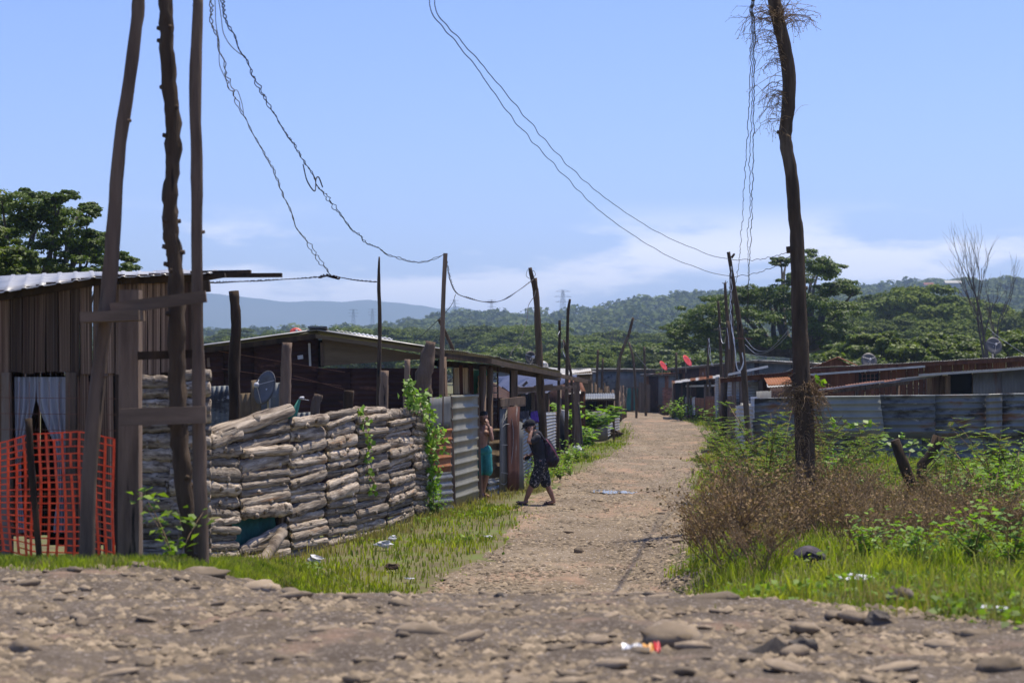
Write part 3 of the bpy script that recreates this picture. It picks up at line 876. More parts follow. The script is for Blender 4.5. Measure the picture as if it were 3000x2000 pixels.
# far houses among the hill trees
def far_house(px, py, Y, w_, h, lab, roof):
    p = W(px, py, Y)
    t = thing('far_house', lab, 'house', (p.x, Y, p.z - h))
    MB().box((p.x, Y, p.z - h / 2), (w_, w_ * .6, h)).build('wall', m_white, t)
    m = MB(); m.add([(p.x - w_ * .58, Y - w_ * .4, p.z - .1), (p.x + w_ * .58, Y - w_ * .4, p.z - .1), (p.x + w_ * .58, Y, p.z + h * .5), (p.x - w_ * .58, Y, p.z + h * .5), (p.x + w_ * .58, Y + w_ * .4, p.z - .1), (p.x - w_ * .58, Y + w_ * .4, p.z - .1)],
                    [(0, 1, 2, 3), (3, 2, 4, 5), (0, 3, 5), (1, 4, 2)]); m.build('roof', roof, t)
far_house(2790, 829, 1180, 8.5, 3, 'white walled house with long pale roof high on the hill', m_tin)
far_house(2720, 834, 1150, 5, 2.6, 'small house with tan roof on the hill beside the white one', m_brick)

# the air
hz = MB(); hz.box((0, 5600, 119), (24000, 11500, 241.5))
ho = hz.build('haze', None, origin=(0, 0, 0))
hm = bpy.data.materials.new('haze_air'); hm.use_nodes = True
nt = hm.node_tree
for n in list(nt.nodes): nt.nodes.remove(n)
pv = nt.nodes.new('ShaderNodeVolumePrincipled'); mo_ = nt.nodes.new('ShaderNodeOutputMaterial')
pv.inputs['Color'].default_value = (.56, .76, 1, 1)
pv.inputs['Density'].default_value = .00022
pv.inputs['Anisotropy'].default_value = .2
nt.links.new(pv.outputs[0], mo_.inputs['Volume'])
ho.data.materials.append(hm)
setp(ho, 'thin blue summer haze over the valley', kind='stuff')
# ------------------------------------------------------------------ sheets, walls, shacks
def corr_mesh(p0, p1, p2, p3, pitch=.09, amp=.011, ribs='v', dent=.012, trap=False, seed=0, nl=5, thick=.004):
    """Corrugated sheet on a quad p0-p1 (bottom) p3-p2 (top). ribs 'v': ribs run bottom to top; 'h': ribs run sideways."""
    P0, P1, P2, P3 = [np.array(p, float) for p in (p0, p1, p2, p3)]
    Lu = (np.linalg.norm(P1 - P0) + np.linalg.norm(P2 - P3)) / 2
    Lv = (np.linalg.norm(P3 - P0) + np.linalg.norm(P2 - P1)) / 2
    N = np.cross(P1 - P0, P3 - P0); N /= max(np.linalg.norm(N), 1e-9)
    La = Lu if ribs == 'v' else Lv
    per = max(1, round(La / pitch))
    if trap:
        base = np.array([0, .66, .74, .92]); hh = np.array([0, 0, 1, 1.])
    else:
        base = np.array([0, .25, .5, .75]); hh = np.array([0, 1, 0, -1.])
    a = np.concatenate([(k + base) / per for k in range(per)] + [[1.0]])
    h = np.concatenate([hh] * per + [[hh[0]]]) * amp
    b = np.linspace(0, 1, nl)
    if ribs == 'v':
        U, V = np.meshgrid(a, b); H = np.repeat(h[None, :], nl, 0)
    else:
        V, U = np.meshgrid(a, b); H = np.repeat(h[None, :], nl, 0)
    H = H + dent * vn(U * Lu + seed * 3.3, V * Lv + seed * 1.9, .45)
    P = (P0 * ((1 - U) * (1 - V))[..., None] + P1 * (U * (1 - V))[..., None] + P2 * (U * V)[..., None] + P3 * ((1 - U) * V)[..., None]) + N * H[..., None]
    n, m = U.shape
    idx = np.arange(n * m).reshape(n, m)
    f = np.stack([idx[:-1, :-1], idx[:-1, 1:], idx[1:, 1:], idx[1:, :-1]], -1).reshape(-1, 4)
    v = P.reshape(-1, 3)
    k = n * m                      # back face and rim give the sheet its thickness
    v2 = v - N * thick
    rim = np.concatenate([idx[0, :], idx[1:, -1], idx[-1, ::-1][1:], idx[::-1, 0][1:]])
    rf = np.stack([rim[:-1], rim[:-1] + k, rim[1:] + k, rim[1:]], -1)
    return np_mesh('sheet', np.concatenate([v, v2]), np.concatenate([f, f[:, ::-1] + k, rf]), False)

_sd = [0]
def sheet(parent, p0, p1, p2, p3, m, name='sheet', **k):
    _sd[0] += 1
    return link_mesh(corr_mesh(p0, p1, p2, p3, seed=_sd[0], **k), name, m, parent)

def lerp(a, b, t): return Vector(a) + (Vector(b) - Vector(a)) * t

def sheet_wall(parent, A, B, z0, zA, zB, mats, step=.82, ribs='v', jit=.02, zb=None, **k):
    """Upright wall from A to B (x, y), sheets side by side, top sloping from zA to zB."""
    A = Vector((A[0], A[1], 0)); B = Vector((B[0], B[1], 0))
    L = (B - A).length; n = max(1, round(L / step))
    nrm = (B - A).normalized().cross(Vector((0, 0, 1)))
    for i in range(n):
        t0, t1 = i / n, (i + 1) / n
        a = lerp(A, B, max(0, t0 - .02)) + nrm * (.004 + .011 * (i % 2)); b = lerp(A, B, min(1, t1 + .02)) + nrm * (.004 + .011 * (i % 2))
        za, zb_ = zA + (zB - zA) * t0 + random.uniform(-jit, jit), zA + (zB - zA) * t1 + random.uniform(-jit, jit)
        sheet(parent, a + Vector((0, 0, z0)), b + Vector((0, 0, z0)), b + Vector((0, 0, zb_)), a + Vector((0, 0, za)), random.choice(mats), ribs=ribs, **k)

def roof_sheets(parent, e0, e1, r1, r0, m, step=.85, pitch=.09, amp=.012, **k):
    """Roof plane: eave e0-e1, ridge r0-r1; separate sheets side by side, ribs running down the slope."""
    L = (Vector(e1) - Vector(e0)).length; n = max(1, round(L / step))
    for i in range(n):
        t0, t1 = max(0, i / n - .015), min(1, (i + 1) / n + .015)
        dz = Vector((0, 0, .004 + .014 * (i % 2) + random.uniform(0, .006)))
        sheet(parent, lerp(e0, e1, t0) + dz, lerp(e0, e1, t1) + dz, lerp(r0, r1, t1) + dz, lerp(r0, r1, t0) + dz, random.choice(m) if isinstance(m, (list, tuple)) else m, name='roof_sheet', pitch=pitch, amp=amp, ribs='v', nl=4, **k)

def plank_wall(parent, A, B, z0, z1A, z1B, w_=.13, th=.022, m=m_plank, jit=.03, gap=.005, z0B=None, skip=None, off=0.0):
    A = Vector((A[0], A[1], 0)); B = Vector((B[0], B[1], 0))
    L = (B - A).length; d = (B - A).normalized(); nrm = d.cross(Vector((0, 0, 1)))
    s = 0.0; ang = math.atan2(d.y, d.x)
    while s < L - .02:
        ww = min(w_ * random.uniform(.75, 1.25), L - s)
        t = (s + ww / 2) / L
        if not (skip and skip[0] < s + ww / 2 < skip[1]):
            za = z0 + ((z0B if z0B is not None else z0) - z0) * t + random.uniform(-jit, jit)
            zt = z1A + (z1B - z1A) * t + random.uniform(-jit, jit) * .4
            c = A + d * (s + ww / 2) + nrm * (off + random.uniform(0, .008))
            piece(PLANK[m], 'plank', parent, (c.x, c.y, (za + zt) / 2), (random.uniform(-.006, .006), random.uniform(-.012, .012), ang), (ww - gap, th, zt - za))
        s += ww

PLANK = {}
def plank_proto(m):
    b = MB(); x = .5
    vs = []
    for z in (-.5, -.17, .17, .5):
        for sx, sy in ((-1, -1), (1, -1), (1, 1), (-1, 1)):
            vs.append((sx * (.5 - random.uniform(0, .05)), sy * .5, z))
    fs = [(3, 2, 1, 0), (12, 13, 14, 15)]
    for i in range(3):
        for k in range(4):
            a = i * 4
            fs.append((a + k, a + (k + 1) % 4, a + 4 + (k + 1) % 4, a + 4 + k))
    b.add(vs, fs); me = b.mesh('plank'); me.materials.append(m); PLANK[m] = me
for mm in (m_plank, m_rplank, m_nply, m_timber): plank_proto(mm)

def beam(parent, a, b, w_=.09, t=.05, m=None, name='beam', up=(0, 0, 1)):
    return MB().bar(a, b, w_, t, up).build(name, m or m_beam, parent)

def pole(name, label, pts, Y, r, m=m_bark, cat='pole', group=None, n=9, lump=.25, dY=0.0, knobs=0, sub=5, sq=False, sink=True, seed=None):
    """Pole traced by its centre line in the picture at depth Y (leans in depth by dY at the top); r = radii in px or one value, base last."""
    _sd[0] += 1
    k = len(pts)
    P = [W(px, py, Y + dY * (1 - i / max(1, k - 1))) for i, (px, py) in enumerate(pts)]
    if sink:
        q = P[-1]; P.append(Vector((q.x, q.y, min(q.z, ztop(q.x, q.y)) - .25)))
    rr = list(r) if hasattr(r, '__len__') else [r] * k
    rr = [x / F * Y for x in rr]
    while len(rr) < len(P): rr.append(rr[-1])
    S = spline([(*p, q) for p, q in zip(P, rr)], sub)
    mb = MB()
    if sq:
        mb.tube([s[:3] for s in S], [s[3] for s in S], 4, lump=.06, seed=_sd[0], square=True)
    else:
        mb.tube([s[:3] for s in S], [s[3] for s in S], n, lump=lump, seed=_sd[0])
    for i in range(knobs):
        s = S[random.randrange(len(S) - 6)]
        a = random.uniform(0, 6.3); d = Vector((math.cos(a), math.sin(a), .2))
        mb.tube([Vector(s[:3]), Vector(s[:3]) + d * (s[3] * 1.35)], [s[3] * .45, s[3] * .28], 5)
    o = mb.build(name, m, None, not sq)
    return setp(o, label, cat, group) if label else o

def wire(name, label, pts, r=.006, m=None, twist=0.0, pitch=.35, strands=1, cat='cable', group=None, sub=10, wob=0.0, n=4):
    S = spline([tuple(W(*p)) for p in pts], sub)
    mb = MB(); s = 0; prev = None
    acc = [0.0]
    for i in range(1, len(S)): acc.append(acc[-1] + float(np.linalg.norm(S[i] - S[i - 1])))
    if twist or wob:                # resample finely enough for the twist
        L = acc[-1]; k = int(min(1400, max(len(S), L / (pitch / 5))))
        tt = np.linspace(0, L, k); A = np.array(S)
        S = [np.array([np.interp(t, acc, A[:, j]) for j in range(3)]) for t in tt]; acc = list(tt)
    for st in range(strands):
        ph = 2 * math.pi * st / max(1, strands)
        pts2 = []
        for p, t in zip(S, acc):
            a = t / pitch * 2 * math.pi + ph + 1.3 * math.sin(t * .7 + st)
            am = twist * (1 + .6 * math.sin(t * 1.9))
            q = np.array([math.cos(a) * am + wob * mnoise.noise(Vector((t * 1.1, st * 3, 0))), 0, math.sin(a) * am * .7 + wob * mnoise.noise(Vector((t * 1.3, st * 3 + 9, 4)))])
            pts2.append(p + q)
        mb.tube(pts2, r, n)
    o = mb.build(name, m or m_wire)
    return setp(o, label, cat, group)

def dish(name, label, px, py, Y, rad, m, face=(0, -1, .3), mast=.6, cat='satellite dish', squash=1.0):
    c = W(px, py, Y)
    t = thing(name, label, cat, (c.x, c.y, c.z - mast))
    f = Vector(face).normalized(); q = f.to_track_quat('Z', 'Y').to_matrix()
    mb = MB(); vs = [(0, 0, -.16)]; fs = []
    n = 22
    for i, rr in enumerate((.35, .7, 1.0)):
        for k in range(n):
            a = 2 * math.pi * k / n
            vs.append((rr * math.cos(a), rr * squash * math.sin(a), -.16 + .16 * rr * rr))
    for k in range(n):
        fs.append((0, 1 + k, 1 + (k + 1) % n))
        for i in range(2):
            a = 1 + i * n
            fs.append((a + k, a + n + k, a + n + (k + 1) % n, a + (k + 1) % n))
    nv = len(vs)
    vs += [(a, b, z - .03) for a, b, z in vs]; fs += [tuple(reversed([i + nv for i in f_])) for f_ in fs]
    b0 = 1 + 2 * n
    for k in range(n):
        fs.append((b0 + k, b0 + k + nv, b0 + (k + 1) % n + nv, b0 + (k + 1) % n))
    mb.add([c + q @ (Vector(v) * rad) for v in vs], fs)
    mb.build('reflector', m, t, True)
    mb = MB()
    for k in range(3):
        a = 2 * math.pi * k / 3 + .5
        mb.tube([c + q @ (Vector((math.cos(a) * .9, math.sin(a) * .9 * squash, -.02)) * rad), c + q @ (Vector((0, 0, .55)) * rad)], .008, 4)
    arm = mb.build('feed_arm', m_steel, t)
    MB().ball(c + q @ (Vector((0, 0, .55)) * rad), .045, 8, 6).build('feed_horn', m_plastic, arm, True)
    MB().tube([c - f * rad * .17, (c.x - f.x * rad * .3, c.y - f.y * rad * .3, c.z - .1), (c.x - f.x * rad * .3, c.y - f.y * rad * .3, c.z - mast)], .025, 6).build('mast', m_steel, t, True)
    return t

# ================================================================== near left: plank shack
YS = 22.0
xl, xr = W(-260, 0, YS).x, W(590, 0, YS).x
zf = ztop(xl, YS) - .05
sh = thing('plank_shack', 'dark weathered plank shack with white curtain in its doorway', 'shack', ((xl + xr) / 2, YS + 1.8, zf))
def ztx(x): # top of the front wall under the sloping eave
    px = 1500 + x / YS * F
    return HC - (np.interp(px, [-300, 0, 300, 600], [885, 862, 815, 806]) - HOR) / F * YS + .03
dx0, dx1 = W(38, 0, YS).x, W(196, 0, YS).x
# the eave line bends, so the front is planked in three runs, upper course lapping the lower
seg = [xl, W(0, 0, YS).x, W(300, 0, YS).x, xr]
zmid = W(0, 1096, YS).z
for a, b in zip(seg[:-1], seg[1:]):
    plank_wall(sh, (a, YS - .03), (b, YS - .03), zmid, float(ztx(a)), float(ztx(b)), .125, m=m_plank, off=.0)
plank_wall(sh, (xl, YS), (dx0, YS), zf, zmid + .06, zmid + .06, .13, m=m_plank)
plank_wall(sh, (dx1, YS), (xr, YS), zf, zmid + .06, zmid + .06, .13, m=m_plank)
xrb = W(585, 0, YS + 4.0).x
plank_wall(sh, (xr, YS + .02), (xrb, YS + 4.0), zf, float(ztx(xr)), float(ztx(xr)) + .25, .14, m=m_plank)
plank_wall(sh, (xl, YS + 4.0), (xl, YS + .02), zf, float(ztx(xl)) + .2, float(ztx(xl)), .14, m=m_plank)
plank_wall(sh, (xrb, YS + 4.0), (xl, YS + 4.0), zf, float(ztx(xr)) + .2, float(ztx(xl)) + .2, .16, m=m_plank)
MB().box(((dx0 + dx1) / 2, YS + 3.9, zf + 1.0), (1.6, .02, 2.2)).build('doorway_shade', m_shade, sh)  # near-black panel paints the indoor shade seen through the doorway
MB().bar((dx0 - .06, YS - .06, zf), (dx0 - .06, YS - .06, zmid + .02), .09, .07, (1, 0, 0)).build('door_post', m_timber, sh)
MB().bar((dx1 + .06, YS - .06, zf), (dx1 + .06, YS - .06, zmid + .02), .11, .07, (1, 0, 0)).build('door_post', m_timber, sh)
def curtain(parent, x0, x1, xg, name='curtain'):
    """Cloth gathered from the lintel, pulled aside below."""
    n, mrows = 26, 14; vs = []; fs = []
    for j in range(mrows):
        v = j / (mrows - 1); z = zmid - .03 - v * 1.72
        for i in range(n):
            u = i / (n - 1)
            pull = smooth(.10, .55, v) * .95 - .2 * smooth(.7, 1, v)
            x = x0 + (x1 - x0) * u
            x = x + (xg - x) * pull * (1 if xg < x0 + .01 else 1) * .75
            vs.append((x, YS + .03 + .028 * math.sin(u * 24 + v * 1.2), z))
    for j in range(mrows - 1):
        for i in range(n - 1):
            a = j * n + i; fs.append((a, a + 1, a + n + 1, a + n))
    MB().add(vs, fs).build(name, m_curtain, parent, True)
xm = dx0 + (dx1 - dx0) * .42
curtain(sh, dx0 + .01, xm, dx0 + .02); curtain(sh, xm, dx1 - .01, dx1 - .02)
# roof, rising to the rear so that its bright top shows on the left
E = [Vector((x, YS - .34, float(ztx(x)) - .05)) for x in (xl - .2, seg[1], seg[2], xr + .15)]
Rr = [W(-330, 816, 26.2), W(0, 810, 26.2), W(275, 797, 26.2), W(640, 796, 26.2)]
for i in range(3):
    roof_sheets(sh, E[i], E[i + 1], Rr[i + 1], Rr[i], m_roof, .8, trap=True, pitch=.19, amp=.012, dent=.004)
for k, (a, b, y_) in enumerate([((540, 808), (826, 806), 22.4), ((560, 800), (735, 797), 22.9), ((590, 818), (660, 806), 22.1)]):
    beam(sh, W(*a, y_), W(*b, y_), .045, .12, m_char, 'rafter_board')
beam(sh, W(565, 842, 21.7), W(615, 838, 21.7), .12, .1, m_char, 'rafter_end')
for a, b in zip(seg[:-1], seg[1:]): beam(sh, (a, YS - .1, float(ztx(a)) - .06), (b, YS - .1, float(ztx(b)) - .06), .09, .06, m_char, 'eave_beam')
# wire grid before the doorway
mb = MB()
zb = zf + .6
for k in range(9):
    z = zb + k * .16; mb.tube([(W(0, 0, 20).x - .8, 20.0, z + .02), (W(340, 0, 20).x, 20.0, z)], .004, 4)
for k in range(16):
    x = W(-60, 0, 20).x + k * .1; mb.tube([(x, 20.0, zb - .1), (x, 20.0, zb + 1.45)], .003, 4)
setp(mb.build('wire_grid', m_iron), 'thin rusty wire grid strung before the curtained doorway', 'wire mesh')

# ------------------------------------------------------------------ pole frame by the road
GP = 'rough poles of the roadside frame'
pole('leaning_pole', 'tall grey pole slanting up from the roadside beside the orange net', [(408, -40), (395, 120), (352, 420), (330, 700), (310, 915), (272, 1250), (252, 1665)], 16.3, [18, 18, 20, 21, 22, 22, 23], m_timber, knobs=3)
pole('knobbly_pole', 'dark knobbly tree trunk pole with stubs along its side', [(483, -40), (492, 180), (508, 420), (498, 620), (515, 820), (520, 1150), (535, 1380), (572, 1668)], 16.6, [20, 22, 23, 22, 25, 25, 26, 25], m_bark, knobs=34, lump=.42, sub=12)
pole('straight_pole', 'tall straight grey pole standing at the fence corner', [(580, -40), (572, 250), (577, 520), (577, 800), (582, 1150), (586, 1400), (592, 1668)], 16.4, [16, 17, 18, 17, 18, 20, 22], m_timber, knobs=5)
pole('thick_post', 'thick squared grey gate post under the short capping board', [(383, 850), (382, 1200), (382, 1665)], 16.9, [32, 33, 36], m_timber, cat='post', sq=True)
def loose_board(label, a, b, Ya, Yb, wpx, t=.05, name='rail_board', m=m_beam, cat='board'):
    A = W(*a, Ya); B = W(*b, Yb); w_ = wpx / F * Ya
    return setp(MB().bar(A, B, w_, t).build(name, m), label, cat)
loose_board('grey rail nailed aslant high across the roadside poles', (325, 905), (604, 868), 16.15, 16.15, 34)
loose_board('wide grey rail nailed waist high between gate post and pole', (350, 1222), (604, 1214), 16.15, 16.15, 50)
loose_board('thin dark rail between gate post and straight pole', (405, 1042), (574, 1036), 16.75, 16.75, 24, name='thin_rail', m=m_char)
loose_board('short rough capping board across the top of leaning pole and post', (245, 930), (416, 924), 16.1, 16.1, 30, .28, name='capping_board')

# ------------------------------------------------------------------ orange net and stakes
YN = 17.3
st = pole('net_stake', 'thin rusty stake holding the orange safety net', [(82, 1225), (95, 1400), (116, 1640)], YN - .06, [11, 10, 9], m_char, cat='stake', n=7)
def net(label):
    mb = MB()
    x0, x1 = W(-150, 0, YN).x, W(330, 0, YN).x
    L = x1 - x0; nx, nz = 20, 18
    def pt(u, v):
        px = 1500 + (x0 + L * u) / YN * F
        top = np.interp(px, [-150, 0, 85, 235, 330], [1300, 1297, 1272, 1264, 1285]); bot = np.interp(px, [-150, 0, 100, 235, 330], [1640, 1610, 1636, 1640, 1660])
        py = bot + (top - bot) * v
        y_ = YN + .05 * math.sin(px * .021 + v * 2.2) + .04 * vn(px * .01, v * 3, .6)
        sk = .012 * math.sin(v * 5 + u * 9) + .05 * (1 - v) * (.3 if px > 90 else .9)
        p = W(px, py, float(y_)); p.x += sk; return p
    for i in range(nx + 1):
        P = [pt(i / nx, j / nz) for j in range(nz + 1)]
        for j in range(nz):
            mb.bar(P[j], P[j + 1], .005, .022, (0, 1, 0)) if random.random() > .02 else None
    for j in range(nz + 1):
        P = [pt(i / nx, j / nz) for i in range(nx + 1)]
        for i in range(nx):
            if random.random() > .03: mb.bar(P[i], P[i + 1], .011, .006)
    return setp(mb.build('safety_net', m_orange), label, 'net')
net('orange plastic mesh safety net hung across the shack front')

# ------------------------------------------------------------------ log fence
def log_mesh(i):
    mb = MB(); n = 16
    pts = [(-.5 + k / (n - 1), .012 * math.sin(k * .9 + i), .02 * math.sin(k * .7 + i * 2)) for k in range(n)]
    rr = [.5 * (1 + .22 * mnoise.noise(Vector((k * .45, i * 3.7, 0)))) for k in range(n)]
    rr[0] *= .92; rr[-1] *= .92
    vs = []; fs = []; m = 12
    for k in range(n):
        for j in range(m):
            a = 2 * math.pi * j / m
            q = rr[k] * (1 + .17 * mnoise.noise(Vector((k * .6 + i * 9, math.cos(a) * 1.4, math.sin(a) * 1.4 + i))) + .05 * mnoise.noise(Vector((k * 1.9 + i, math.cos(a) * 3.1, math.sin(a) * 3.1))))
            vs.append((pts[k][0] + random.uniform(-.004, .004), math.cos(a) * q * .8, math.sin(a) * q + pts[k][2]))
    for k in range(n - 1):
        for j in range(m):
            j2 = (j + 1) % m; fs.append((k * m + j, k * m + j2, (k + 1) * m + j2, (k + 1) * m + j))
    fs.append(tuple(range(m - 1, -1, -1))); fs.append(tuple((n - 1) * m + j for j in range(m)))
    mb.add(vs, fs)
    for k in range(random.choice((0, 1, 1, 2))):
        x = random.uniform(-.4, .4); a = random.uniform(2.3, 4.2)
        mb.ball((x, math.cos(a) * .42, math.sin(a) * .42), (.035, .25, .25), 6, 4)
    me = mb.mesh('log', True); me.materials.append(m_log); return me
LOGS = [log_mesh(i) for i in range(9)]
def log_between(parent, a, b, d, name='log'):
    a = Vector(a); b = Vector(b); v = b - a
    e = v.to_track_quat('X', 'Z').to_euler()
    e.rotate_axis('X', random.uniform(-.6, .6))
    return piece(random.choice(LOGS), name, parent, (a + b) / 2, e, (v.length, d * random.uniform(.85, 1.05), d))
fa, fb = -9.15, .223
def fence_pt(u):
    k = (u - 1500) / F; Y = fa / (k - fb); return k * Y, Y
lf = thing('log_fence', 'tall fence of stacked split logs with pale grey bark along the lane', 'fence', (fence_pt(900)[0], fence_pt(900)[1], 0))
bays = [(600, 698, 1262, 1250), (698, 843, 1246, 1215), (843, 950, 1236, 1222), (950, 1038, 1214, 1196), (1038, 1130, 1203, 1199), (1130, 1207, 1199, 1190), (1207, 1250, 1190, 1195)]
for bi, (u0, u1, t0, t1) in enumerate(bays):
    x0, y0 = fence_pt(u0); x1, y1 = fence_pt(u1)
    g0, g1 = ztop(x0, y0) - .06, ztop(x1, y1) - .06
    h0, h1 = W(u0, t0, y0).z, W(u1, t1, y1).z
    dirv = Vector((x1 - x0, y1 - y0, 0)).normalized(); nrm = Vector((dirv.y, -dirv.x, 0))
    v = 0.0; H = ((h0 - g0) + (h1 - g1)) / 2; row = 0
    while v < H - .05:
        d = random.choice((.10, .11, .12, .135, .15, .17, .19)) * (1.06 if bi < 4 else .9)
        c = (v + d / 2) / H
        if bi == 1 and .12 < c < .30:
            v += d * .86; row += 1; continue
        dz = random.uniform(-.035, .035)
        o_ = nrm * random.uniform(-.04, .05)
        a = Vector((x0, y0, g0 + (h0 - g0) * c - dz)) + dirv * random.uniform(.02, .07) + o_
        b = Vector((x1, y1, g1 + (h1 - g1) * c + dz)) - dirv * random.uniform(.02, .07) + o_
        if random.random() < .16 and (b - a).length > 1.0:
            k = random.uniform(.35, .65); mid = a.lerp(b, k)
            log_between(lf, a, mid - dirv * .01, d); log_between(lf, mid + dirv * .01, b, d * random.uniform(.85, 1.1))
        else:
            log_between(lf, a, b, d)
        v += d * .93; row += 1
    for uu_, xx_, yy_ in ((u0, x0, y0), (u1, x1, y1)) if bi == 6 else ((u0, x0, y0),):
        MB().tube([(xx_ - nrm.x * .13, yy_ - nrm.y * .13, -.2), (xx_ - nrm.x * .13, yy_ - nrm.y * .13, W(uu_, t0, yy_).z - .04)], .05, 7, lump=.2).build('post', m_char, lf, True)
# top log riding up over two bays, diagonal log closing the gap
log_between(lf, W(617, 1278, fence_pt(615)[1]), W(850, 1200, fence_pt(850)[1]), .21)
log_between(lf, W(695, 1618, fence_pt(700)[1]), W(832, 1545, fence_pt(832)[1]), .15)
log_between(lf, W(650, 1290, fence_pt(650)[1]), W(622, 1292, fence_pt(622)[1]), .2)
# green net hung behind the gap
x0, y0 = fence_pt(690); x1, y1 = fence_pt(842)
mb = MB(); n = 12; vs = []; fs = []
for j in range(6):
    for i in range(n):
        u = i / (n - 1); vs.append((x0 + (x1 - x0) * u - .16 + .03 * math.sin(i * 1.7 + j), y0 + (y1 - y0) * u + .05, -.02 + j * .14))
for j in range(5):
    for i in range(n - 1): fs.append((j * n + i, j * n + i + 1, (j + 1) * n + i + 1, (j + 1) * n + i))
o = mb.add(vs, fs).build('shade_net', m_greennet, None, True); setp(o, 'dark green shade net behind the hole in the log fence', 'net')
p = pole('prop_log', 'bare log propped aslant against the hole in the log fence', [(826, 1560), (790, 1615), (752, 1672)], 25.0, [18, 17, 14], m_log, cat='log', dY=1.4, sink=False)
# near section of the same fence behind the pole frame
lf2 = thing('log_fence', 'short section of log fence in shadow behind the roadside poles', 'fence', (W(500, 0, 21.4).x, 21.4, ztop(W(500, 0, 21.4).x, 21.4)))
for (u0, u1) in ((402, 505), (505, 612)):
    a0 = W(u0, 0, 21.4); b0 = W(u1, 0, 21.4); z = ztop(a0.x, 21.4) - .1; zt = W(0, 1108, 21.4).z
    while z < zt - .05:
        d = random.choice((.11, .13, .15, .18))
        log_between(lf2, (a0.x - .02, 21.4 + random.uniform(-.03, .03), z + d / 2), (b0.x + .02, 21.4 + random.uniform(-.03, .03), z + d / 2 + random.uniform(-.03, .03)), d); z += d * .88
MB().tube([(W(505, 0, 21.4).x, 21.62, .2), (W(505, 0, 21.4).x, 21.62, zt)], .05, 7).build('post', m_char, lf2, True)

# posts standing behind the log fence
pole('burnt_post', 'tall charred post leaning slightly behind the log fence', [(684, 852), (692, 950), (686, 1060), (688, 1200)], 28.0, [14, 15, 17, 17], m_char, 'post', lump=.35)
pole('stub_post', 'grey round topped post behind the log fence before the maroon wall', [(841, 1003), (838, 1100), (833, 1215)], 29.5, [15, 16, 17], m_timber, 'post')
pole('stub_post', 'short pale leaning post just showing over the log fence', [(934, 1155), (922, 1230)], 29.6, [13, 14], m_timber, 'post', sink=True)
pole('stub_post', 'short dark square post over the log fence top', [(1022, 1143), (1020, 1210)], 31, [15, 15], m_char, 'post')
pole('stub_post', 'grey post beside the thin stick pole behind the log fence', [(1128, 1085), (1124, 1200)], 33.0, [11, 13], m_timber, 'post')
pole('stub_post', 'thin grey post by the climbing vine at the fence end', [(1194, 1052), (1190, 1210)], 34.3, [8, 9], m_timber, 'post')
pole('driftwood_stump', 'broad flat topped driftwood stump before the brown porch', [(1262, 1000), (1250, 1060), (1240, 1120), (1236, 1200)], 35.6, [15, 22, 27, 27], m_timber, 'stump', lump=.35)

# vine on the fence end
def vine(name, label, spots, per, size, m, cat='vine', stems=True):
    c0 = spots[0][0]
    t = thing(name, label, cat, (c0.x, c0.y, 0))
    C = []; N = []
    for c, r in spots:
        k = int(per)
        d = rng.normal(size=(k, 3)) * .55
        C.append(np.array(c) + d * np.array(r)); N.append(rng.normal(size=(k, 3)) * .7 + np.array([.5, -.8, .6]))
    C = np.concatenate(C); N = np.concatenate(N)
    T = rng.normal(size=C.shape) * .5 + np.array([0, 0, -1.0])
    v, f = leaf_quads(C, size * (.6 + .8 * rng.random(len(C))), N, .45, .1, T)
    link_mesh(np_mesh('leaves', v, f), 'leaves', m, t)
    if stems:
        mb = MB()
        for i in range(len(spots) - 1):
            a, b = spots[i][0], spots[i + 1][0]
            mb.tube([a, (a + b) / 2 + Vector((random.uniform(-.1, .1), 0, random.uniform(-.1, .1))), b], .008, 4)
        mb.build('stem', m_twig, t)
    return t
sp = []
for (px, py, r) in [(1190, 1130, .1), (1200, 1170, .16), (1225, 1180, .2), (1240, 1215, .2), (1255, 1250, .2), (1262, 1290, .18), (1258, 1330, .15), (1262, 1380, .14), (1258, 1430, .12), (1262, 1490, .12), (1250, 1525, .12)]:
    x, y = fence_pt(min(px, 1250)); p = W(px, py, y + .0); sp.append((Vector((p.x + .05, p.y - .12, p.z)), (r, r, r * 1.1)))
vine('climbing_vine', 'bright green vine climbing over the end of the log fence', sp, 60, .085, m_vine)
sp = []
for (px, py, r) in [(1048, 1200, .07), (1055, 1240, .1), (1062, 1290, .1), (1060, 1340, .08), (1068, 1390, .09), (1075, 1440, .1)]:
    x, y = fence_pt(px); p = W(px, py, y); sp.append((Vector((p.x + .08, p.y - .1, p.z)), (r, r, r * 1.3)))
vine('hanging_vine', 'thin vine with few leaves hanging down the middle of the log fence', sp, 11, .08, m_vine)
# ================================================================== maroon gable shack behind the log fence
YG = 36.6
ms = thing('gable_shack', 'dark maroon tin shack with low gable behind the log fence', 'shack', (W(950, 0, YG).x, YG + 3, 0))
gx = [W(u, 0, YG).x for u in (560, 930, 1300)]
gz = [W(0, 1026, YG).z, W(0, 976, YG).z, W(0, 1042, YG).z]
def gtop(x): return float(np.interp(x, gx, gz))
# gable end: maroon sheets with sideways ribs, in courses
nx = 8
for i in range(nx):
    xa = gx[0] + (gx[2] - gx[0]) * i / nx; xb = gx[0] + (gx[2] - gx[0]) * (i + 1) / nx + .02
    zc = W(0, 1078 if xa > gx[1] - .1 else 1085, YG).z
    yy_ = YG + .015 * (i % 2)
    sheet(ms, (xa, yy_, 0), (xb, yy_, 0), (xb, yy_, zc), (xa, yy_, zc), m_maroon, ribs='h', pitch=.1, amp=.012)
    if xa < gx[1] - .2:
        sheet(ms, (xa, yy_ - .03, zc - .05), (xb, yy_ - .03, zc - .05), (xb, yy_ - .03, gtop(xb) - .05), (xa, yy_ - .03, gtop(xa) - .05), m_maroon, ribs='h', pitch=.1, amp=.012)
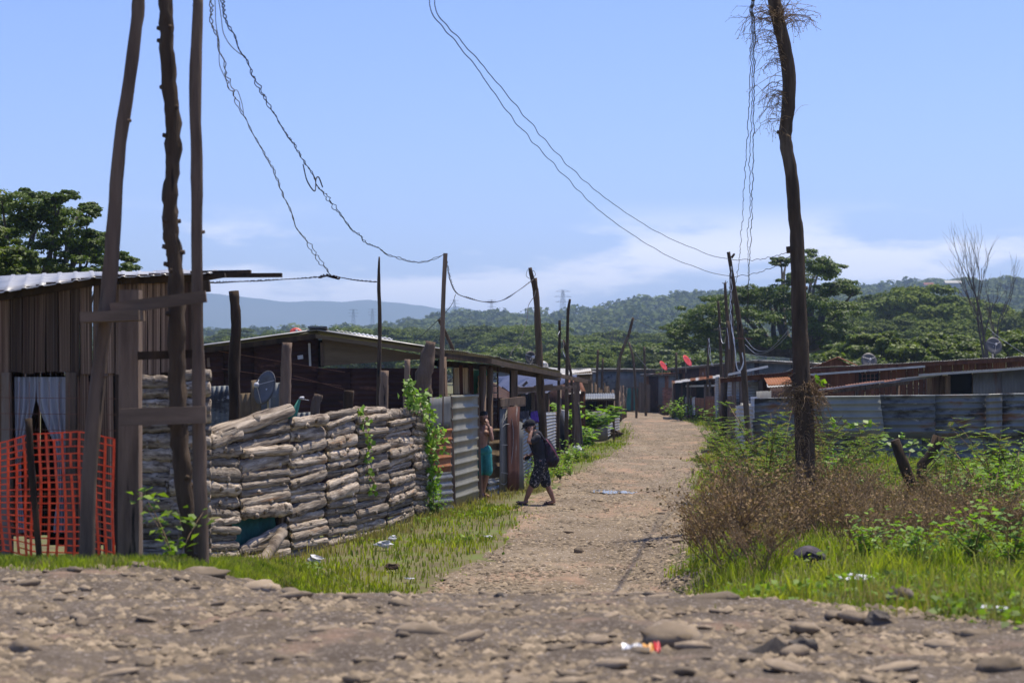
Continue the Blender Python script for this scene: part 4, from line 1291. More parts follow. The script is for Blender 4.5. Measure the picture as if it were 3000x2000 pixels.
# plywood infill under the right slope, dark gap, white batten
xa, xb = W(945, 0, YG).x, W(1240, 0, YG).x
mb = MB(); zl = W(0, 1072, YG).z; zr = W(0, 1052, YG).z
for y_ in (YG - .06, YG - .03):
    mb.add([(xa, y_, zl), (xb, y_, zr), (xb, y_, gtop(xb) - .06), (xa, y_, gtop(xa) - .06)], [(0, 1, 2, 3)] if y_ < YG - .05 else [(3, 2, 1, 0)])
mb.build('plywood_panel', m_ply, ms)
beam(ms, W(906, 1005, YG - .08), W(909, 1072, YG - .08), .04, .03, m_white, 'batten', (1, 0, 0))
beam(ms, W(942, 1003, YG - .07), W(944, 1072, YG - .07), .05, .03, m_timber, 'batten', (1, 0, 0))
MB().box(W(925, 1035, YG + .1), (.3, .02, .5)).build('opening_shade', m_shade, ms)  # solid near-black box, the gap's shade put into its colour
beam(ms, W(610, 1048, YG - .1), W(612, 1075, YG - .1), .05, .03, m_timber, 'batten', (1, 0, 0))
for (a, b) in [((640, 1028), (1010, 1090)), ((650, 1080), (1000, 1130)), ((860, 1100), (1010, 1140))]:
    beam(ms, W(*a, YG - .12), W(*b, YG - .12), .012, .012, m_iron, 'wire_strand')
beam(ms, W(872, 1047, YG - .14), W(888, 1045, YG - .14), .07, .01, m_steel, 'metal_scrap')
# fascia boards and roof
beam(ms, W(570, 1030, YG - .3), W(925, 984, YG - .3), .09, .03, m_char, 'fascia')
beam(ms, W(925, 985, YG - .3), W(1300, 1036, YG - .3), .07, .03, m_ply, 'fascia')
pk0, pk1 = W(930, 966, YG - .35), W(930, 966, YG - .35) + Vector((-.5, 6.2, .0))
el0, el1 = W(556, 1016, YG - .35), W(556, 1016, YG - .35) + Vector((-.8, 6.2, 0))
er0, er1 = W(1300, 1024, YG - .35), W(1300, 1024, YG - .35) + Vector((-.15, 6.2, 0))
roof_sheets(ms, el1, el0, pk0, pk1, m_roof, .85)
roof_sheets(ms, er0, er1, pk1, pk0, m_roof, .85)
m_ = MB(); m_.bar(pk0 + Vector((0, 0, .05)), pk1 + Vector((0, 0, .05)), .03, .34); m_.build('ridge_cap', m_tindark, ms)
sheet_wall(ms, (gx[2], YG + .05), (gx[2] - .35, YG + 6.0), 0, gz[2] - .05, gz[2] - .05, [m_maroon, m_rust, m_tindark])
sheet_wall(ms, (gx[0] - .8, YG + 6.0), (gx[0], YG + .05), 0, gz[0] - .05, gz[0] - .05, [m_maroon])
sheet(ms, W(985, 968, 39), W(1150, 995, 39), W(1150, 992, 40.5), W(985, 966, 40.5), m_roof, name='roof_sheet')
# odds and ends leaning in the yard
yd = thing('yard_fence', 'low patched yard fence of vertical zinc sheets behind the log fence', 'fence', (W(720, 0, 32).x, 32, 0))
for (a, b, t, m) in [(606, 680, 1128, m_tindark), (676, 735, 1150, m_ply), (735, 772, 1110, m_ply), (765, 820, 1120, m_tindark), (868, 930, 1205, m_tindark)]:
    sheet(yd, W(a, 1290, 32), W(b, 1290, 32), W(b, t, 32), W(a, t + 4, 32), m, ribs='v')
dish('satellite_dish', 'large dark dish with bright rim in the yard behind the log fence', 775, 1135, 31.4, .28, m_dish, (-.7, -.6, .25), .9)
sp = [(W(855, 1200, 29.0), (.1, .1, .12)), (W(872, 1160, 29.0), (.05, .05, .05)), (W(848, 1225, 28.9), (.07, .07, .08))]
mb = MB()
mb.tube([W(848, 1240, 28.9), W(866, 1205, 28.9), W(878, 1170, 28.9)], [.09, .05, .02], 7, lump=.5); setp(mb.build('plastic_bag', m_tarpgreen, None, True), 'teal plastic bag caught on top of the log fence', 'bag')
mb = MB(); mb.ball(W(884, 1166, 28.9), (.05, .04, .025), 8, 6, .6, 3); mb.tube([W(878, 1168, 28.9), W(905, 1172, 28.9)], .006, 4); setp(mb.build('tin_scrap', m_plastic, None, True), 'bright crumpled tin scrap above the teal bag', 'scrap')

# ================================================================== porch, gate and doorway on the lane's left side
pr = thing('porch_roof', 'long sagging zinc porch roof on posts over the yard entrance', 'roof', (W(1420, 0, 40).x, 40, 0))
# eave edge and back edge by picture position
ea = [W(1235, 1019, 36.2), W(1435, 1042, 38.5), W(1495, 1057, 42), W(1642, 1087, 48.5)]
bk = [W(1235, 1046, 41.0), W(1435, 1063, 44.5), W(1500, 1075, 47.5), W(1640, 1098, 55)]
for i in range(3):
    roof_sheets(pr, ea[i], ea[i + 1], bk[i + 1], bk[i], m_roof, .8)
    beam(pr, ea[i] - Vector((0, -.1, .10)), ea[i + 1] - Vector((0, -.1, .10)), .10, .06, m_char, 'eave_beam')
    beam(pr, bk[i] - Vector((0, .1, .10)), bk[i + 1] - Vector((0, .1, .10)), .12, .06, m_char, 'eave_beam')
beam(pr, W(1560, 1082, 48), W(1720, 1118, 50), .09, .05, m_beam, 'purlin')
for (px, top, y_, r) in [(1414, 1072, 40.6, 12), (1436, 1078, 41.5, 10), (1505, 1085, 43.5, 14)]:
    a = W(px, top, y_); MB().tube([a, (a.x, a.y, -.2)], r / F * y_, 6, lump=.1).build('post', m_timber, pr, True)
# corner: dark upright sheet, grey sheets, rust and zinc patches
cw = thing('corner_fence', 'patched corner fence of grey, rusty and crumpled zinc sheets', 'fence', (W(1290, 0, 36.5).x, 36.5, 0))
def qs(parent, u0, u1, y0, y1, t0, t1, b0, b1, m, name='sheet', **k):
    return sheet(parent, W(u0, b0, y0), W(u1, b1, y1), W(u1, t1, y1), W(u0, t0, y0), m, name, **k)
qs(cw, 1258, 1320, 35.4, 36.6, 1165, 1160, 1262, 1256, m_gtin, ribs='v')
qs(cw, 1262, 1322, 35.2, 36.5, 1262, 1254, 1392, 1385, m_orust, ribs='h', pitch=.17, amp=.022, trap=True)
qs(cw, 1262, 1325, 35.1, 36.4, 1388, 1380, 1502, 1494, m_tin, ribs='h', pitch=.13, amp=.022, dent=.03)
MB().tube([W(1300, 1045, 36.7), W(1316, 1500, 36.7)], .055, 6).build('post', m_timber, cw, True)
# the pale corrugated gate
gt = thing('tin_gate', 'tall pale corrugated gate sheet standing ajar by the doorway', 'gate', (W(1365, 0, 38).x, 38, 0))
qs(gt, 1320, 1400, 36.7, 39.2, 1158, 1154, 1490, 1462, m_tingate, ribs='h', pitch=.2, amp=.022, trap=True)
a, b = W(1322, 1158, 36.75), W(1400, 1154, 39.25)
beam(gt, W(1400, 1150, 39.3), W(1408, 1462, 39.3), .05, .05, m_timber, 'stile', (1, 0, 0))
beam(gt, W(1321, 1162, 36.8), W(1332, 1488, 36.8), .05, .05, m_timber, 'stile', (1, 0, 0))
# board panels over the gate
bp = thing('board_wall', 'upright tan boards above the pale gate under the porch', 'wall', (W(1350, 0, 39).x, 39, 1.6))
plank_wall(bp, (W(1328, 0, 39.2).x, 39.2), (W(1376, 0, 40.0).x, 40.0), W(0, 1190, 39.5).z, W(0, 1078, 39.5).z, W(0, 1078, 39.5).z, .16, m=m_nply)
beam(bp, W(1322, 1160, 39.0), W(1380, 1158, 39.9), .08, .05, m_timber, 'rail')
beam(bp, W(1350, 1070, 39.1), W(1352, 1165, 39.1), .07, .05, m_rplank, 'stud', (1, 0, 0))
beam(bp, W(1380, 1070, 39.9), W(1382, 1165, 39.9), .09, .05, m_rplank, 'stud', (1, 0, 0))
def cloth(name, label, a, b, c, d, m, cat, nu=14, nv=10, amp=.04, fr=9.0, seed=0, parent=None, rag=0.0):
    """Draped cloth on a quad a-b (top) d-c (bottom)."""
    a, b, c, d = [np.array(v, float) for v in (a, b, c, d)]
    N = np.cross(b - a, d - a); N /= np.linalg.norm(N)
    vs = []; fs = []
    for j in range(nv):
        v = j / (nv - 1)
        for i in range(nu):
            u = i / (nu - 1)
            vv = v * (1 + rag * math.sin(u * 11 + seed) * .5)
            p = a * (1 - u) * (1 - vv) + b * u * (1 - vv) + c * u * vv + d * (1 - u) * vv
            p = p + N * (amp * (.4 + v) * math.sin(u * fr + seed + v * 1.5))
            vs.append(p)
    for j in range(nv - 1):
        for i in range(nu - 1):
            q = j * nu + i; fs.append((q, q + 1, q + nu + 1, q + nu))
    o = MB().add(vs, fs).build(name, m, parent, True)
    md = o.modifiers.new('thickness', 'SOLIDIFY'); md.thickness = .012
    return setp(o, label, cat) if label else o
cloth('green_tarp', 'pale green tarp hung under the porch between posts', W(1388, 1085, 43), W(1432, 1085, 44), W(1432, 1160, 44), W(1388, 1160, 43), m_tarpgreen, 'tarp')
# doorway behind the boy: dark recess of patched sheets
dw = thing('doorway_wall', 'dark patched wall inside the doorway behind the standing person', 'wall', (W(1430, 0, 43).x, 43, 0))
qs(dw, 1405, 1470, 42.5, 43.8, 1165, 1165, 1445, 1435, m_maroon, ribs='v')
qs(dw, 1428, 1468, 41.2, 41.8, 1255, 1255, 1405, 1400, m_ply, ribs='h', pitch=.28, amp=.02, trap=True)
qs(dw, 1428, 1466, 41.0, 41.6, 1402, 1398, 1462, 1448, m_tin, ribs='h', pitch=.12, amp=.025, dent=.03)
qs(dw, 1400, 1440, 43.0, 43.6, 1100, 1100, 1170, 1170, m_nply, ribs='h', pitch=.12)
# ladder
ld = thing('ladder', 'narrow home made ladder leaning in the dark doorway', 'ladder', (W(1447, 0, 42.2).x, 42.2, 0))
for px in (1436, 1458):
    MB().tube([W(px, 1075, 42.4), W(px + 2, 1300, 42.0)], .02, 5).build('rail', m_rplank, ld, True)
for k in range(11):
    y_ = 1090 + k * 20; beam(ld, W(1436, y_, 42.2), W(1459, y_, 42.2), .025, .03, m_tin, 'rung')
# rusty door with chalk drawing
rd = thing('tin_door', 'rust red tin door with a chalk outline drawn on it', 'door', (W(1495, 0, 42).x, 42, 0))
qs(rd, 1463, 1492, 41.4, 41.6, 1198, 1194, 1442, 1440, m_gtin, ribs='v')
dleaf = qs(rd, 1486, 1522, 41.5, 41.9, 1192, 1190, 1440, 1436, m_door, ribs='v', pitch=.3, amp=.006)
ch = [(1466, 1290), (1470, 1250), (1480, 1225), (1492, 1216), (1500, 1232), (1504, 1270), (1502, 1320), (1496, 1370), (1488, 1405), (1478, 1418), (1468, 1416)]
mb = MB(); mb.tube([Vector(s) for s in spline([tuple(W(x, y, 41.365 + (x - 1463) * .0078)) for x, y in ch], 3)], .006, 4)
mb.tube([W(1473, 1385, 41.3), W(1472, 1250, 41.3), W(1480, 1243, 41.35), W(1492, 1241, 41.45)], .006, 4)
mb.tube([W(1470, 1302, 41.3), W(1486, 1303, 41.4)], .008, 4); mb.tube([W(1468, 1383, 41.3), W(1488, 1387, 41.4)], .006, 4)
mb.build('chalk_line', m_chalk, dleaf)
beam(rd, W(1463, 1180, 41.3), W(1535, 1172, 42.2), .16, .06, m_timber, 'lintel')
qs(rd, 1508, 1534, 41.9, 42.3, 1225, 1240, 1440, 1434, m_gtin, name='side_sheet', ribs='v')
beam(rd, W(1507, 1085, 43.4), W(1507, 1170, 43.4), .14, .12, m_timber, 'post', (1, 0, 0))
# corrugated lane fence with clothes
lfn = thing('tin_fence', 'silver corrugated fence with clothes hung over its top edge', 'fence', (W(1585, 0, 52).x, 52, 0))
qs(lfn, 1526, 1560, 45.0, 49.5, 1232, 1215, 1412, 1385, m_tin, ribs='h', pitch=.085, amp=.016, dent=.04)
qs(lfn, 1558, 1596, 49.3, 54, 1212, 1204, 1388, 1362, m_tin, ribs='h', pitch=.085, amp=.016, dent=.03)
qs(lfn, 1596, 1628, 54, 59.5, 1208, 1206, 1362, 1338, m_roof, ribs='h', pitch=.09, amp=.016)
qs(lfn, 1628, 1662, 59.8, 63, 1290, 1285, 1330, 1322, m_tin, ribs='h', pitch=.09, amp=.016)
for (px, y_, t) in [(1526, 45, 1225), (1560, 49.6, 1200), (1628, 59.8, 1205)]:
    a = W(px, t, y_ + .1); MB().tube([a, (a.x, a.y, -.2)], .05, 6).build('post', m_timber, lfn, True)
cloth('hung_clothes', 'dark jacket hung over the corrugated lane fence', W(1518, 1206, 46.5), W(1552, 1202, 47.6), W(1548, 1262, 47.4), W(1526, 1250, 46.3), m_dcloth, 'clothes', amp=.06, fr=14, rag=.3)
cloth('hung_cloth', 'purple cloth hung over the corrugated lane fence', W(1556, 1206, 49.0), W(1572, 1203, 50.2), W(1574, 1238, 50.0), W(1560, 1234, 48.8), m_purple, 'cloth', amp=.05, fr=12)
cloth('black_tarp', 'long black tarp hanging ragged beside the corrugated fence', W(1628, 1212, 60), W(1648, 1206, 60.6), W(1672, 1300, 60.5), W(1645, 1315, 60), m_black, 'tarp', amp=.12, fr=8, rag=.2)
cloth('hung_cloth', 'pale patterned cloth bunched beside the black tarp', W(1644, 1198, 61), W(1664, 1204, 61.3), W(1662, 1232, 61.3), W(1645, 1226, 61), m_white, 'cloth', amp=.05, fr=11, rag=.3)
# clutter behind: tarps, boards, roofs
ysh = thing('tarp_shelter', 'low yard shelter roofed with crumpled blue tarp and boards', 'shelter', (W(1540, 0, 62).x, 62, 0))
cloth('tarp_roof', '', W(1470, 1108, 66), W(1660, 1108, 66), W(1610, 1140, 60), W(1455, 1146, 60), m_bluetarp, '', 22, 9, .1, 17, 3, ysh)
cloth('tarp_roof', '', W(1460, 1100, 75), W(1690, 1098, 75), W(1690, 1116, 70), W(1460, 1120, 70), m_bluetarp, '', 22, 7, .1, 15, 1, ysh)
for (a, b, y_) in [((1500, 1152), (1690, 1132), 59), ((1470, 1135), (1510, 1165), 58), ((1510, 1143), (1620, 1128), 60), ((1530, 1132), (1545, 1118), 61)]:
    beam(ysh, W(*a, y_), W(*b, y_), .08, .05, m_timber, 'board')
sheet(ysh, W(1440, 1200, 56), W(1500, 1215, 56), W(1495, 1150, 58), W(1445, 1120, 58), m_maroon, name='rust_sheet', ribs='h', pitch=.16, amp=.02)
for px in (1478, 1520, 1562, 1605, 1640): 
    a = W(px, 1140, 62); MB().tube([a, (a.x, a.y, -.2)], .06, 6).build('post', m_timber, ysh, True)
qs(ysh, 1460, 1560, 67, 68, 1120, 1118, 1330, 1325, m_shade, name='back_wall', ribs='v')  # near-black sheet paints the shade inside the shelter
qs(ysh, 1560, 1700, 68, 70, 1118, 1130, 1320, 1300, m_maroon, name='back_wall', ribs='v')
loose_board('heavy grey crossbeam on posts above the clothes fence', (1468, 1182), (1536, 1176), 45.2, 46.5, 26, .08, 'crossbeam')
loose_board('long dark beam crossing behind the forked pole', (1500, 1142), (1645, 1135), 51.5, 52.5, 13, .08, 'crossbeam')
rs = thing('rust_roof_shack', 'low shack with bright rust red and white corrugated roof', 'shack', (W(1660, 0, 72).x, 72, 0))
roof_sheets(rs, W(1618, 1148, 70), W(1716, 1146, 70), W(1700, 1108, 77), W(1622, 1112, 77), [m_orust, m_rust], .8)
sheet(rs, W(1612, 1154, 69.4), W(1702, 1152, 69.4), W(1702, 1142, 70.2), W(1612, 1145, 70.2), m_white, name='roof_sheet')
sheet_wall(rs, (W(1620, 0, 70.4).x, 70.4), (W(1714, 0, 70.4).x, 70.4), 0, W(0, 1150, 70.4).z, W(0, 1150, 70.4).z, [m_maroon, m_rust])
sheet_wall(rs, (W(1714, 0, 70.4).x, 70.4), (W(1700, 0, 77).x, 77), 0, W(0, 1150, 70.4).z, W(0, 1112, 77).z, [m_maroon])
beam(rs, W(1690, 1105, 70), W(1738, 1118, 70), .07, .05, m_timber, 'rafter')
ws = thing('zinc_shack', 'shack with white sloping roof edge behind the rust red roof', 'shack', (W(1690, 0, 95).x, 95, 0))
roof_sheets(ws, W(1645, 1099, 92), W(1735, 1096, 92), W(1730, 1079, 99), W(1640, 1094, 99), m_white, .9)
sheet_wall(ws, (W(1648, 0, 93).x, 93), (W(1733, 0, 93).x, 93), 0, W(0, 1098, 93).z, W(0, 1085, 93).z, [m_ply, m_gtin])
aw = thing('awning', 'dark blue-grey tin awning on posts over the leafy shrub', 'awning', (W(1750, 0, 76).x, 76, 0))
roof_sheets(aw, W(1700, 1172, 74), W(1802, 1170, 74), W(1800, 1152, 79), W(1704, 1153, 79), m_tindark, .9)
for px in (1704, 1798):
    a = W(px, 1168, 74.3); MB().tube([a, (a.x, a.y, -.2)], .05, 6).build('post', m_timber, aw, True)
beam(aw, W(1698, 1172, 74.1), W(1806, 1170, 74.1), .08, .06, m_beam, 'beam')
sheet_wall(aw, (W(1705, 0, 79).x, 79), (W(1800, 0, 79).x, 79), 0, 1.7, 1.7, [m_maroon, m_shade])  # near-black sheets among these paint the shade under the awning
pn = thing('zinc_screen', 'blue-grey upright zinc panel below the leafy shrub', 'panel', (W(1756, 0, 72).x, 72, 0))
qs(pn, 1735, 1781, 73.0, 74.0, 1205, 1202, 1291, 1288, m_gtin, ribs='v')
beam(pn, W(1735, 1200, 73.1), W(1735, 1292, 73.1), .07, .06, m_timber, 'post', (1, 0, 0))
sf = thing('tin_fence', 'short striped corrugated fence beside the row of sticks', 'fence', (W(1795, 0, 78).x, 78, 0))
qs(sf, 1777, 1797, 74.5, 79, 1238, 1236, 1282, 1270, m_roof, ribs='h', pitch=.11, amp=.02)
qs(sf, 1798, 1815, 79.5, 86, 1212, 1214, 1266, 1258, m_roof, ribs='h', pitch=.11, amp=.02)
qs(cw, 1250, 1262, 34.9, 35.3, 1380, 1380, 1512, 1503, m_tin, ribs='v')
# stick fence
skf = thing('stick_fence', 'fence of crooked upright sticks and branches along the far lane', 'fence', (W(1805, 0, 88).x, 88, 0))
for i in range(34):
    t = i / 33; px = 1772 + 62 * t; y_ = 79 + 32 * t; top = 1165 + random.uniform(-40, 25)
    a = W(px, 0, y_); h = W(px + random.uniform(-6, 6), top, y_)
    MB().tube([(a.x, y_, -.15), ((a.x + h.x) / 2 + random.uniform(-.08, .08), y_, h.z * .5), h], [.055, .045, random.uniform(.02, .04)], 5, lump=.3, seed=i).build('stick', random.choice((m_timber, m_bark, m_timber, m_dead)), skf, True)
skf2 = thing('stick_fence', 'back row of thin sticks behind the tin awning', 'fence', (W(1755, 0, 95).x, 95, 0))
for i in range(16):
    px = 1728 + 4.2 * i; y_ = 94 + .3 * i; top = 1128 + random.uniform(-10, 18); a = W(px, 0, y_); h = W(px + random.uniform(-3, 3), top, y_)
    MB().tube([(a.x, y_, -.1), h], [.05, .035], 5).build('stick', random.choice((m_timber, m_bark)), skf2, True)
# rough posts along the left of the lane
pole('square_post', 'thick square grey post standing before the leafy shrub', [(1690, 1115), (1690, 1200), (1694, 1324)], 63, [9, 9, 10], m_timber, 'post', sq=True)
pole('thin_post', 'slim pale stick leaning on the thick square post', [(1694, 1178), (1702, 1250), (1706, 1318)], 62.3, [3, 3, 4], m_dead, 'stick', n=6)

# ================================================================== end of the lane
def simple_shack(name, label, u0, u1, y0, y1, bot, top0, top1, depth, wm, rm, roofup=.25, over=.25, step=.85, ribs='v'):
    """Shack whose front runs between picture columns u0..u1."""
    A = W(u0, top0, y0); B = W(u1, top1, y1)
    t = thing(name, label, 'shack', ((A.x + B.x) / 2, (A.y + B.y) / 2, 0))
    sheet_wall(t, (A.x, A.y), (B.x, B.y), -.05, A.z, B.z, wm, step, ribs)
    d = Vector((B.x - A.x, B.y - A.y, 0)).normalized(); nb = Vector((-d.y, d.x, 0)) * depth
    if nb.y < 0: nb = -nb
    sheet_wall(t, (B.x, B.y), (B.x + nb.x, B.y + nb.y), -.05, B.z, B.z + roofup, wm, step)
    sheet_wall(t, (A.x + nb.x, A.y + nb.y), (A.x, A.y), -.05, A.z + roofup, A.z, wm, step)
    o = nb.normalized() * over; e = d * over; dz = Vector((0, 0, .03))
    roof_sheets(t, A - o - e + dz, B - o + e + dz, B + nb + o + e + dz + Vector((0, 0, roofup)), A + nb + o - e + dz + Vector((0, 0, roofup)), rm, .85)
    beam(t, A - o * .8 - e - Vector((0, 0, .05)), B - o * .8 + e - Vector((0, 0, .05)), .08, .05, m_beam, 'eave_beam')
    return t
far1 = simple_shack('zinc_shack', 'grey-blue zinc shack closing the far end of the lane', 1730, 1920, 128, 132, 1190, 1083, 1083, 5, [m_gtin, m_gtin, m_tindark, m_tin], m_gtin, .05)
simple_shack('zinc_shack', 'low grey zinc shack joined to the blue-grey one', 1640, 1736, 120, 125, 1190, 1094, 1090, 4, [m_ply, m_gtin], m_roof, .35)
simple_shack('rusty_shack', 'rusty patched shack beside the junk pile at the lane end', 1890, 1990, 128, 122, 1190, 1098, 1095, 4, [m_rust, m_tin, m_gtin, m_maroon], [m_roof, m_rust], .2)
simple_shack('long_shack', 'long low rusty shack with dark roof edge behind the right hand fences', 1965, 2230, 125, 105, 1180, 1082, 1056, 5, [m_rust, m_maroon, m_gtin, m_maroon], m_roof, -.3)
simple_shack('long_shack', 'continuing low brown shack behind the tall crooked pole', 2225, 2420, 105, 103, 1180, 1057, 1068, 5, [m_maroon, m_rust, m_gtin], m_roof, -.3)
bw = thing('brick_wall', 'small red brick panel in the rusty shack at the lane end', 'wall', (W(1954, 0, 121).x, 121, 0))
bm = MB(); bm.box((0, 0, 0), (.24, .1, .07)); bme = bm.mesh('brick'); bme.materials.append(m_brick)
a = W(1940, 0, 121.4).x; b = W(1969, 0, 121.4).x
for r_ in range(15):
    for c_ in range(3):
        piece(bme, 'brick', bw, (a + .13 + c_ * .25 + (.06 if r_ % 2 else -.03), 121.2, .35 + r_ * .083))
gd = thing('green_gate', 'dull green board gate in the shade at the lane end', 'gate', (W(1845, 0, 126).x, 126, 0))
plank_wall(gd, (W(1830, 0, 126).x, 126), (W(1872, 0, 126).x, 126), 0, 1.55, 1.6, .16, m=m_timber)
MB().bar((W(1834, 0, 125.9).x, 125.9, .8), (W(1848, 0, 125.9).x, 125.9, .8), 1.4, .03).build('panel', m_teald, gd)
MB().bar((W(1856, 0, 125.9).x, 125.9, .8), (W(1868, 0, 125.9).x, 125.9, .8), 1.4, .03).build('panel', m_teald, gd)
ef = thing('post_fence', 'grey fence of upright boards and posts along the lane end', 'fence', (W(1890, 0, 125).x, 125, 0))
plank_wall(ef, (W(1872, 0, 125.5).x, 125.5), (W(1905, 0, 124.5).x, 124.5), 0, 1.9, 1.7, .17, m=m_timber)
jp = thing('junk_pile', 'heap of dark brown scrap boards and sacks by the lane end', 'pile', (W(1962, 0, 115).x, 115, 0))
for k in range(14):
    a = W(1942 + random.uniform(0, 40), 1196, 116 + random.uniform(-1, 1)); a.z = random.uniform(.05, .5)
    MB().bar(a, a + Vector((random.uniform(-.8, .8), random.uniform(-.5, .5), random.uniform(-.1, .35))), .14, .06).build('scrap_board', random.choice((m_char, m_rplank, m_bark)), jp)
for k in range(4):
    a = W(1950 + k * 9, 1196, 115.5); MB().ball((a.x, a.y, .25 + .1 * k % .3), (.35, .3, .25), 9, 6, .5, k).build('sack', m_bark, jp, True)

# right side of the lane, from far to near
rf1 = thing('tin_fence', 'patched fence of corrugated and rusty sheets along the lane before the long shack', 'fence', (W(2050, 0, 98).x, 98, 0))
qs(rf1, 1990, 2002, 116, 112, 1132, 1130, 1205, 1208, m_tin, ribs='h', pitch=.1, amp=.018)
qs(rf1, 2004, 2020, 111, 107, 1160, 1166, 1208, 1212, m_gtin, ribs='h', pitch=.1, amp=.018)
qs(rf1, 2027, 2036, 106, 104, 1165, 1162, 1214, 1216, m_roof, ribs='h', pitch=.1, amp=.018)
qs(rf1, 2036, 2066, 104, 101, 1164, 1166, 1212, 1216, m_rust, ribs='h', pitch=.12)
qs(rf1, 2066, 2096, 101, 97, 1160, 1160, 1218, 1222, m_rust, ribs='v', pitch=.12)
for px, y_ in ((1991, 116), (2003, 111.5), (2024, 106.5), (2066, 101), (2097, 96.5)):
    a = W(px, 1125, y_); MB().tube([a, (a.x, a.y, -.2)], .07, 6, lump=.2).build('post', m_timber, rf1, True)
ps = thing('open_shed', 'open fronted shed with low rusty roof beside the lane', 'shed', (W(2050, 0, 108).x, 108, 0))
roof_sheets(ps, W(1968, 1124, 108), W(2112, 1106, 97), W(2112, 1098, 102), W(1968, 1116, 114), [m_rust, m_roof, m_rust], .9)
sheet_wall(ps, (W(1972, 0, 113).x, 113), (W(2110, 0, 103).x, 103), 0, 2.1, 2.1, [m_shade, m_maroon])  # some sheets near-black, painting the shed's inner shade
beam(ps, W(2010, 1131, 107), W(2095, 1129, 99), .09, .05, m_roof, 'edge_board')
for px, y_ in ((1972, 108), (2015, 106), (2080, 100), (2110, 97)):
    a = W(px, 1118, y_); MB().tube([a, (a.x, a.y, -.2)], .07, 6).build('post', m_timber, ps, True)
rf2 = thing('tin_fence', 'narrow upright corrugated fence at the corner of the open shed', 'fence', (W(2100, 0, 92).x, 92, 0))
qs(rf2, 2095, 2106, 96, 91, 1105, 1103, 1228, 1240, m_tin, ribs='h', pitch=.11, amp=.02)
qs(rf2, 2108, 2126, 90, 83, 1130, 1118, 1240, 1262, m_maroon, ribs='v')
qs(rf2, 2126, 2140, 82, 75, 1170, 1160, 1264, 1284, m_rust, ribs='v')
rf3 = thing('board_fence', 'dark fence of upright boards between lane poles and white fence', 'fence', (W(2135, 0, 72).x, 72, 0))
a = W(2122, 0, 78); b = W(2156, 0, 62)
plank_wall(rf3, (a.x, a.y), (b.x, b.y), 0, 1.5, 1.75, .2, m=m_timber, jit=.12)
wf = thing('white_fence', 'white painted corrugated fence turning the corner by the lane', 'fence', (W(2180, 0, 57).x, 57, 0))
qs(wf, 2154, 2168, 61.5, 58, 1188, 1186, 1322, 1338, m_white, ribs='h', pitch=.12, amp=.02)
qs(wf, 2167, 2206, 58, 54.2, 1186, 1190, 1338, 1358, m_white, ribs='h', pitch=.12, amp=.02)
qs(wf, 2170, 2200, 58.6, 58.9, 1180, 1182, 1330, 1340, m_tin, ribs='v')
# white moulded panels standing behind
wp = thing('moulded_panel', 'white moulded plastic crate panels stacked upright behind the white fence', 'panels', (W(2205, 0, 62).x, 62, 0))
for (u0, u1, t, b_) in [(2178, 2196, 1174, 1224), (2200, 2220, 1162, 1226)]:
    MB().bar(W((u0 + u1) / 2, b_, 62), W((u0 + u1) / 2 - 1, t, 62), (u1 - u0) / F * 62, .05, (1, 0, 0)).build('panel', m_plastic, wp)
    for k in range(3):
        y_ = t + (b_ - t) * (k + .3) / 3; beam(wp, W(u0 + 1, y_, 61.95), W(u1 - 1, y_, 61.95), .05, .05, m_plastic, 'rib')
# porch of a right side shack: striped zinc behind, beams, rust awning
sp_ = thing('porch_shack', 'right side shack with beam porch, striped zinc wall and rusty awning', 'shack', (W(2230, 0, 72).x, 72, 0))
roof_sheets(sp_, W(2110, 1108, 72), W(2360, 1085, 72), W(2370, 1096, 79), W(2120, 1112, 79), m_roof, .85)
beam(sp_, W(2110, 1114, 72.2), W(2360, 1093, 72.2), .18, .07, m_rplank, 'eave_beam')
beam(sp_, W(2130, 1098, 74), W(2250, 1073, 74), .08, .06, m_roof, 'edge_board')
qs(sp_, 2128, 2226, 76, 75, 1118, 1118, 1300, 1300, m_roof, ribs='h', pitch=.11, amp=.02)
qs(sp_, 2226, 2380, 75, 74.5, 1105, 1100, 1300, 1300, m_rplank, ribs='v', pitch=.2)
for px in (2113, 2150, 2172, 2228):
    a = W(px, 1105, 72.3); MB().tube([a, (a.x, a.y, -.2)], .09, 6).build('post', m_timber, sp_, True)
roof_sheets(sp_, W(2250, 1129, 68.5), W(2324, 1126, 68.5), W(2312, 1104, 72), W(2238, 1108, 72), m_orust, .8)
sheet(sp_, W(2248, 1134, 68), W(2320, 1131, 68), W(2318, 1122, 69.2), W(2246, 1125, 69.2), m_white, name='awning_edge')
qs(sp_, 2216, 2260, 66, 66.5, 1146, 1144, 1330, 1330, m_gtin, name='grey_board', ribs='v', pitch=.25, amp=.006)
qs(sp_, 2255, 2360, 67, 67.5, 1136, 1130, 1330, 1330, m_maroon, name='dark_wall', ribs='v')

# tin fence facing the scrub
rt = thing('tin_fence', 'long fence of old blue-grey corrugated sheets behind the scrub', 'fence', (W(2700, 0, 56).x, 56, 0))
zt, zbm = 1157, 1366
def tf(u0, u1, t0, t1, b0, b1, m, y_=56.0, slant=0):
    sheet(rt, W(u0 + slant, b0, y_), W(u1 + slant, b1, y_), W(u1, t1, y_), W(u0, t0, y_), m, ribs='h', pitch=.185, amp=.034, trap=True, dent=.02)
tf(2380, 2578, 1160, 1158, 1278, 1276, m_tinpale, 55.9, 14)
tf(2210, 2392, 1166, 1160, 1350, 1350, m_tindark, 56.1)
tf(2574, 2740, 1157, 1156, 1282, 1280, m_tindark, 56.0)
tf(2736, 2890, 1156, 1154, 1282, 1280, m_tindark, 56.03)
tf(2888, 2936, 1154, 1152, 1284, 1282, m_tin, 55.95)
tf(2932, 3110, 1152, 1150, 1282, 1280, m_tindark, 56.0)
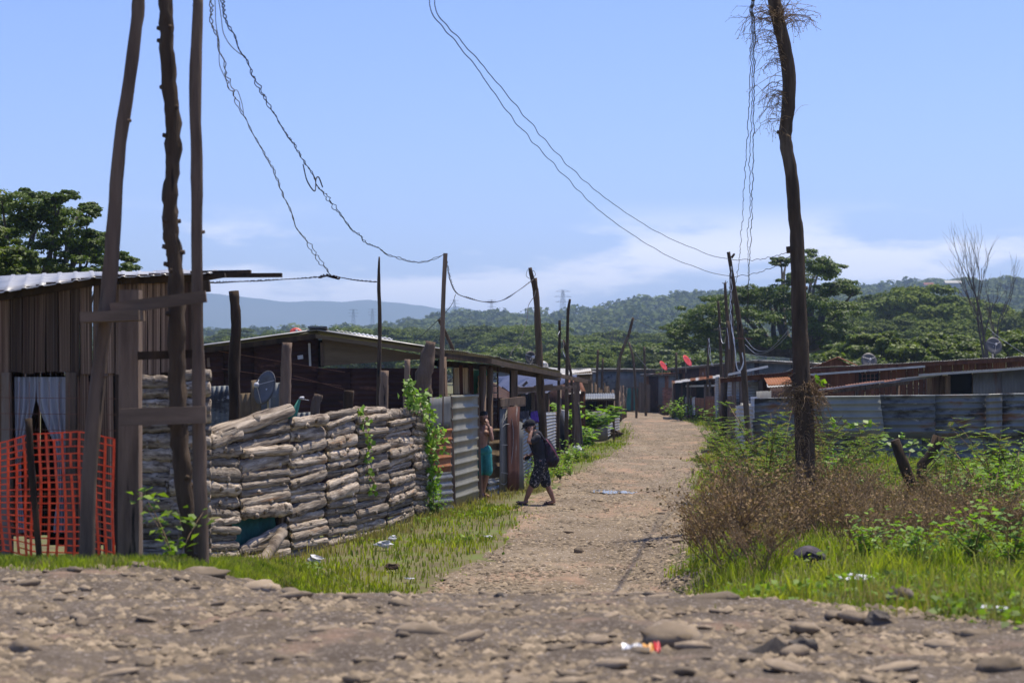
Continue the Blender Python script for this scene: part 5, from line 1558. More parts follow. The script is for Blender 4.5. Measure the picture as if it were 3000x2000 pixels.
tf(3108, 3300, 1150, 1148, 1282, 1280, m_tindark, 56.03)
tf(2380, 2486, 1274, 1274, 1372, 1374, m_tindark, 56.12); tf(2480, 2700, 1275, 1274, 1376, 1376, m_tindark, 56.06); tf(2690, 2900, 1274, 1274, 1376, 1376, m_tindark, 56.09); tf(2896, 3110, 1274, 1272, 1376, 1376, m_tindark, 56.06); tf(3105, 3300, 1274, 1272, 1376, 1376, m_tindark, 56.1)
for px in (2392, 2575, 2740, 2890, 3100):
    a = W(px, 1158, 56.25); MB().tube([a, (a.x, a.y, -.3)], .06, 6).build('post', m_timber, rt, True)
# long plank shack behind it
lp = thing('plank_shack', 'long reddish plank shack with pale sloping roof edge behind the tin fence', 'shack', (W(2700, 0, 72).x, 72, 0))
x0, x1 = W(2340, 0, 72).x, W(3150, 0, 72).x
zA, zB = W(0, 1086, 72).z, W(0, 1040, 72).z
plank_wall(lp, (x0, 72), (x1, 72), 0, zA, zB, .2, m=m_rplank)
roof_sheets(lp, (x0 - .3, 71.6, zA + .06), (x1 + .3, 71.6, zB + .06), (x1 + .3, 77, zB - .35), (x0 - .3, 77, zA - .25), m_roof, .85)
beam(lp, (x0 - .3, 71.65, zA - .03), (x1 + .3, 71.65, zB - .03), .14, .06, m_rplank, 'eave_beam')
beam(lp, W(2365, 1098, 71.3), W(2710, 1073, 71.3), .07, .05, m_roof, 'edge_board')
win = MB().box(W(2545, 1115, 71.95), (.7, .05, .55)).build('window', m_shade, lp)  # window hole as a near-black box, its inner shade painted
for k in range(4): beam(win, W(2522, 1096 + k * 12, 71.9), W(2568, 1094 + k * 12, 71.9), .02, .02, m_iron, 'window_bar')
for k in range(4): beam(win, W(2526 + k * 12, 1090, 71.88), W(2526 + k * 12, 1138, 71.88), .02, .02, m_iron, 'window_bar', (1, 0, 0))
plank_wall(lp, (x1, 72), (x1, 77), 0, zB, zB - .45, .2, m=m_rplank); plank_wall(lp, (x0, 77), (x0, 72), 0, zA - .35, zA, .2, m=m_rplank)
# gable roof behind
gb = thing('gable_hut', 'small reddish hut gable showing over the plank shack roof', 'hut', (W(2450, 0, 84).x, 84, 0))
A, Bm, C_ = W(2368, 1082, 84), W(2450, 1050, 84), W(2520, 1080, 84)
mb = MB(); mb.add([A, C_, Bm, A - Vector((0, 0, A.z)), C_ - Vector((0, 0, C_.z))], [(0, 1, 2), (3, 4, 1, 0)]); mb.build('gable_wall', m_rplank, gb)
back = Vector((.8, 4, 0))
roof_sheets(gb, A + back + Vector((-.2, 0, -.05)), A + Vector((-.2, -.3, -.05)), Bm + Vector((0, -.3, .05)), Bm + back + Vector((0, 0, .05)), m_rust, .85)
roof_sheets(gb, C_ + Vector((.2, -.3, -.05)), C_ + back + Vector((.2, 0, -.05)), Bm + back + Vector((0, 0, .05)), Bm + Vector((0, -.3, .05)), m_rust, .85)
# zinc shed on the right with bright eave
zs = thing('zinc_shed', 'grey-blue zinc shed with bright white eave edge by the tin fence', 'shed', (W(2860, 0, 62).x, 62, 0))
x0, x1 = W(2780, 0, 62).x, W(3120, 0, 62).x
sheet_wall(zs, (W(2850, 0, 62).x, 62), (x1, 62), 0, W(0, 1094, 62).z, W(0, 1072, 62).z, [m_gtin], ribs='v', pitch=.1)
roof_sheets(zs, W(2694, 1098, 61.5), W(3130, 1066, 61.5), W(3140, 1080, 65), W(2700, 1106, 65), m_roof, .85)
beam(zs, W(2692, 1099, 61.45), W(3130, 1070, 61.45), .07, .04, m_white, 'eave_edge')
qs(zs, 2716, 2850, 63, 63, 1102, 1098, 1300, 1300, m_plank, name='plank_panel', ribs='v', pitch=.2)
for px in (2722, 2776): beam(zs, W(px, 1100, 62.6), W(px, 1290, 62.6), .16, .1, m_timber, 'post', (1, 0, 0))
MB().box(W(2812, 1125, 62.7), (.75, .04, .8)).build('opening_shade', m_shade, zs)  # closed box coloured near-black in place of shade within the shed
# low awning with pale edges in front of the plank shack
av = thing('awning', 'low patched tin awning with pale edge before the plank shack', 'awning', (W(2560, 0, 63).x, 63, 0))
roof_sheets(av, W(2400, 1146, 62), W(2640, 1115, 62), W(2640, 1108, 66), W(2400, 1138, 66), m_rust, .9)
beam(av, W(2398, 1142, 61.9), W(2590, 1118, 61.9), .05, .05, m_white, 'edge_board')
beam(av, W(2590, 1124, 61.8), W(2760, 1096, 61.8), .09, .05, m_tindark, 'edge_board')
beam(av, W(2625, 1110, 61.6), W(2755, 1097, 61.6), .035, .05, m_white, 'edge_board')
beam(av, W(2440, 1147, 61.7), W(2665, 1120, 61.7), .1, .06, m_bark, 'beam')
for px, t in ((2410, 1142), (2510, 1130), (2630, 1115)):
    a = W(px, t, 62.2); MB().tube([a, (a.x, a.y, -.2)], .06, 6).build('post', m_timber, av, True)

# ================================================================== dishes
dish('satellite_dish', 'dark oval dish on the porch roof next to the forked pole', 1556, 1048, 50.5, .18, m_dish, (.5, -.8, .15), .45)
dish('satellite_dish', 'pale dish seen from behind right of the forked pole', 1591, 1070, 54, .15, m_dishpale, (.2, -.9, .6), .4)
dish('satellite_dish', 'red dish tilted on the rusty shack roof at the lane end', 1944, 1071, 121, .34, m_dishred, (.75, -.5, .55), .6)
dish('satellite_dish', 'larger red dish over the long shack at the lane end', 2014, 1056, 115, .38, m_dishred, (.75, -.5, .55), .7)
dish('satellite_dish', 'grey dish half hidden behind the plank shack roof ridge', 2546, 1056, 75, .31, m_dish, (.1, -.9, .3), .7)
dish('satellite_dish', 'big dark dish on a strut above the plank shack roof', 2912, 1012, 74, .33, m_dish, (.2, -.9, .25), .5)
b = W(868, 967, 62); dish('satellite_dish', 'red dish just peeping over the maroon gable roof', 868, 975, 62, .2, m_dishred, (.2, -.9, .6), .5)

# ================================================================== poles
pole('tall_pole', 'tall thick crooked pole wrapped in dry vines among the scrub', [(2256, -60), (2268, 0), (2287, 89), (2306, 178), (2312, 268), (2305, 357), (2301, 402), (2306, 446), (2321, 535), (2328, 625), (2335, 700), (2341, 893), (2345, 1000), (2352, 1150), (2358, 1320), (2362, 1540)], 31.0, [19, 19, 20, 20, 20, 19, 19, 19, 20, 20, 20.5, 22, 24, 26, 29, 33], m_bark, knobs=2, sub=4, lump=.16)
pole('vine_pole', 'tall forked pole with coiled wire beside the dark oval dish', [(1564, 815), (1572, 880), (1578, 1000), (1582, 1100), (1592, 1290)], 50.5, [9, 9, 10, 12, 13], m_bark, lump=.2)
o = MB().tube([W(1568, 850, 50.45), W(1556, 800, 50.45), W(1553, 785, 50.4)], [.06, .055, .05], 7); 
setp(o.build('fork_limb', m_bark, None, True), 'short forked stub at the top of the coiled wire pole', 'branch')
pole('milled_pole', 'slim square grey pole carrying the twisted cable above the porch', [(1305, 742), (1298, 900), (1293, 1180)], 36.2, [7, 7, 8], m_timber, sq=True)
pole('stick_pole', 'thin pointed stick pole holding the wire over the maroon roof', [(1111, 752), (1110, 830), (1113, 960), (1108, 1190)], 33.5, [2.5, 5, 6, 6], m_bark, n=7, lump=.3)
MB_ = MB().tube([W(1113, 925, 33.5), W(1100, 905, 33.45)], [.03, .02], 5)
pole('thin_pole', 'thin dark pole behind the porch roof end', [(1640, 938), (1638, 1060), (1636, 1215)], 58, [4, 4.5, 5], m_char)
pole('thin_pole', 'tall thin bent pole beside the rust red roof', [(1670, 876), (1664, 920), (1662, 1040), (1660, 1215)], 60, [3.5, 4.5, 5, 6], m_bark)
pole('thin_pole', 'thin wire-hung pole between the two porch end poles', [(1650, 995), (1672, 1090), (1680, 1220)], 62, [4, 4, 4], m_bark)
pole('leaning_stick', 'stick leaning from the roof behind the milled pole', [(1286, 935), (1310, 985), (1330, 1030)], 38.0, [5, 5, 5], m_bark, 'stick', sink=False)
pole('bent_pole', 'bent dark pole leaning over the stick fence', [(1855, 930), (1840, 985), (1818, 1040), (1812, 1090), (1806, 1200)], 92, [3.5, 4.5, 5, 5.5, 6], m_bark)
for (pts, Y, lab) in [([(1752, 1025), (1750, 1075), (1748, 1140)], 96, 'crooked thin pole before the blue-grey zinc shack'), ([(1766, 1050), (1763, 1140)], 97, 'short thin pole next to the crooked one before the zinc shack'),
                      ([(1842, 1002), (1856, 1060), (1864, 1180)], 110, 'thin pole with dangling wire at the stick fence end'), ([(1887, 1015), (1889, 1090), (1892, 1185)], 116, 'thin straight pole before the rusty shack'),
                      ([(1981, 1032), (1982, 1100), (1985, 1195)], 114, 'thin dark pole beside the red dishes'), ([(2076, 990), (2074, 1060), (2072, 1220)], 101, 'thin pole with two hanging white wires')]:
    pole('thin_pole', lab, pts, Y, [3.4, 4, 4.2], m_bark, n=6)
pole('leaning_pole', 'leaning forked pole festooned with wires right of the lane', [(2134, 738), (2144, 800), (2165, 940), (2178, 1080), (2190, 1240), (2198, 1365)], 53, [5, 6, 8, 9, 9.5, 10], m_bark)
setp(MB().tube([W(2143, 755, 53), W(2152, 743, 53)], [.04, .03], 6).build('fork_stub', m_bark), 'small stub fork on top of the wire festooned pole', 'branch')
pole('lane_pole', 'straight brown pole at the right edge of the lane', [(2132, 940), (2128, 1060), (2124, 1180), (2121, 1288)], 73, [5, 5.5, 6, 7], m_bark)
pole('lane_pole', 'pole with broken crown behind the leaning forked pole', [(2124, 828), (2128, 900), (2136, 1000), (2142, 1180), (2146, 1250)], 80, [4, 5, 5.5, 6, 6], m_bark)
pole('lane_pole', 'thin brown pole with hooked white wire by the open shed', [(2104, 882), (2109, 960), (2113, 1100), (2114, 1240)], 84, [3.5, 4.5, 5, 5], m_bark)
pole('lane_pole', 'dark pole standing close behind the leaning forked pole', [(2140, 800), (2144, 940), (2148, 1100), (2150, 1230)], 78, [4, 5, 6, 6], m_char)
for k in range(4):
    a = random.uniform(-.9, .9); setp  # (crown stubs below)
mb = MB()
for dx, dz in ((-.12, .05), (.1, .1), (.02, .14)):
    mb.tube([W(2124, 832, 80), W(2124, 832, 80) + Vector((dx, 0, dz))], [.03, .015], 4)
setp(mb.build('broken_crown', m_bark), 'splintered top of the pole behind the forked pole', 'branch')
loose_board('small dark wooden block fixed high on the tall crooked pole', (2309, 722), (2311, 742), 30.9, 30.9, 12, .05, 'block', m_char)
loose_board('rusty iron cross bar on the leaning forked pole', (2148, 990), (2204, 993), 52.8, 52.8, 3, .03, 'cross_bar', m_iron)

# ================================================================== wires
wire('twisted_cable', 'twisted cable slung from the roadside poles to the wire over the plank roof', [(600, -60, 18), (622, 40, 19), (660, 210, 21.5), (720, 350, 23.5), (790, 480, 25), (860, 640, 27), (920, 740, 28.5), (968, 806, 30)], .006, m_wiregrey, .010, .4, 2, wob=.06)
wire('loose_wire', 'loose grey wire looping beside the twisted cable near the poles', [(615, -60, 18), (640, 90, 19.5), (645, 190, 20.5), (672, 262, 21.5), (700, 268, 22), (712, 330, 23)], .005, m_wiregrey, wob=.03)
wire('loose_wire', 'second loose wire joining the two twisted cables near the poles', [(625, -60, 18), (650, 60, 19), (665, 120, 20), (700, 155, 20.6), (712, 165, 21)], .005, m_wiregrey, wob=.02)
wire('twisted_cable', 'long twisted cable running down to the slim square pole', [(630, -60, 18), (672, 70, 19.5), (720, 180, 21), (790, 310, 23), (850, 410, 25), (905, 495, 26.5), (935, 545, 27.5), (975, 600, 29), (1040, 680, 31), (1110, 730, 33), (1180, 760, 34.5), (1250, 766, 35.6), (1303, 745, 36.1)], .006, m_wire, .010, .38, 2, wob=.05)
wire('cable_knot', 'knotted splice hanging on the long twisted cable', [(888, 482, 26.2), (900, 530, 26.6), (922, 560, 27), (926, 525, 27.2), (934, 520, 27.3), (945, 548, 27.6)], .009, m_wire)
wire('roof_wire', 'wire stretched from the plank shack rafters to the thin stick pole', [(612, 828, 22), (760, 822, 26), (900, 814, 29), (965, 808, 30), (1040, 820, 32), (1108, 826, 33.4)], .007, m_wire, .008, .5, 2)
wire('splice', 'frayed orange splice where two wires meet over the plank shack', [(935, 812, 30), (955, 806, 30), (975, 810, 30), (992, 814, 30)], .014, m_iron, .02, .1, 3)
wire('twisted_cable', 'twisted cable sagging from the square pole to the forked pole', [(1308, 760, 36.2), (1320, 820, 37), (1338, 858, 38), (1372, 872, 40), (1420, 884, 42.5), (1470, 880, 45.5), (1520, 850, 48.5), (1562, 818, 50.4)], .007, m_wire, .011, .3, 2)
wire('drop_wire', 'thin wire dropping from the sagging cable behind the porch roof', [(1335, 862, 38), (1318, 900, 38.6), (1260, 960, 39), (1210, 1005, 39.5)], .006, m_wire)
wire('drop_wire', 'loose wire hanging from the forked pole to the porch roof', [(1570, 850, 50.3), (1550, 900, 49), (1535, 970, 48), (1500, 1030, 47), (1490, 1060, 46.8)], .008, m_wire, wob=.04)
wire('coiled_wire', 'loop of wire coiled round the forked pole top', [(1545, 790, 50.2), (1542, 808, 50.2), (1555, 816, 50.2), (1568, 806, 50.2), (1564, 794, 50.2), (1548, 792, 50.2)], .008, m_wire)
wire('overhead_wire', 'upper of two long wires sweeping down to the right hand poles', [(1262, -40, 20), (1290, 50, 21.5), (1400, 175, 25), (1520, 320, 29), (1660, 480, 34), (1780, 585, 38), (1900, 665, 41), (2000, 715, 43), (2100, 752, 44), (2200, 762, 42), (2270, 750, 37), (2318, 735, 31.2)], .006, m_wire, wob=.03)
wire('overhead_wire', 'lower of two long wires sweeping down to the right hand poles', [(1248, -40, 20), (1275, 50, 21.5), (1390, 190, 25), (1500, 345, 29), (1640, 500, 34), (1760, 620, 38), (1880, 705, 41), (1990, 765, 43), (2110, 804, 44), (2190, 806, 42), (2270, 780, 37), (2315, 748, 31.2)], .006, m_wire, wob=.03)
for k, (pts, lab) in enumerate([([(2203, -40, 22), (2200, 150, 26), (2192, 350, 31), (2182, 520, 37), (2172, 680, 43), (2166, 760, 47), (2156, 830, 52)], 'leftmost strand of the wire bundle dropping to the leaning pole'),
                               ([(2206, -40, 22), (2205, 150, 26), (2202, 330, 31), (2196, 480, 36), (2198, 590, 40), (2190, 700, 44), (2192, 770, 47), (2190, 1000, 54)], 'dark twisted strand hanging straight in the wire bundle'),
                               ([(2209, -40, 22), (2210, 150, 26), (2208, 330, 31), (2206, 500, 36), (2203, 600, 40), (2200, 700, 44), (2196, 760, 46), (2192, 850, 50), (2182, 980, 52.8)], 'thick rightmost strand of the hanging wire bundle')]):
    wire('wire_bundle', lab, pts, .007 + .002 * (k == 2), m_wire, .004, .6, 1, wob=.035)
wire('white_cable', 'white cables tangled down the leaning forked pole', [(2142, 780, 52.7), (2140, 860, 52.7), (2146, 960, 52.7), (2150, 1000, 52.6), (2156, 1040, 52.6), (2160, 1080, 52.6), (2168, 1085, 52.6), (2176, 1060, 52.6), (2172, 1030, 52.6)], .011, m_wirew, .015, .6, 2, wob=.06)
wire('white_cable', 'short white cable hanging on the brown lane pole', [(2130, 960, 72.8), (2134, 990, 72.8), (2136, 1022, 72.8)], .010, m_wirew)
wire('white_cable', 'white cable looped on the thin pole by the open shed', [(2108, 950, 83.8), (2114, 998, 83.8), (2122, 1004, 82), (2126, 985, 80), (2129, 1010, 78)], .010, m_wirew)
wire('white_cable', 'pair of pale wires hanging by the thin pole of the open shed', [(2076, 990, 100.8), (2080, 1040, 100.8), (2088, 1072, 100.8)], .014, m_wirew, .03, 2, 2)
wire('yard_wire', 'wire sagging between the leaning pole and the tall crooked pole', [(2182, 990, 52.8), (2210, 1022, 49), (2245, 1028, 45), (2280, 1000, 38), (2318, 955, 31.2)], .006, m_wiregrey)
wire('yard_wire', 'second lower wire sagging to the tall crooked pole', [(2182, 1008, 52.8), (2215, 1036, 49), (2250, 1030, 45), (2285, 1005, 38), (2318, 968, 31.2)], .006, m_wiregrey)
wire('yard_wire', 'wire from the leaning pole across to the plank shack', [(2186, 1036, 53), (2240, 1044, 58), (2320, 1052, 65), (2420, 1060, 72)], .007, m_wiregrey)
wire('lane_wire', 'wire from the bent pole over the lane end to the right side', [(1857, 934, 92), (1920, 965, 98), (2000, 995, 100), (2075, 1018, 100.5), (2140, 1028, 80)], .011, m_wire)
wire('lane_wire', 'pale wire slanting down at the lane end', [(1844, 1004, 110), (1865, 1040, 111), (1890, 1070, 112), (1905, 1085, 113)], .012, m_wiregrey)
wire('white_cable', 'white cable dangling between the thin poles by the rust red roof', [(1642, 965, 58), (1632, 985, 58), (1650, 1000, 60), (1648, 1025, 61), (1656, 1045, 61)], .009, m_wirew, wob=.05)
wire('dish_wire', 'guy wire from the big dark dish to the right', [(2895, 960, 74), (2930, 990, 73), (3020, 1050, 70)], .008, m_wiregrey)
# ================================================================== people
def caps(mb, a, b, ra, rb, n=12):
    """Closed tapered limb with rounded ends."""
    a = Vector(a); b = Vector(b); d = b - a
    if d.length < 1e-4: d = Vector((0, 0, 1e-3))
    u = d.normalized()
    pts = []; rr = []
    for t in (-.98, -.75, -.4): pts.append(a + u * ra * t); rr.append(ra * math.sqrt(1 - t * t))
    for k in range(5): pts.append(a + d * k / 4); rr.append(ra + (rb - ra) * k / 4)
    for t in (.4, .75, .98): pts.append(b + u * rb * t); rr.append(rb * math.sqrt(1 - t * t))
    mb.tube(pts, rr, n)
def chain(mb, pts):
    for (a, ra), (b, rb) in zip(pts[:-1], pts[1:]): caps(mb, a, b, ra, rb)
def voxel(mb, name, m, parent, vox=.011, smooth_n=3):
    o = mb.build(name, m, parent, True)
    r = o.modifiers.new('union', 'REMESH'); r.mode = 'VOXEL'; r.voxel_size = vox; r.use_smooth_shade = True
    s = o.modifiers.new('soften', 'SMOOTH'); s.iterations = smooth_n; s.factor = .5
    return o
def hand(mb, wrist, d, palm_n, curl=.6, k=1.0):
    """Palm with four unequal curled fingers and a thumb from its side."""
    d = Vector(d).normalized(); nrm = Vector(palm_n); nrm = (nrm - d * nrm.dot(d)).normalized(); side = d.cross(nrm)
    w0 = Vector(wrist)
    for s in (-.026, -.009, .009, .026):
        caps(mb, w0 + side * s * .6 * k, w0 + d * .085 * k + side * s * k, .017 * k, .014 * k, 8)
    for i, (s, L) in enumerate(((-.03, .062), (-.01, .074), (.01, .07), (.029, .055))):
        p = w0 + d * .09 * k + side * s * k; dd = d.copy(); r = .0095 * k
        for j in range(3):
            dd = (dd + nrm * curl * (.5 + .3 * j)).normalized(); q = p + dd * L * (.45, .32, .25)[j] * k
            caps(mb, p, q, r, r * .9, 7); p = q; r *= .92
    p = w0 + d * .03 * k + side * .03 * k
    q = p + (d * .6 + side * .8 + nrm * .3).normalized() * .04 * k; caps(mb, p, q, .013 * k, .011 * k, 7)
    caps(mb, q, q + (d * .9 + side * .1 + nrm * .5).normalized() * .035 * k, .011 * k, .009 * k, 7)
def head(mb, c, f, up, k=1.0):
    """Head with jaw, nose, brow, lips and ears; f = facing."""
    f = Vector(f).normalized(); up = Vector(up).normalized(); s = f.cross(up).normalized(); up = s.cross(f)
    c = Vector(c)
    def P(x, y, z): return c + s * x * k + f * y * k + up * z * k
    caps(mb, P(0, -.025, .03), P(0, .015, .04), .088 * k, .086 * k)          # skull
    caps(mb, P(0, .03, -.01), P(0, .045, -.075), .068 * k, .042 * k)          # face and chin
    for sx in (-1, 1):
        caps(mb, P(sx * .045, -.005, -.02), P(sx * .025, .045, -.075), .038 * k, .028 * k, 8)   # jaw
        caps(mb, P(sx * .078, -.012, .015), P(sx * .084, -.022, -.02), .014 * k, .011 * k, 6)  # ear
        caps(mb, P(sx * .045, .07, .012), P(sx * .015, .085, .018), .014 * k, .012 * k, 6)     # brow
        caps(mb, P(sx * .042, .068, -.02), P(sx * .036, .07, -.03), .018 * k, .016 * k, 6)     # cheek
    caps(mb, P(0, .09, .0), P(0, .113, -.028), .010 * k, .014 * k, 7)         # nose
    caps(mb, P(-.02, .085, -.052), P(.02, .085, -.052), .009 * k, .009 * k, 6)  # mouth
    return P
def eyes(P, parent, k=1.0):
    for sx in (-1, 1):
        o = MB().ball(P(sx * .032, .083, -.004), .011 * k, 8, 6).build('eye', m_hair, parent, True)

# ---- walker with the backpack
wx, wy = W(1570, 0, 37.4).x, 37.4
wz = ztop(wx, wy) + .02
O = Vector((wx, wy, wz))
wk = thing('person', 'person in cap and dark t-shirt crossing the lane with hand at face', 'person', O)
def L(x, y, z): return O + Vector((x, y, z))
body = MB()
hip = L(.09, 0, .80)
chain(body, [(L(.10, -.0, .78), .125), (L(.07, 0, 1.0), .125), (L(.03, 0, 1.18), .135), (L(.01, 0, 1.28), .115)])
caps(body, L(.02, -.14, 1.28), L(.02, .14, 1.28), .062, .062)
chain(body, [(L(0.0, 0, 1.30), .058), (L(-.05, 0, 1.40), .052)])
hp = L(-.105, -.01, 1.465)
Pw = head(body, hp, (-.93, -.25, -.28), (-.2, 0, 1))
# legs: front leg to the left (towards the camera), rear leg trailing
chain(body, [(L(.09, -.085, .80), .088), (L(-.05, -.09, .44), .062), (L(-.075, -.09, .38), .056), (L(-.13, -.085, .25), .056), (L(-.19, -.08, .10), .036)])
chain(body, [(L(-.175, -.08, .07), .034), (L(-.24, -.08, .045), .034), (L(-.325, -.08, .055), .028), (L(-.355, -.08, .06), .02)])
chain(body, [(L(.11, .085, .80), .088), (L(.19, .09, .42), .062), (L(.215, .09, .37), .056), (L(.275, .09, .24), .055), (L(.33, .09, .09), .036)])
chain(body, [(L(.34, .09, .06), .035), (L(.28, .09, .04), .034), (L(.20, .09, .03), .028), (L(.165, .09, .028), .02)])
for t in range(4):
    caps(body, L(-.35, -.105 + .017 * t, .06), L(-.375, -.105 + .017 * t, .062), .009, .008, 6); caps(body, L(.17, .065 + .017 * t, .026), L(.148, .065 + .017 * t, .024), .009, .008, 6)
# near arm raised: elbow out to the front, hand at the face
chain(body, [(L(.02, -.16, 1.27), .056), (L(-.08, -.20, 1.19), .046), (L(-.135, -.21, 1.20), .042)])
chain(body, [(L(-.135, -.21, 1.20), .042), (L(-.11, -.17, 1.30), .036), (L(-.085, -.13, 1.37), .027)])
hand(body, L(-.085, -.125, 1.375), (-.12, .3, .95), (-.1, 1, 0), .35)
# far arm swinging forward with a dark pouch
chain(body, [(L(.02, .15, 1.27), .055), (L(.0, .20, 1.05), .044), (L(-.01, .20, 1.0), .042)])
chain(body, [(L(-.01, .20, 1.0), .042), (L(-.07, .17, .95), .036), (L(-.115, .13, .92), .027)])
hand(body, L(-.12, .125, .915), (-.8, -.3, -.3), (0, -1, -.4), .9)
voxel(body, 'body', m_skin, wk, .009)
sh_ = MB()
chain(sh_, [(L(.11, 0, .76), .148), (L(.08, 0, .98), .145), (L(.035, 0, 1.18), .15), (L(.015, 0, 1.285), .122)])
for sy in (-1, 1): caps(sh_, L(.02, sy * .10, 1.275), L(.02, sy * .155, 1.265), .075, .072)
caps(sh_, L(.02, -.16, 1.265), L(-.06, -.195, 1.205), .07, .066); caps(sh_, L(.02, .155, 1.265), L(.005, .19, 1.10), .07, .062)
voxel(sh_, 'shirt', m_tshirt, wk, .012, 4)
sr = MB()
caps(sr, L(.10, -.03, .80), L(.10, .03, .80), .138, .138)
chain(sr, [(L(.085, -.08, .76), .112), (L(-.03, -.09, .42), .105)]); chain(sr, [(L(.11, .08, .76), .112), (L(.185, .09, .42), .105)])
voxel(sr, 'shorts', m_camo, wk, .012, 4)
cp = MB()
caps(cp, Pw(0, -.02, .052), Pw(0, .012, .058), .098, .096)
cp.tube([Pw(-.05, .09, .05), Pw(.05, .09, .05)], [.05, .05], 8); 
cap_ = voxel(cp, 'cap', m_black, wk, .01, 2)
bm_ = MB(); vs = []
for j, (yy, hw) in enumerate(((.07, .085), (.12, .08), (.16, .055), (.178, .02))):
    for x in (-hw, 0, hw): vs.append(Pw(x, yy, .055 - .012 * j - (.012 if x else 0)))
bm_.add(vs + [v - Vector((0, 0, .008)) for v in vs], [f for j in range(3) for i in range(2) for f in ((j * 3 + i, j * 3 + i + 1, j * 3 + 4 + i, j * 3 + 3 + i), (12 + j * 3 + 3 + i, 12 + j * 3 + 4 + i, 12 + j * 3 + i + 1, 12 + j * 3 + i))])
bm_.build('brim', m_black, cap_, True)
hr = MB(); caps(hr, Pw(0, -.055, .0), Pw(0, -.05, -.045), .062, .05); voxel(hr, 'hair', m_hair, wk, .01, 2)
eyes(Pw, wk)
for (x, y, z, a, b) in [(-.265, -.08, .018, .15, .2), (.25, .09, .004, .11, .05)]:
    s_ = MB(); s_.ball(L(x, y, z), (.135, .05, .016), 12, 6); s_.tube([L(x - .03, y - .045, z + .01), L(x - .06, y, z + .065), L(x - .03, y + .045, z + .01)], .01, 5); s_.build('sandal', m_sandal, wk, True)
bk_ = thing('backpack', 'black backpack with pink trim worn by the walking person', 'backpack', L(.28, 0, .75))
b_ = MB(); chain(b_, [(L(.30, 0, .83), .13), (L(.27, 0, 1.0), .125), (L(.20, 0, 1.17), .09)]); caps(b_, L(.36, -.05, .86), L(.36, .05, .86), .085, .085)
for sy in (-1, 1): caps(b_, L(.26, sy * .08, .84), L(.22, sy * .08, 1.12), .075, .06)
pb_ = voxel(b_, 'pack_body', m_pack, bk_, .012, 3)
for sy in (-1, 1):
    MB().tube([L(.17, sy * .09, 1.2), L(.06, sy * .10, 1.36), L(-.06, sy * .10, 1.31), L(-.115, sy * .10, 1.15), L(-.05, sy * .12, .98), L(.16, sy * .12, .86)], .02, 6).build('strap', m_pack, pb_, True)
MB().tube([L(.19, -.1, 1.24), L(.28, -.125, 1.12), L(.37, -.12, .97), L(.43, -.08, .84)], .01, 5).build('piping', m_pink, pb_, True)
pc = MB(); caps(pc, L(-.2, .10, .87), L(-.14, .11, .89), .04, .035); setp(pc.build('pouch', m_black, None, True), 'small black pouch held in the walking person\'s lowered hand', 'pouch')

# ---- person standing in the doorway
bx, by = W(1416, 0, 39.9).x, 39.9
bz = ztop(bx, by) + .01
O = Vector((bx, by, bz))
by_ = thing('person', 'bare chested person in teal shorts standing in the doorway with hand at mouth', 'person', O)
body = MB()
chain(body, [(L(-.02, 0, .92), .125), (L(-.03, 0, 1.08), .115), (L(-.025, 0, 1.24), .13), (L(-.015, 0, 1.36), .11)])
caps(body, L(-.15, -.02, 1.37), L(.13, .02, 1.37), .062, .062)
for sx in (-.07, .05): caps(body, L(sx, -.07, 1.29), L(sx * 1.3, -.06, 1.27), .065, .05)
chain(body, [(L(-.01, 0, 1.39), .055), (L(0, -.01, 1.48), .052)])
hp = L(.0, -.02, 1.585)
Pb = head(body, hp, (.55, -.82, -.08), (0, 0, 1), 1.0)
chain(body, [(L(-.08, 0, .90), .095), (L(-.075, -.03, .52), .066), (L(-.075, -.02, .46), .058), (L(-.065, .0, .32), .058), (L(-.045, .01, .10), .036)])
chain(body, [(L(-.045, .02, .06), .036), (L(-.02, -.06, .045), .034), (L(.0, -.13, .03), .024)])
chain(body, [(L(.06, 0, .90), .095), (L(.075, -.05, .52), .066), (L(.07, -.04, .46), .058), (L(.03, .01, .30), .058), (L(-.01, .06, .10), .036)])
chain(body, [(L(-.01, .07, .06), .036), (L(.06, .0, .045), .034), (L(.11, -.06, .03), .024)])
chain(body, [(L(.13, .0, 1.36), .054), (L(.165, -.08, 1.19), .044), (L(.165, -.10, 1.165), .042)])
chain(body, [(L(.165, -.10, 1.165), .042), (L(.145, -.14, 1.30), .036), (L(.105, -.135, 1.44), .027)])
hand(body, L(.10, -.135, 1.445), (-.25, .1, .95), (-.6, .7, 0), .7)
chain(body, [(L(-.16, -.01, 1.36), .054), (L(-.21, .02, 1.12), .045), (L(-.215, .0, 1.06), .042), (L(-.19, -.05, .90), .034), (L(-.17, -.08, .82), .026)])
hand(body, L(-.17, -.08, .815), (.1, -.15, -1), (1, 0, 0), .4)
voxel(body, 'body', m_skin2, by_, .009)
sr = MB()
caps(sr, L(-.06, 0, .93), L(.04, 0, .93), .138, .138)
chain(sr, [(L(-.08, 0, .86), .118), (L(-.08, -.02, .53), .108)]); chain(sr, [(L(.06, 0, .86), .118), (L(.085, -.03, .53), .108)])
voxel(sr, 'shorts', m_teal, by_, .012, 4)
hr = MB(); caps(hr, Pb(0, -.045, .045), Pb(0, .01, .075), .092, .085); caps(hr, Pb(0, -.06, .0), Pb(0, -.055, -.05), .07, .05)
for sx in (-1, 1): caps(hr, Pb(sx * .07, -.03, .03), Pb(sx * .078, -.02, -.01), .03, .02, 8)
voxel(hr, 'hair', m_hair, by_, .01, 2); eyes(Pb, by_)
for (x, y, a) in [(-.02, -.055, .25), (.055, .005, .75)]:
    s_ = MB(); s_.ball(L(x, y, .012), (.06, .125, .016), 12, 6); s_.build('sandal', m_rsandal, by_, True)

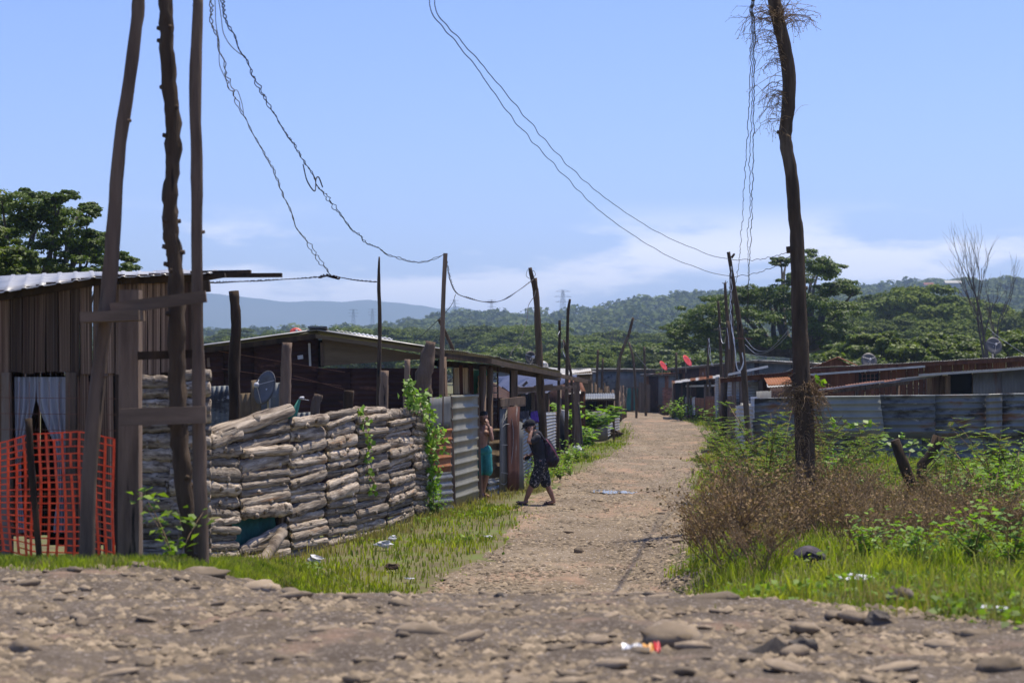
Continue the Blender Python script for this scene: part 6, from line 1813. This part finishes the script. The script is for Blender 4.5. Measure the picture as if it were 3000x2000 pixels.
# ================================================================== grass
def blades(name, label, X, Yv, h, wdt, m, lean=.5, parent=None):
    n = len(X)
    Zb = zg(X, Yv) - .02
    a = rng.random(n) * 2 * np.pi
    ca, sa = np.cos(a), np.sin(a)
    ln = rng.random(n) * lean * h
    b = rng.random(n) * 2 * np.pi
    lx, ly = np.cos(b) * ln, np.sin(b) * ln
    w2 = wdt * (.6 + .8 * rng.random(n)) / 2
    base = np.stack([X, Yv, Zb], -1)
    side = np.stack([ca * w2, sa * w2, np.zeros(n)], -1)
    mid = base + np.stack([lx * .3, ly * .3, h * .55], -1)
    tip = base + np.stack([lx, ly, h * (1 - .3 * rng.random(n))], -1)
    v = np.stack([base - side, base + side, mid + side * .75, tip, mid - side * .75], 1).reshape(-1, 3)
    i0 = np.arange(n)[:, None] * 5
    tr = np.concatenate([i0 + np.array([0, 1, 2]), i0 + np.array([0, 2, 4]), i0 + np.array([4, 2, 3])], 0)
    o = link_mesh(np_mesh(name, v, tr), name, m, parent, **({} if parent else {'origin': (0, 0, 0)}))
    return setp(o, label, kind='stuff')

def scatter(n, x0, x1, y0, y1, dens, ypow=1.6):
    Y = y0 + (y1 - y0) * rng.random(n) ** ypow
    X = x0 + (x1 - x0) * rng.random(n)
    k = dens(X, Y) > rng.random(n)
    return X[k], Y[k]
FL = np.array([(20, -4.4), (24.2, -3.55), (34.3, -1.35), (36.5, -1.2), (39.2, -.6), (41.5, -.3), (42.5, .25), (49.5, .62), (54, 1.0), (59.5, 1.45), (63, 2.0), (74, 3.7), (79, 4.2), (86, 4.75), (110, 6.4), (150, 9)])
def fenceL(y): return np.interp(y, FL[:, 0], FL[:, 1])
def d_left(X, Y):
    e = laneL(Y) - X + .25 * vn(X, Y, .7) + .15 * vn(X, Y, .25)
    d = smooth(-.3, .7, e) ** 1.5 * (X > fenceL(Y) + .04)
    d *= np.where((Y > 37.6) & (Y < 44) & (X > -.5), .04, 1)
    d *= .25 + .75 * smooth(-.5, .3, vn(X, Y, 1.6)) * smooth(-.8, .1, vn(X, Y, .4))
    d *= 1 - .55 * smooth(1.2, 1.9, laneL(Y) - X) * smooth(-.3, .4, vn(X + 9, Y, 1.1))
    return d
X, Yv = scatter(270000, -5, 9, 19.5, 120, d_left, 2.2)
blades('grass', 'bright green grass on the verge below the log fence', X, Yv, (.05 + .07 * rng.random(len(X))) * (1 + .5 * smooth(.2, .6, vn(X, Yv, .8))), .013 + Yv * .00022, m_grass)
def d_fence(X, Y): return smooth(.55, .05, np.abs(X - fenceL(Y) - .15)) * (.25 + .75 * smooth(-.2, .5, vn(X, Y, .9)))
X, Yv = scatter(50000, -4.6, 1.5, 22, 50, d_fence, 1.3)
blades('tall_grass', 'taller half dry grass along the foot of the log fence', X, Yv, .10 + .16 * rng.random(len(X)) ** 2, .012, m_drygrass, .7)
def d_right(X, Y):
    e = X - laneR(Y) + .3 * vn(X, Y, .8) + .18 * vn(X, Y, .25)
    e2 = Y - cross_far(X) + .5 * vn(X, Y, .6) + .2 * vn(X, Y, .2)
    d = smooth(-.05, .5, np.minimum(e, e2))
    return d * (.22 + .78 * smooth(-.5, .25, vn(X, Y, 1.3)) * smooth(-.8, .1, vn(X, Y, .4)))
X, Yv = scatter(390000, .9, 17, 11.0, 55.5, d_right, 1.5)
k = np.abs(X) < .40 * Yv
X, Yv = X[k], Yv[k]
nearf = 1 - smooth(13, 20, Yv)
blades('grass', 'bright green grass covering the scrubland right of the lane', X, Yv, (.05 + .09 * rng.random(len(X)) + .10 * rng.random(len(X)) ** 5) * (1 + .35 * nearf) * (.55 + 1.3 * smooth(.0, .6, vn(X, Yv, .45))) * (.5 + .6 * smooth(.2, 3.5, Yv - cross_far(X))), .011 + Yv * .0002, m_grass, .75)
X2, Y2 = scatter(70000, 1.2, 17, 11.4, 50, lambda X, Y: d_right(X, Y) * smooth(-.1, .5, vn(X + 7, Y, 1.0)), 1.3)
k = np.abs(X2) < .40 * Y2
blades('dry_stalks', 'straw coloured dry stalks standing in the right hand grass', X2[k], Y2[k], .12 + .22 * rng.random(k.sum()) ** 2, .009, m_drygrass, .9)
def d_far(X, Y):
    e = X - laneR(Y) + .5 * vn(X, Y, 2.2)
    return smooth(-.1, .6, e) * (X < 12.5 + (Y - 70) * .08) * (.3 + .7 * smooth(-.2, .3, vn(X, Y, 2)))
X, Yv = scatter(40000, 4, 14, 55, 118, d_far, 1.2)
blades('grass', 'patchy grass along the right hand fences', X, Yv, .08 + .12 * rng.random(len(X)), .03, m_grass)
X2, Y2 = scatter(26000, -4.6, 6, 10.5, 60, lambda X, Y: smooth(.45, .75, vn(X + 3, Y, .55)) * smooth(.0, .6, vn(X, Y, 2.3)) * np.where(Y < 17, smooth(2.2, .3, cross_far(X) - Y), smooth(.9, .1, np.minimum(np.abs(X - laneL(Y)), np.abs(X - laneR(Y))))), 1.2)
blades('grass', 'thin grass tufts straying onto the edges of road and lane', X2, Y2, .03 + .06 * rng.random(len(X2)), .010, m_grass, .9)
def d_l2(X, Y): return smooth(0, .5, Y - cross_far(X) + .3 + .3 * vn(X, Y, .5)) * (.4 + .6 * smooth(-.4, .3, vn(X, Y, .8)))
X, Yv = scatter(70000, -5.2, -2.2, 14.6, 21.3, d_l2, 1)
blades('grass', 'bright grass strip at the foot of the poles and orange net', X, Yv, .05 + .10 * rng.random(len(X)), .013, m_grass)
# small leafy weeds between the grass
def weeds(name, label, X, Yv, s, m, hmax):
    Z = zg(X, Yv) + rng.random(len(X)) * hmax
    N = rng.normal(size=(len(X), 3)) * .6 + np.array([0, 0, 1.0])
    v, f = leaf_quads(np.stack([X, Yv, Z], -1), s * (.5 + rng.random(len(X))), N, .4)
    return setp(link_mesh(np_mesh(name, v, f), name, m, origin=(0, 0, 0)), label, kind='stuff')
X, Yv = scatter(110000, 1.0, 17, 11.2, 55, lambda X, Y: d_right(X, Y) * smooth(-.2, .4, vn(X + 20, Y, 1.7)), 1.3)
k = np.abs(X) < .40 * Yv
weeds('ground_cover', 'low leafy weeds growing through the grass right of the lane', X[k], Yv[k], .05, m_cover, .12)
X, Yv = scatter(26000, -4, 6, 23, 70, lambda X, Y: d_left(X, Y) * smooth(.0, .5, vn(X + 31, Y, 1.2)), 1.5)
weeds('ground_cover', 'low leafy weeds on the verge left of the lane', X, Yv, .05, m_cover, .1)

# ================================================================== shrubs and dry scrub
def tree_copy(src, loc, rz, s, label, group):
    r = src.copy(); r.location = loc; r.rotation_euler = (0, 0, rz); r.scale = (s, s, s * random.uniform(.85, 1.15)); col.objects.link(r)
    if label: r['label'] = label
    r['group'] = group
    for ch in src.children:
        c = ch.copy(); col.objects.link(c); c.parent = r
    return r
def dry_proto(seed, n=330):
    random.seed(seed); t = thing('dry_bush', 'x', 'bush', (0, 0, 0)); mb = MB(); tips = []
    def grow(p, d, L_, r, lv):
        q = p + d * L_; mb.tube([p, (p + q) / 2 + Vector((random.uniform(-1, 1), random.uniform(-1, 1), random.uniform(-1, 1))) * L_ * .08, q], [r, r * .85, r * .6], 3, cap=False)
        tips.append(((p + q) / 2)); tips.append(q)
        if lv == 0: return
        for k in range(random.choice((3, 3, 4))):
            nd = (d + Vector((random.uniform(-1, 1), random.uniform(-1, 1), random.uniform(-.35, .6))) * .85).normalized()
            grow(p + d * L_ * random.uniform(.35, 1), nd, L_ * random.uniform(.5, .8), r * .6, lv - 1)
    for k in range(8):
        a = random.uniform(0, 6.3); grow(Vector((random.uniform(-.12, .12), random.uniform(-.12, .12), -.05)), Vector((math.cos(a) * .7, math.sin(a) * .7, random.uniform(.8, 1.6))).normalized(), random.uniform(.36, .58), .008, 3)
    mb.build('twigs', m_twig, t)
    C = np.array([tuple(x) for x in tips]); C = C + rng.normal(size=C.shape) * .04
    v, f = leaf_quads(C, .018 + .025 * rng.random(len(C)), rng.normal(size=C.shape), .35)
    link_mesh(np_mesh('leaves', v, f), 'leaves', m_dleaf, t); random.seed(seed + 5)
    return t
DB = [dry_proto(s) for s in (3, 8, 13)]
def feather_proto(seed, H=1.5):
    """Upright shrub with rows of small paired leaflets."""
    random.seed(seed); t = thing('feathery_shrub', 'x', 'shrub', (0, 0, 0)); mb = MB(); C = []; T = []; N = []
    for k in range(10):
        a = random.uniform(0, 6.3); d = Vector((math.cos(a) * .45, math.sin(a) * .45, 1)).normalized(); Ls = H * random.uniform(.6, 1.05)
        pts = [Vector((0, 0, -.05)) + d * Ls * i / 6 + Vector((math.cos(a), math.sin(a), 0)) * .05 * i * i / 6 for i in range(7)]
        mb.tube(pts, [.012 * (1 - .12 * i) for i in range(7)], 4, cap=False)
        for i in range(16):
            p = pts[1].lerp(pts[6], (i + 1) / 16 * .98); b = random.uniform(0, 6.3)
            fd = Vector((math.cos(b), math.sin(b), random.uniform(-.15, .45))).normalized(); fl = random.uniform(.12, .26); sd_ = fd.cross(Vector((0, 0, 1))).normalized()
            mb.tube([p, p + fd * fl], [.003, .002], 3, cap=False)
            for j in range(11):
                for s in (-1, 1):
                    c = p + fd * fl * (j + 1) / 11 + sd_ * s * .018
                    C.append(tuple(c)); T.append(tuple(sd_ * s + fd * .3)); N.append((random.uniform(-.3, .3), random.uniform(-.3, .3), 1))
    mb.build('stems', m_twig, t)
    v, f = leaf_quads(np.array(C), .046, np.array(N), .3, .05, np.array(T))
    link_mesh(np_mesh('leaflets', v, f), 'leaflets', m_fern, t); random.seed(seed + 5)
    return t
FS = [feather_proto(s) for s in (21, 27)]
def broad_proto(seed, H=.9, leaf=.13, m=m_vine, nst=9):
    random.seed(seed); t = thing('broadleaf_shrub', 'x', 'shrub', (0, 0, 0)); mb = MB(); C = []; T = []; N = []; S = []
    for k in range(nst):
        a = random.uniform(0, 6.3); o = random.uniform(.2, .9); Ls = H * random.uniform(.6, 1.1)
        pts = [Vector((math.cos(a) * o * Ls * (i / 5) ** 1.3, math.sin(a) * o * Ls * (i / 5) ** 1.3, -.05 + Ls * (i / 5) * (1 - .18 * o * i / 5))) for i in range(6)]
        mb.tube(pts, [.011 * (1 - .13 * i) for i in range(6)], 4, cap=False)
        for i in range(20):
            p = pts[1].lerp(pts[5], i / 19) if i < 8 else pts[random.choice((3, 4, 5))] + Vector((random.gauss(0, .1), random.gauss(0, .1), random.gauss(0, .07)))
            b = random.uniform(0, 6.3); d = Vector((math.cos(b), math.sin(b), random.uniform(-.3, .5)))
            C.append(tuple(p + d * leaf * .6)); T.append(tuple(d)); N.append((random.uniform(-.5, .5), random.uniform(-.5, .5), 1)); S.append(leaf * random.uniform(.6, 1.25))
    mb.build('stems', m_twig, t)
    v, f = leaf_quads(np.array(C), np.array(S), np.array(N), .36, .1, np.array(T))
    link_mesh(np_mesh('leaves', v, f), 'leaves', m, t); random.seed(seed + 5)
    return t
BS = [broad_proto(s) for s in (31, 35)]
used = set()
def put_shrub(protos, px, py, s, label, group, Y=None):
    """Base at picture position (px, py) on the sloping ground."""
    if Y is None:
        Y = 14.0
        for k in range(400):
            q = W(px, py, Y)
            if q.z <= ztop(q.x, Y): break
            Y += .1
    q = W(px, py, Y); loc = (q.x, Y, ztop(q.x, Y))
    src = random.choice(protos)
    if src not in used:
        used.add(src); src.location = loc; src.scale = (s, s, s); src['label'] = label; src['group'] = group; return src
    return tree_copy(src, loc, random.uniform(0, 6.3), s, label, group)
LBD = 'brown leafless dry bush in the scrub around the tall crooked pole'
for (px, py, s) in [(2140, 1655, .95), (2200, 1640, 1.05), (2100, 1640, .8), (2260, 1620, 1.1), (2170, 1590, 1.0), (2330, 1600, 1.05), (2400, 1570, 1.0), (2460, 1590, 1.0), (2530, 1570, 1.1), (2600, 1600, .9), (2450, 1540, 1.1), (2560, 1540, 1.0), (2380, 1530, 1.2), (2680, 1590, .8),
                    (2280, 1540, 1.2), (2640, 1560, .9), (2860, 1590, .8), (2940, 1560, .85), (2060, 1630, .6), (2230, 1680, .7), (2720, 1620, .7), (2990, 1620, .8), (2800, 1560, .8), (2180, 1540, .9), (2700, 1540, 1.0), (2760, 1580, .9), (2900, 1620, .9), (2620, 1630, .7), (2500, 1620, .8), (2130, 1610, 1.0)]:
    put_shrub(DB, px, py, s * 1.25, LBD, 'dry bushes in the scrub')
LF = 'feathery leaved green and orange shrub growing beside the white fence and crooked pole'
for (px, py, s) in [(2240, 1520, 1.35), (2200, 1500, 1.2), (2290, 1500, 1.4), (2150, 1480, 1.0), (2420, 1490, 1.2), (2450, 1470, 1.1), (2320, 1475, 1.2), (2230, 1480, 1.3), (2180, 1460, 1.0), (2260, 1540, 1.0), (2395, 1510, 1.1), (2270, 1470, 1.5)]:
    put_shrub(FS, px, py, s, LF, 'feathery shrubs by the white fence')
LF2 = 'feathery weed sprig standing against the blue-grey tin fence'
for (px, py, s) in [(2620, 1520, 1.15), (2770, 1500, 1.1), (2920, 1520, 1.25), (2980, 1500, 1.4), (2880, 1480, 1.0), (2540, 1480, .8)]:
    put_shrub(FS, px, py, s, LF2, 'feathery weeds before the tin fence')
LB = 'broad leaved bright green weed clump in the scrub before the tin fence'
for (px, py, s) in [(2830, 1500, 1.0), (2900, 1540, 1.15), (2960, 1500, 1.2), (2990, 1440, 1.2), (2780, 1530, .8), (2870, 1480, .9), (2440, 1450, .9), (2480, 1420, .8), (2420, 1400, .9), (2990, 1560, 1.0), (2930, 1460, 1.1), (2740, 1480, .6), (2400, 1470, 1.2), (2440, 1500, 1.1), (2380, 1440, 1.1), (2500, 1460, .8), (2860, 1520, 1.2), (2960, 1540, 1.3), (2910, 1500, 1.3), (2820, 1470, 1.0), (2100, 1560, .5), (2150, 1530, .6), (2120, 1500, .5), (2540, 1640, .6), (2700, 1660, .6), (2850, 1640, .7), (2640, 1650, .5), (2960, 1660, .7)]:
    put_shrub(BS, px, py, s, LB, 'broad leaved weeds in the scrub')
LV = 'leafy green weed clump at the foot of the left hand fences'
for (px, py, s) in [(1580, 1400, .65), (1620, 1380, .8), (1660, 1370, .8), (1600, 1420, .6), (1640, 1410, .55), (1690, 1355, .6), (1720, 1345, .6), (1560, 1425, .5), (1245, 1510, .5), (1275, 1515, .5), (1670, 1400, .4)]:
    put_shrub(BS, px, py, s, LV, 'weed clumps along the left fences', Y=GY(py))
LR_ = 'leafy green bush before the patched fence at the lane\'s right edge'
for (px, py, s) in [(1975, 1228, 1.2), (1995, 1232, 1.4), (2030, 1228, 1.3), (2060, 1232, 1.0), (2095, 1250, 1.3), (2150, 1300, .7)]:
    put_shrub(BS, px, py, s, LR_, 'bushes before the patched fence', Y=GY(py))
# shrub with large glossy leaves behind the square post
al = broad_proto(41, 1.0, .26, m_vine, 12); al.name = 'almond_sapling'
al.location = (W(1745, 0, 71).x, 71, .45); al.scale = (1.45, 1.0, .85); al['label'] = 'large leaved sapling spreading bright leaves behind the thick square post'; al['category'] = 'sapling'
al2 = tree_copy(al, (W(1675, 0, 68).x, 68, .5), 2.1, .85, 'smaller large leaved sapling by the pale bunched cloth', 'large leaved saplings'); al['group'] = 'large leaved saplings'
al3 = tree_copy(al, (W(1712, 0, 66).x, 66, -.05), 4.0, .8, 'low large leaved sapling at the foot of the thick square post', 'large leaved saplings')
for p_ in DB + FS + BS:
    if p_ not in used:
        for c in list(p_.children): bpy.data.objects.remove(c)
        bpy.data.objects.remove(p_)
# grass tuft at the pole frame foot
tf_ = broad_proto(51, .9, .15, m_cover, 5); tf_.name = 'leafy_weed'; tf_.location = (W(515, 0, 16.0).x, 16.0, ztop(W(515, 0, 16).x, 16.0)); tf_.scale = (.6, .6, .75)
tf_['label'] = 'long leaved green weed growing between the roadside poles'; tf_['category'] = 'weed'
# cut living-fence stumps
st2 = thing('forked_stump', 'dark forked stump with cut limbs sprouting broad leaves', 'stump', tuple(W(2690, 1500, 34)))
ORG[st2] = Vector(st2.location)
MB().tube([W(2622, 1288, 34), W(2650, 1360, 34), W(2672, 1420, 34), W(2688, 1545, 34)], [.09, .10, .10, .13], 8, lump=.3).build('limb', m_char, st2, True)
MB().tube([W(2752, 1278, 34.2), W(2735, 1325, 34.2), W(2702, 1360, 34.1), W(2698, 1430, 34), W(2692, 1545, 34)], [.12, .09, .085, .09, .12], 8, lump=.3).build('limb', m_char, st2, True)
C = []; T = []
for (px, py) in [(2600, 1282), (2640, 1275), (2680, 1300), (2720, 1310), (2740, 1330), (2760, 1300), (2700, 1325), (2660, 1310), (2590, 1300), (2750, 1350)]:
    for k in range(4):
        C.append(tuple(W(px + random.uniform(-14, 14), py + random.uniform(-10, 10), 33.8 + random.uniform(-.2, .2)))); T.append((random.uniform(-1, 1), random.uniform(-.5, .5), random.uniform(-.6, .2)))
v, f = leaf_quads(np.array(C), .12, rng.normal(size=(len(C), 3)) * .5 + np.array([0, -.3, 1]), .4, .1, np.array(T))
link_mesh(np_mesh('sprouts', v, f), 'sprouts', m_vine, st2)['kind'] = 'stuff'

# dry vines round the tall pole
def pole_pt(py, Y=31.0):
    return W(float(np.interp(py, [-60, 0, 89, 178, 268, 357, 402, 446, 535, 700, 1000, 1150, 1320, 1540], [2256, 2268, 2287, 2306, 2312, 2305, 2301, 2306, 2321, 2335, 2345, 2352, 2358, 2362])), py, Y)
def dry_vine(name, label, y0, y1, n, spread, hang, lr=(-1, 1), r=.006):
    mb = MB(); tips = []
    for k in range(n):
        py = random.uniform(y0, y1); p = pole_pt(py)
        side = random.uniform(*lr); p = p + Vector((side * .12, random.uniform(-.15, .05), 0))
        d = Vector((side, random.uniform(-.5, .5), random.uniform(.0, .8))).normalized(); L_ = random.uniform(.3, 1) * spread
        pts = [p]; hg = hang * random.uniform(.35, 1.3)
        for i in range(6):
            p = p + d * L_ / 6; d = (d + Vector((random.uniform(-.6, .6), random.uniform(-.5, .5), -hg + random.uniform(-.3, .3)))).normalized(); pts.append(p)
        mb.tube(pts, [r, r, r * .8, r * .7, r * .6, r * .5, r * .45], 3, cap=False); tips += pts[3:]
        for b_i in range(2):
            q = random.choice(pts[1:5]); dd = Vector((random.uniform(-1, 1), random.uniform(-.6, .6), random.uniform(-1.1, .3))).normalized(); q1 = q + dd * L_ * .16; q2 = q1 + (dd + Vector((random.uniform(-.6, .6), 0, -.5))).normalized() * L_ * .14
            mb.tube([q, q1, q2], [r * .6, r * .5, r * .4], 3, cap=False); tips += [q1, q2]
    t = thing(name, label, 'vine', tuple(pole_pt((y0 + y1) / 2)))
    mb.build('twigs', m_twig, t)
    C = np.array([tuple(x) for x in tips]); C = C + rng.normal(size=C.shape) * .012
    v, f = leaf_quads(C, .012 + .02 * rng.random(len(C)), rng.normal(size=C.shape), .3); link_mesh(np_mesh('dead_leaves', v, f), 'dead_leaves', m_dleaf, t)
dry_vine('dry_vine', 'dry vine tuft hanging round the top of the tall crooked pole', 40, 75, 70, .85, .42, (-1, 1))
dry_vine('dry_vine', 'thin dry vine strands hanging down the upper tall pole', 80, 330, 60, .75, .5, (-1, -.2))
dry_vine('dry_vine', 'few wispy vine twigs at the bend of the tall pole', 340, 420, 10, .7, .35, (-1, 1), .005)
dry_vine('vine_mass', 'thick tangle of dry vines wrapped round the lower tall pole', 1120, 1190, 170, .5, .5, (-1, 1), .006)
dry_vine('vine_mass', 'dry vine curtain hanging to the scrub from the tall pole', 1170, 1420, 170, .5, .9, (-.7, 1), .005)
sp = [(W(px, py, 30.6), (r, r, r)) for px, py, r in [(2410, 1125, .06), (2400, 1110, .05), (2440, 1240, .05), (2500, 1245, .06), (2540, 1240, .05)]]
vine('green_tendril', 'thin green tendril with few leaves reaching from the tall pole', sp, 5, .1, m_vine)

# ================================================================== litter and small things
def crumple(name, label, px, py, size, m, seed, Y=None, cat='litter', plateau=False, flat=.4):
    if Y is None: Y = (HC - 1.0) * F / (py - HOR) if plateau else GY(py)
    q = W(px, py, Y); z = ztop(q.x, Y)
    mb = MB(); mb.ball((0, 0, 0), .5, 9, 6, .9, seed)
    mb.v = [(q.x + a * size[0], Y + b * size[1], z + .02 + size[2] * (c + .4) * 1.0) for a, b, c in mb.v]
    return setp(mb.build(name, m), label, cat)
crumple('litter', 'torn white plastic bag in the grass below the log fence', 925, 1668, (.22, .15, .10), m_plastic, 5, 25.4)
crumple('litter', 'crumpled pale bag with holes near the log fence foot', 1125, 1608, (.25, .15, .1), m_plastic, 6, 28.2)
crumple('litter', 'white scrap half hidden in tall grass by the log fence', 1150, 1590, (.12, .1, .08), m_plastic, 7, 29.2)
crumple('litter', 'brown clod of rubbish lying on the green verge', 1148, 1670, (.2, .14, .07), m_bark, 8, 25.2)
crumple('litter', 'flat pale scrap at the edge of verge and lane', 1198, 1696, (.12, .08, .02), m_plastic, 9, 24.1)
crumple('litter', 'small white scrap on the grass beside the lane', 1432, 1577, (.12, .08, .03), m_plastic, 10)
crumple('litter', 'white plastic bag crushed flat in the right hand grass', 2515, 1700, (.36, .14, .08), m_plastic, 11, 16.2)
crumple('litter', 'white paper strip at the grass edge by the gravel road', 2905, 1808, (.22, .1, .03), m_plastic, 12, plateau=True)
crumple('litter', 'bright litter heap in the grass beside the lane edge', 2085, 1460, (.35, .2, .1), m_plastic, 13)
crumple('litter', 'black and white litter heap in the grass near the lane', 2118, 1398, (.5, .25, .18), m_dcloth, 14)
crumple('litter', 'pale litter scrap in the grass behind the black heap', 2180, 1345, (.35, .2, .15), m_plastic, 15)
crumple('litter', 'pink and white bag on the grass at the far lane edge', 2022, 1226, (.5, .3, .25), m_pink, 16)
crumple('litter', 'small red scrap in the grass by the bright litter heap', 2060, 1446, (.09, .08, .06), m_red, 17)
crumple('litter', 'white bag at the foot of the black tarp', 1688, 1328, (.3, .2, .2), m_plastic, 18)
crumple('fallen_log', 'short brown log lying on the verge by the striped fence', 1792, 1279, (.75, .4, .3), m_bark, 19, cat='log')
# bent dark sheet in the scrub
P0 = W(2372, 1640, 20.4); gz0 = ztop(P0.x, 20.4)
vs = []
for i in range(9):
    t = i / 8
    for k in range(4):
        q = k / 3; r_ = math.sin(q * 1.45)
        vs.append((P0.x - .16 + .34 * t, 20.4 + .20 * q, gz0 + .03 + (.17 * math.sin(.55 + t * 2.0) - .04) * (.35 + .65 * r_)))
o = MB().add(vs, [(4 * i + k, 4 * i + 4 + k, 4 * i + 5 + k, 4 * i + 1 + k) for i in range(8) for k in range(3)]).build('bent_sheet', m_dcloth, None, True); md = o.modifiers.new('thickness', 'SOLIDIFY'); md.thickness = .02; setp(o, 'curved dark plastic sheet lying among the dry bushes', 'sheet')
crumple('litter', 'crumpled pale cloth under the curved dark sheet', 2385, 1645, (.22, .14, .1), m_dcloth, 22, 20.3)
# snack wrapper on the gravel
Yw = (HC - 1.0) * F / (1950 - HOR)
wr = thing('snack_wrapper', 'silver and orange snack wrapper with red tip on the gravel road', 'wrapper', (W(1870, 0, Yw).x, Yw, ztop(W(1870, 0, Yw).x, Yw)))
zw = ztop(W(1870, 0, Yw).x, Yw) + .03
def strip(x0, x1, m, name, dz=0):
    vs = []
    for i in range(6):
        x = x0 + (x1 - x0) * i / 5
        for s in (0, 1): vs.append((x, Yw + .07 * s + .004 * math.sin(i * 2), zw + dz + .035 * (s) + .008 * math.sin(i * 1.9 + s)))
    o = MB().add(vs, [(2 * i, 2 * i + 2, 2 * i + 3, 2 * i + 1) for i in range(5)]).build(name, m, wr); md = o.modifiers.new('thickness', 'SOLIDIFY'); md.thickness = .012
xa = W(1824, 0, Yw).x; xb = W(1885, 0, Yw).x; xc = W(1918, 0, Yw).x; xd = W(1936, 0, Yw).x
strip(xa, xb, m_wrap1, 'foil'); strip(xb, xc, m_wrap2, 'orange_end'); strip(xc, xd, m_red, 'red_tip', .01)
# loose bricks at the lane edge
brl = ['lone brown brick standing at the lane\'s right edge', 'brick on top of the small heap by the brown lane pole', 'brick lying under the topmost one by the brown lane pole', 'half brick in the grass by the small brick heap']
for (px, py, lab, dz) in [(2068, 1327, brl[0], 0), (2092, 1310, brl[1], .09), (2086, 1314, brl[2], 0), (2110, 1318, brl[3], 0)]:
    q = W(px, py, GY(py)); bb = MB(); bb.box((q.x, q.y, ztop(q.x, q.y) + .05 + dz), (.3 if dz == 0 else .42, .16, .11), Euler((0, .05, random.uniform(-.4, .4))).to_matrix(), jit=.008); setp(bb.build('brick', m_dbrick), lab, 'loose brick', 'loose bricks at the lane edge')
# puddle
q = [W(1722, 1428, GY(1428)), W(1890, 1426, GY(1426))]
cx, cy = (q[0].x + q[1].x) / 2, GY(1427); a_ = (q[1].x - q[0].x) / 2
mb = MB(); n = 28
mb.add([(cx + a_ * math.cos(2 * math.pi * k / n) * (1 + .18 * math.sin(k * 2.3)), cy + 1.0 * math.sin(2 * math.pi * k / n) * (1 + .25 * math.sin(k * 1.7)), 0) for k in range(n)], [tuple(range(n))])
zpud = np.mean([ztop(cx + dx, cy + dy) for dx in (-.5, 0, .5) for dy in (-.3, 0, .3)]) + .008
mb.v = [(a, b, zpud) for a, b, c in mb.v]
setp(mb.build('puddle', m_water), 'shallow muddy puddle shining on the lane', kind='structure')
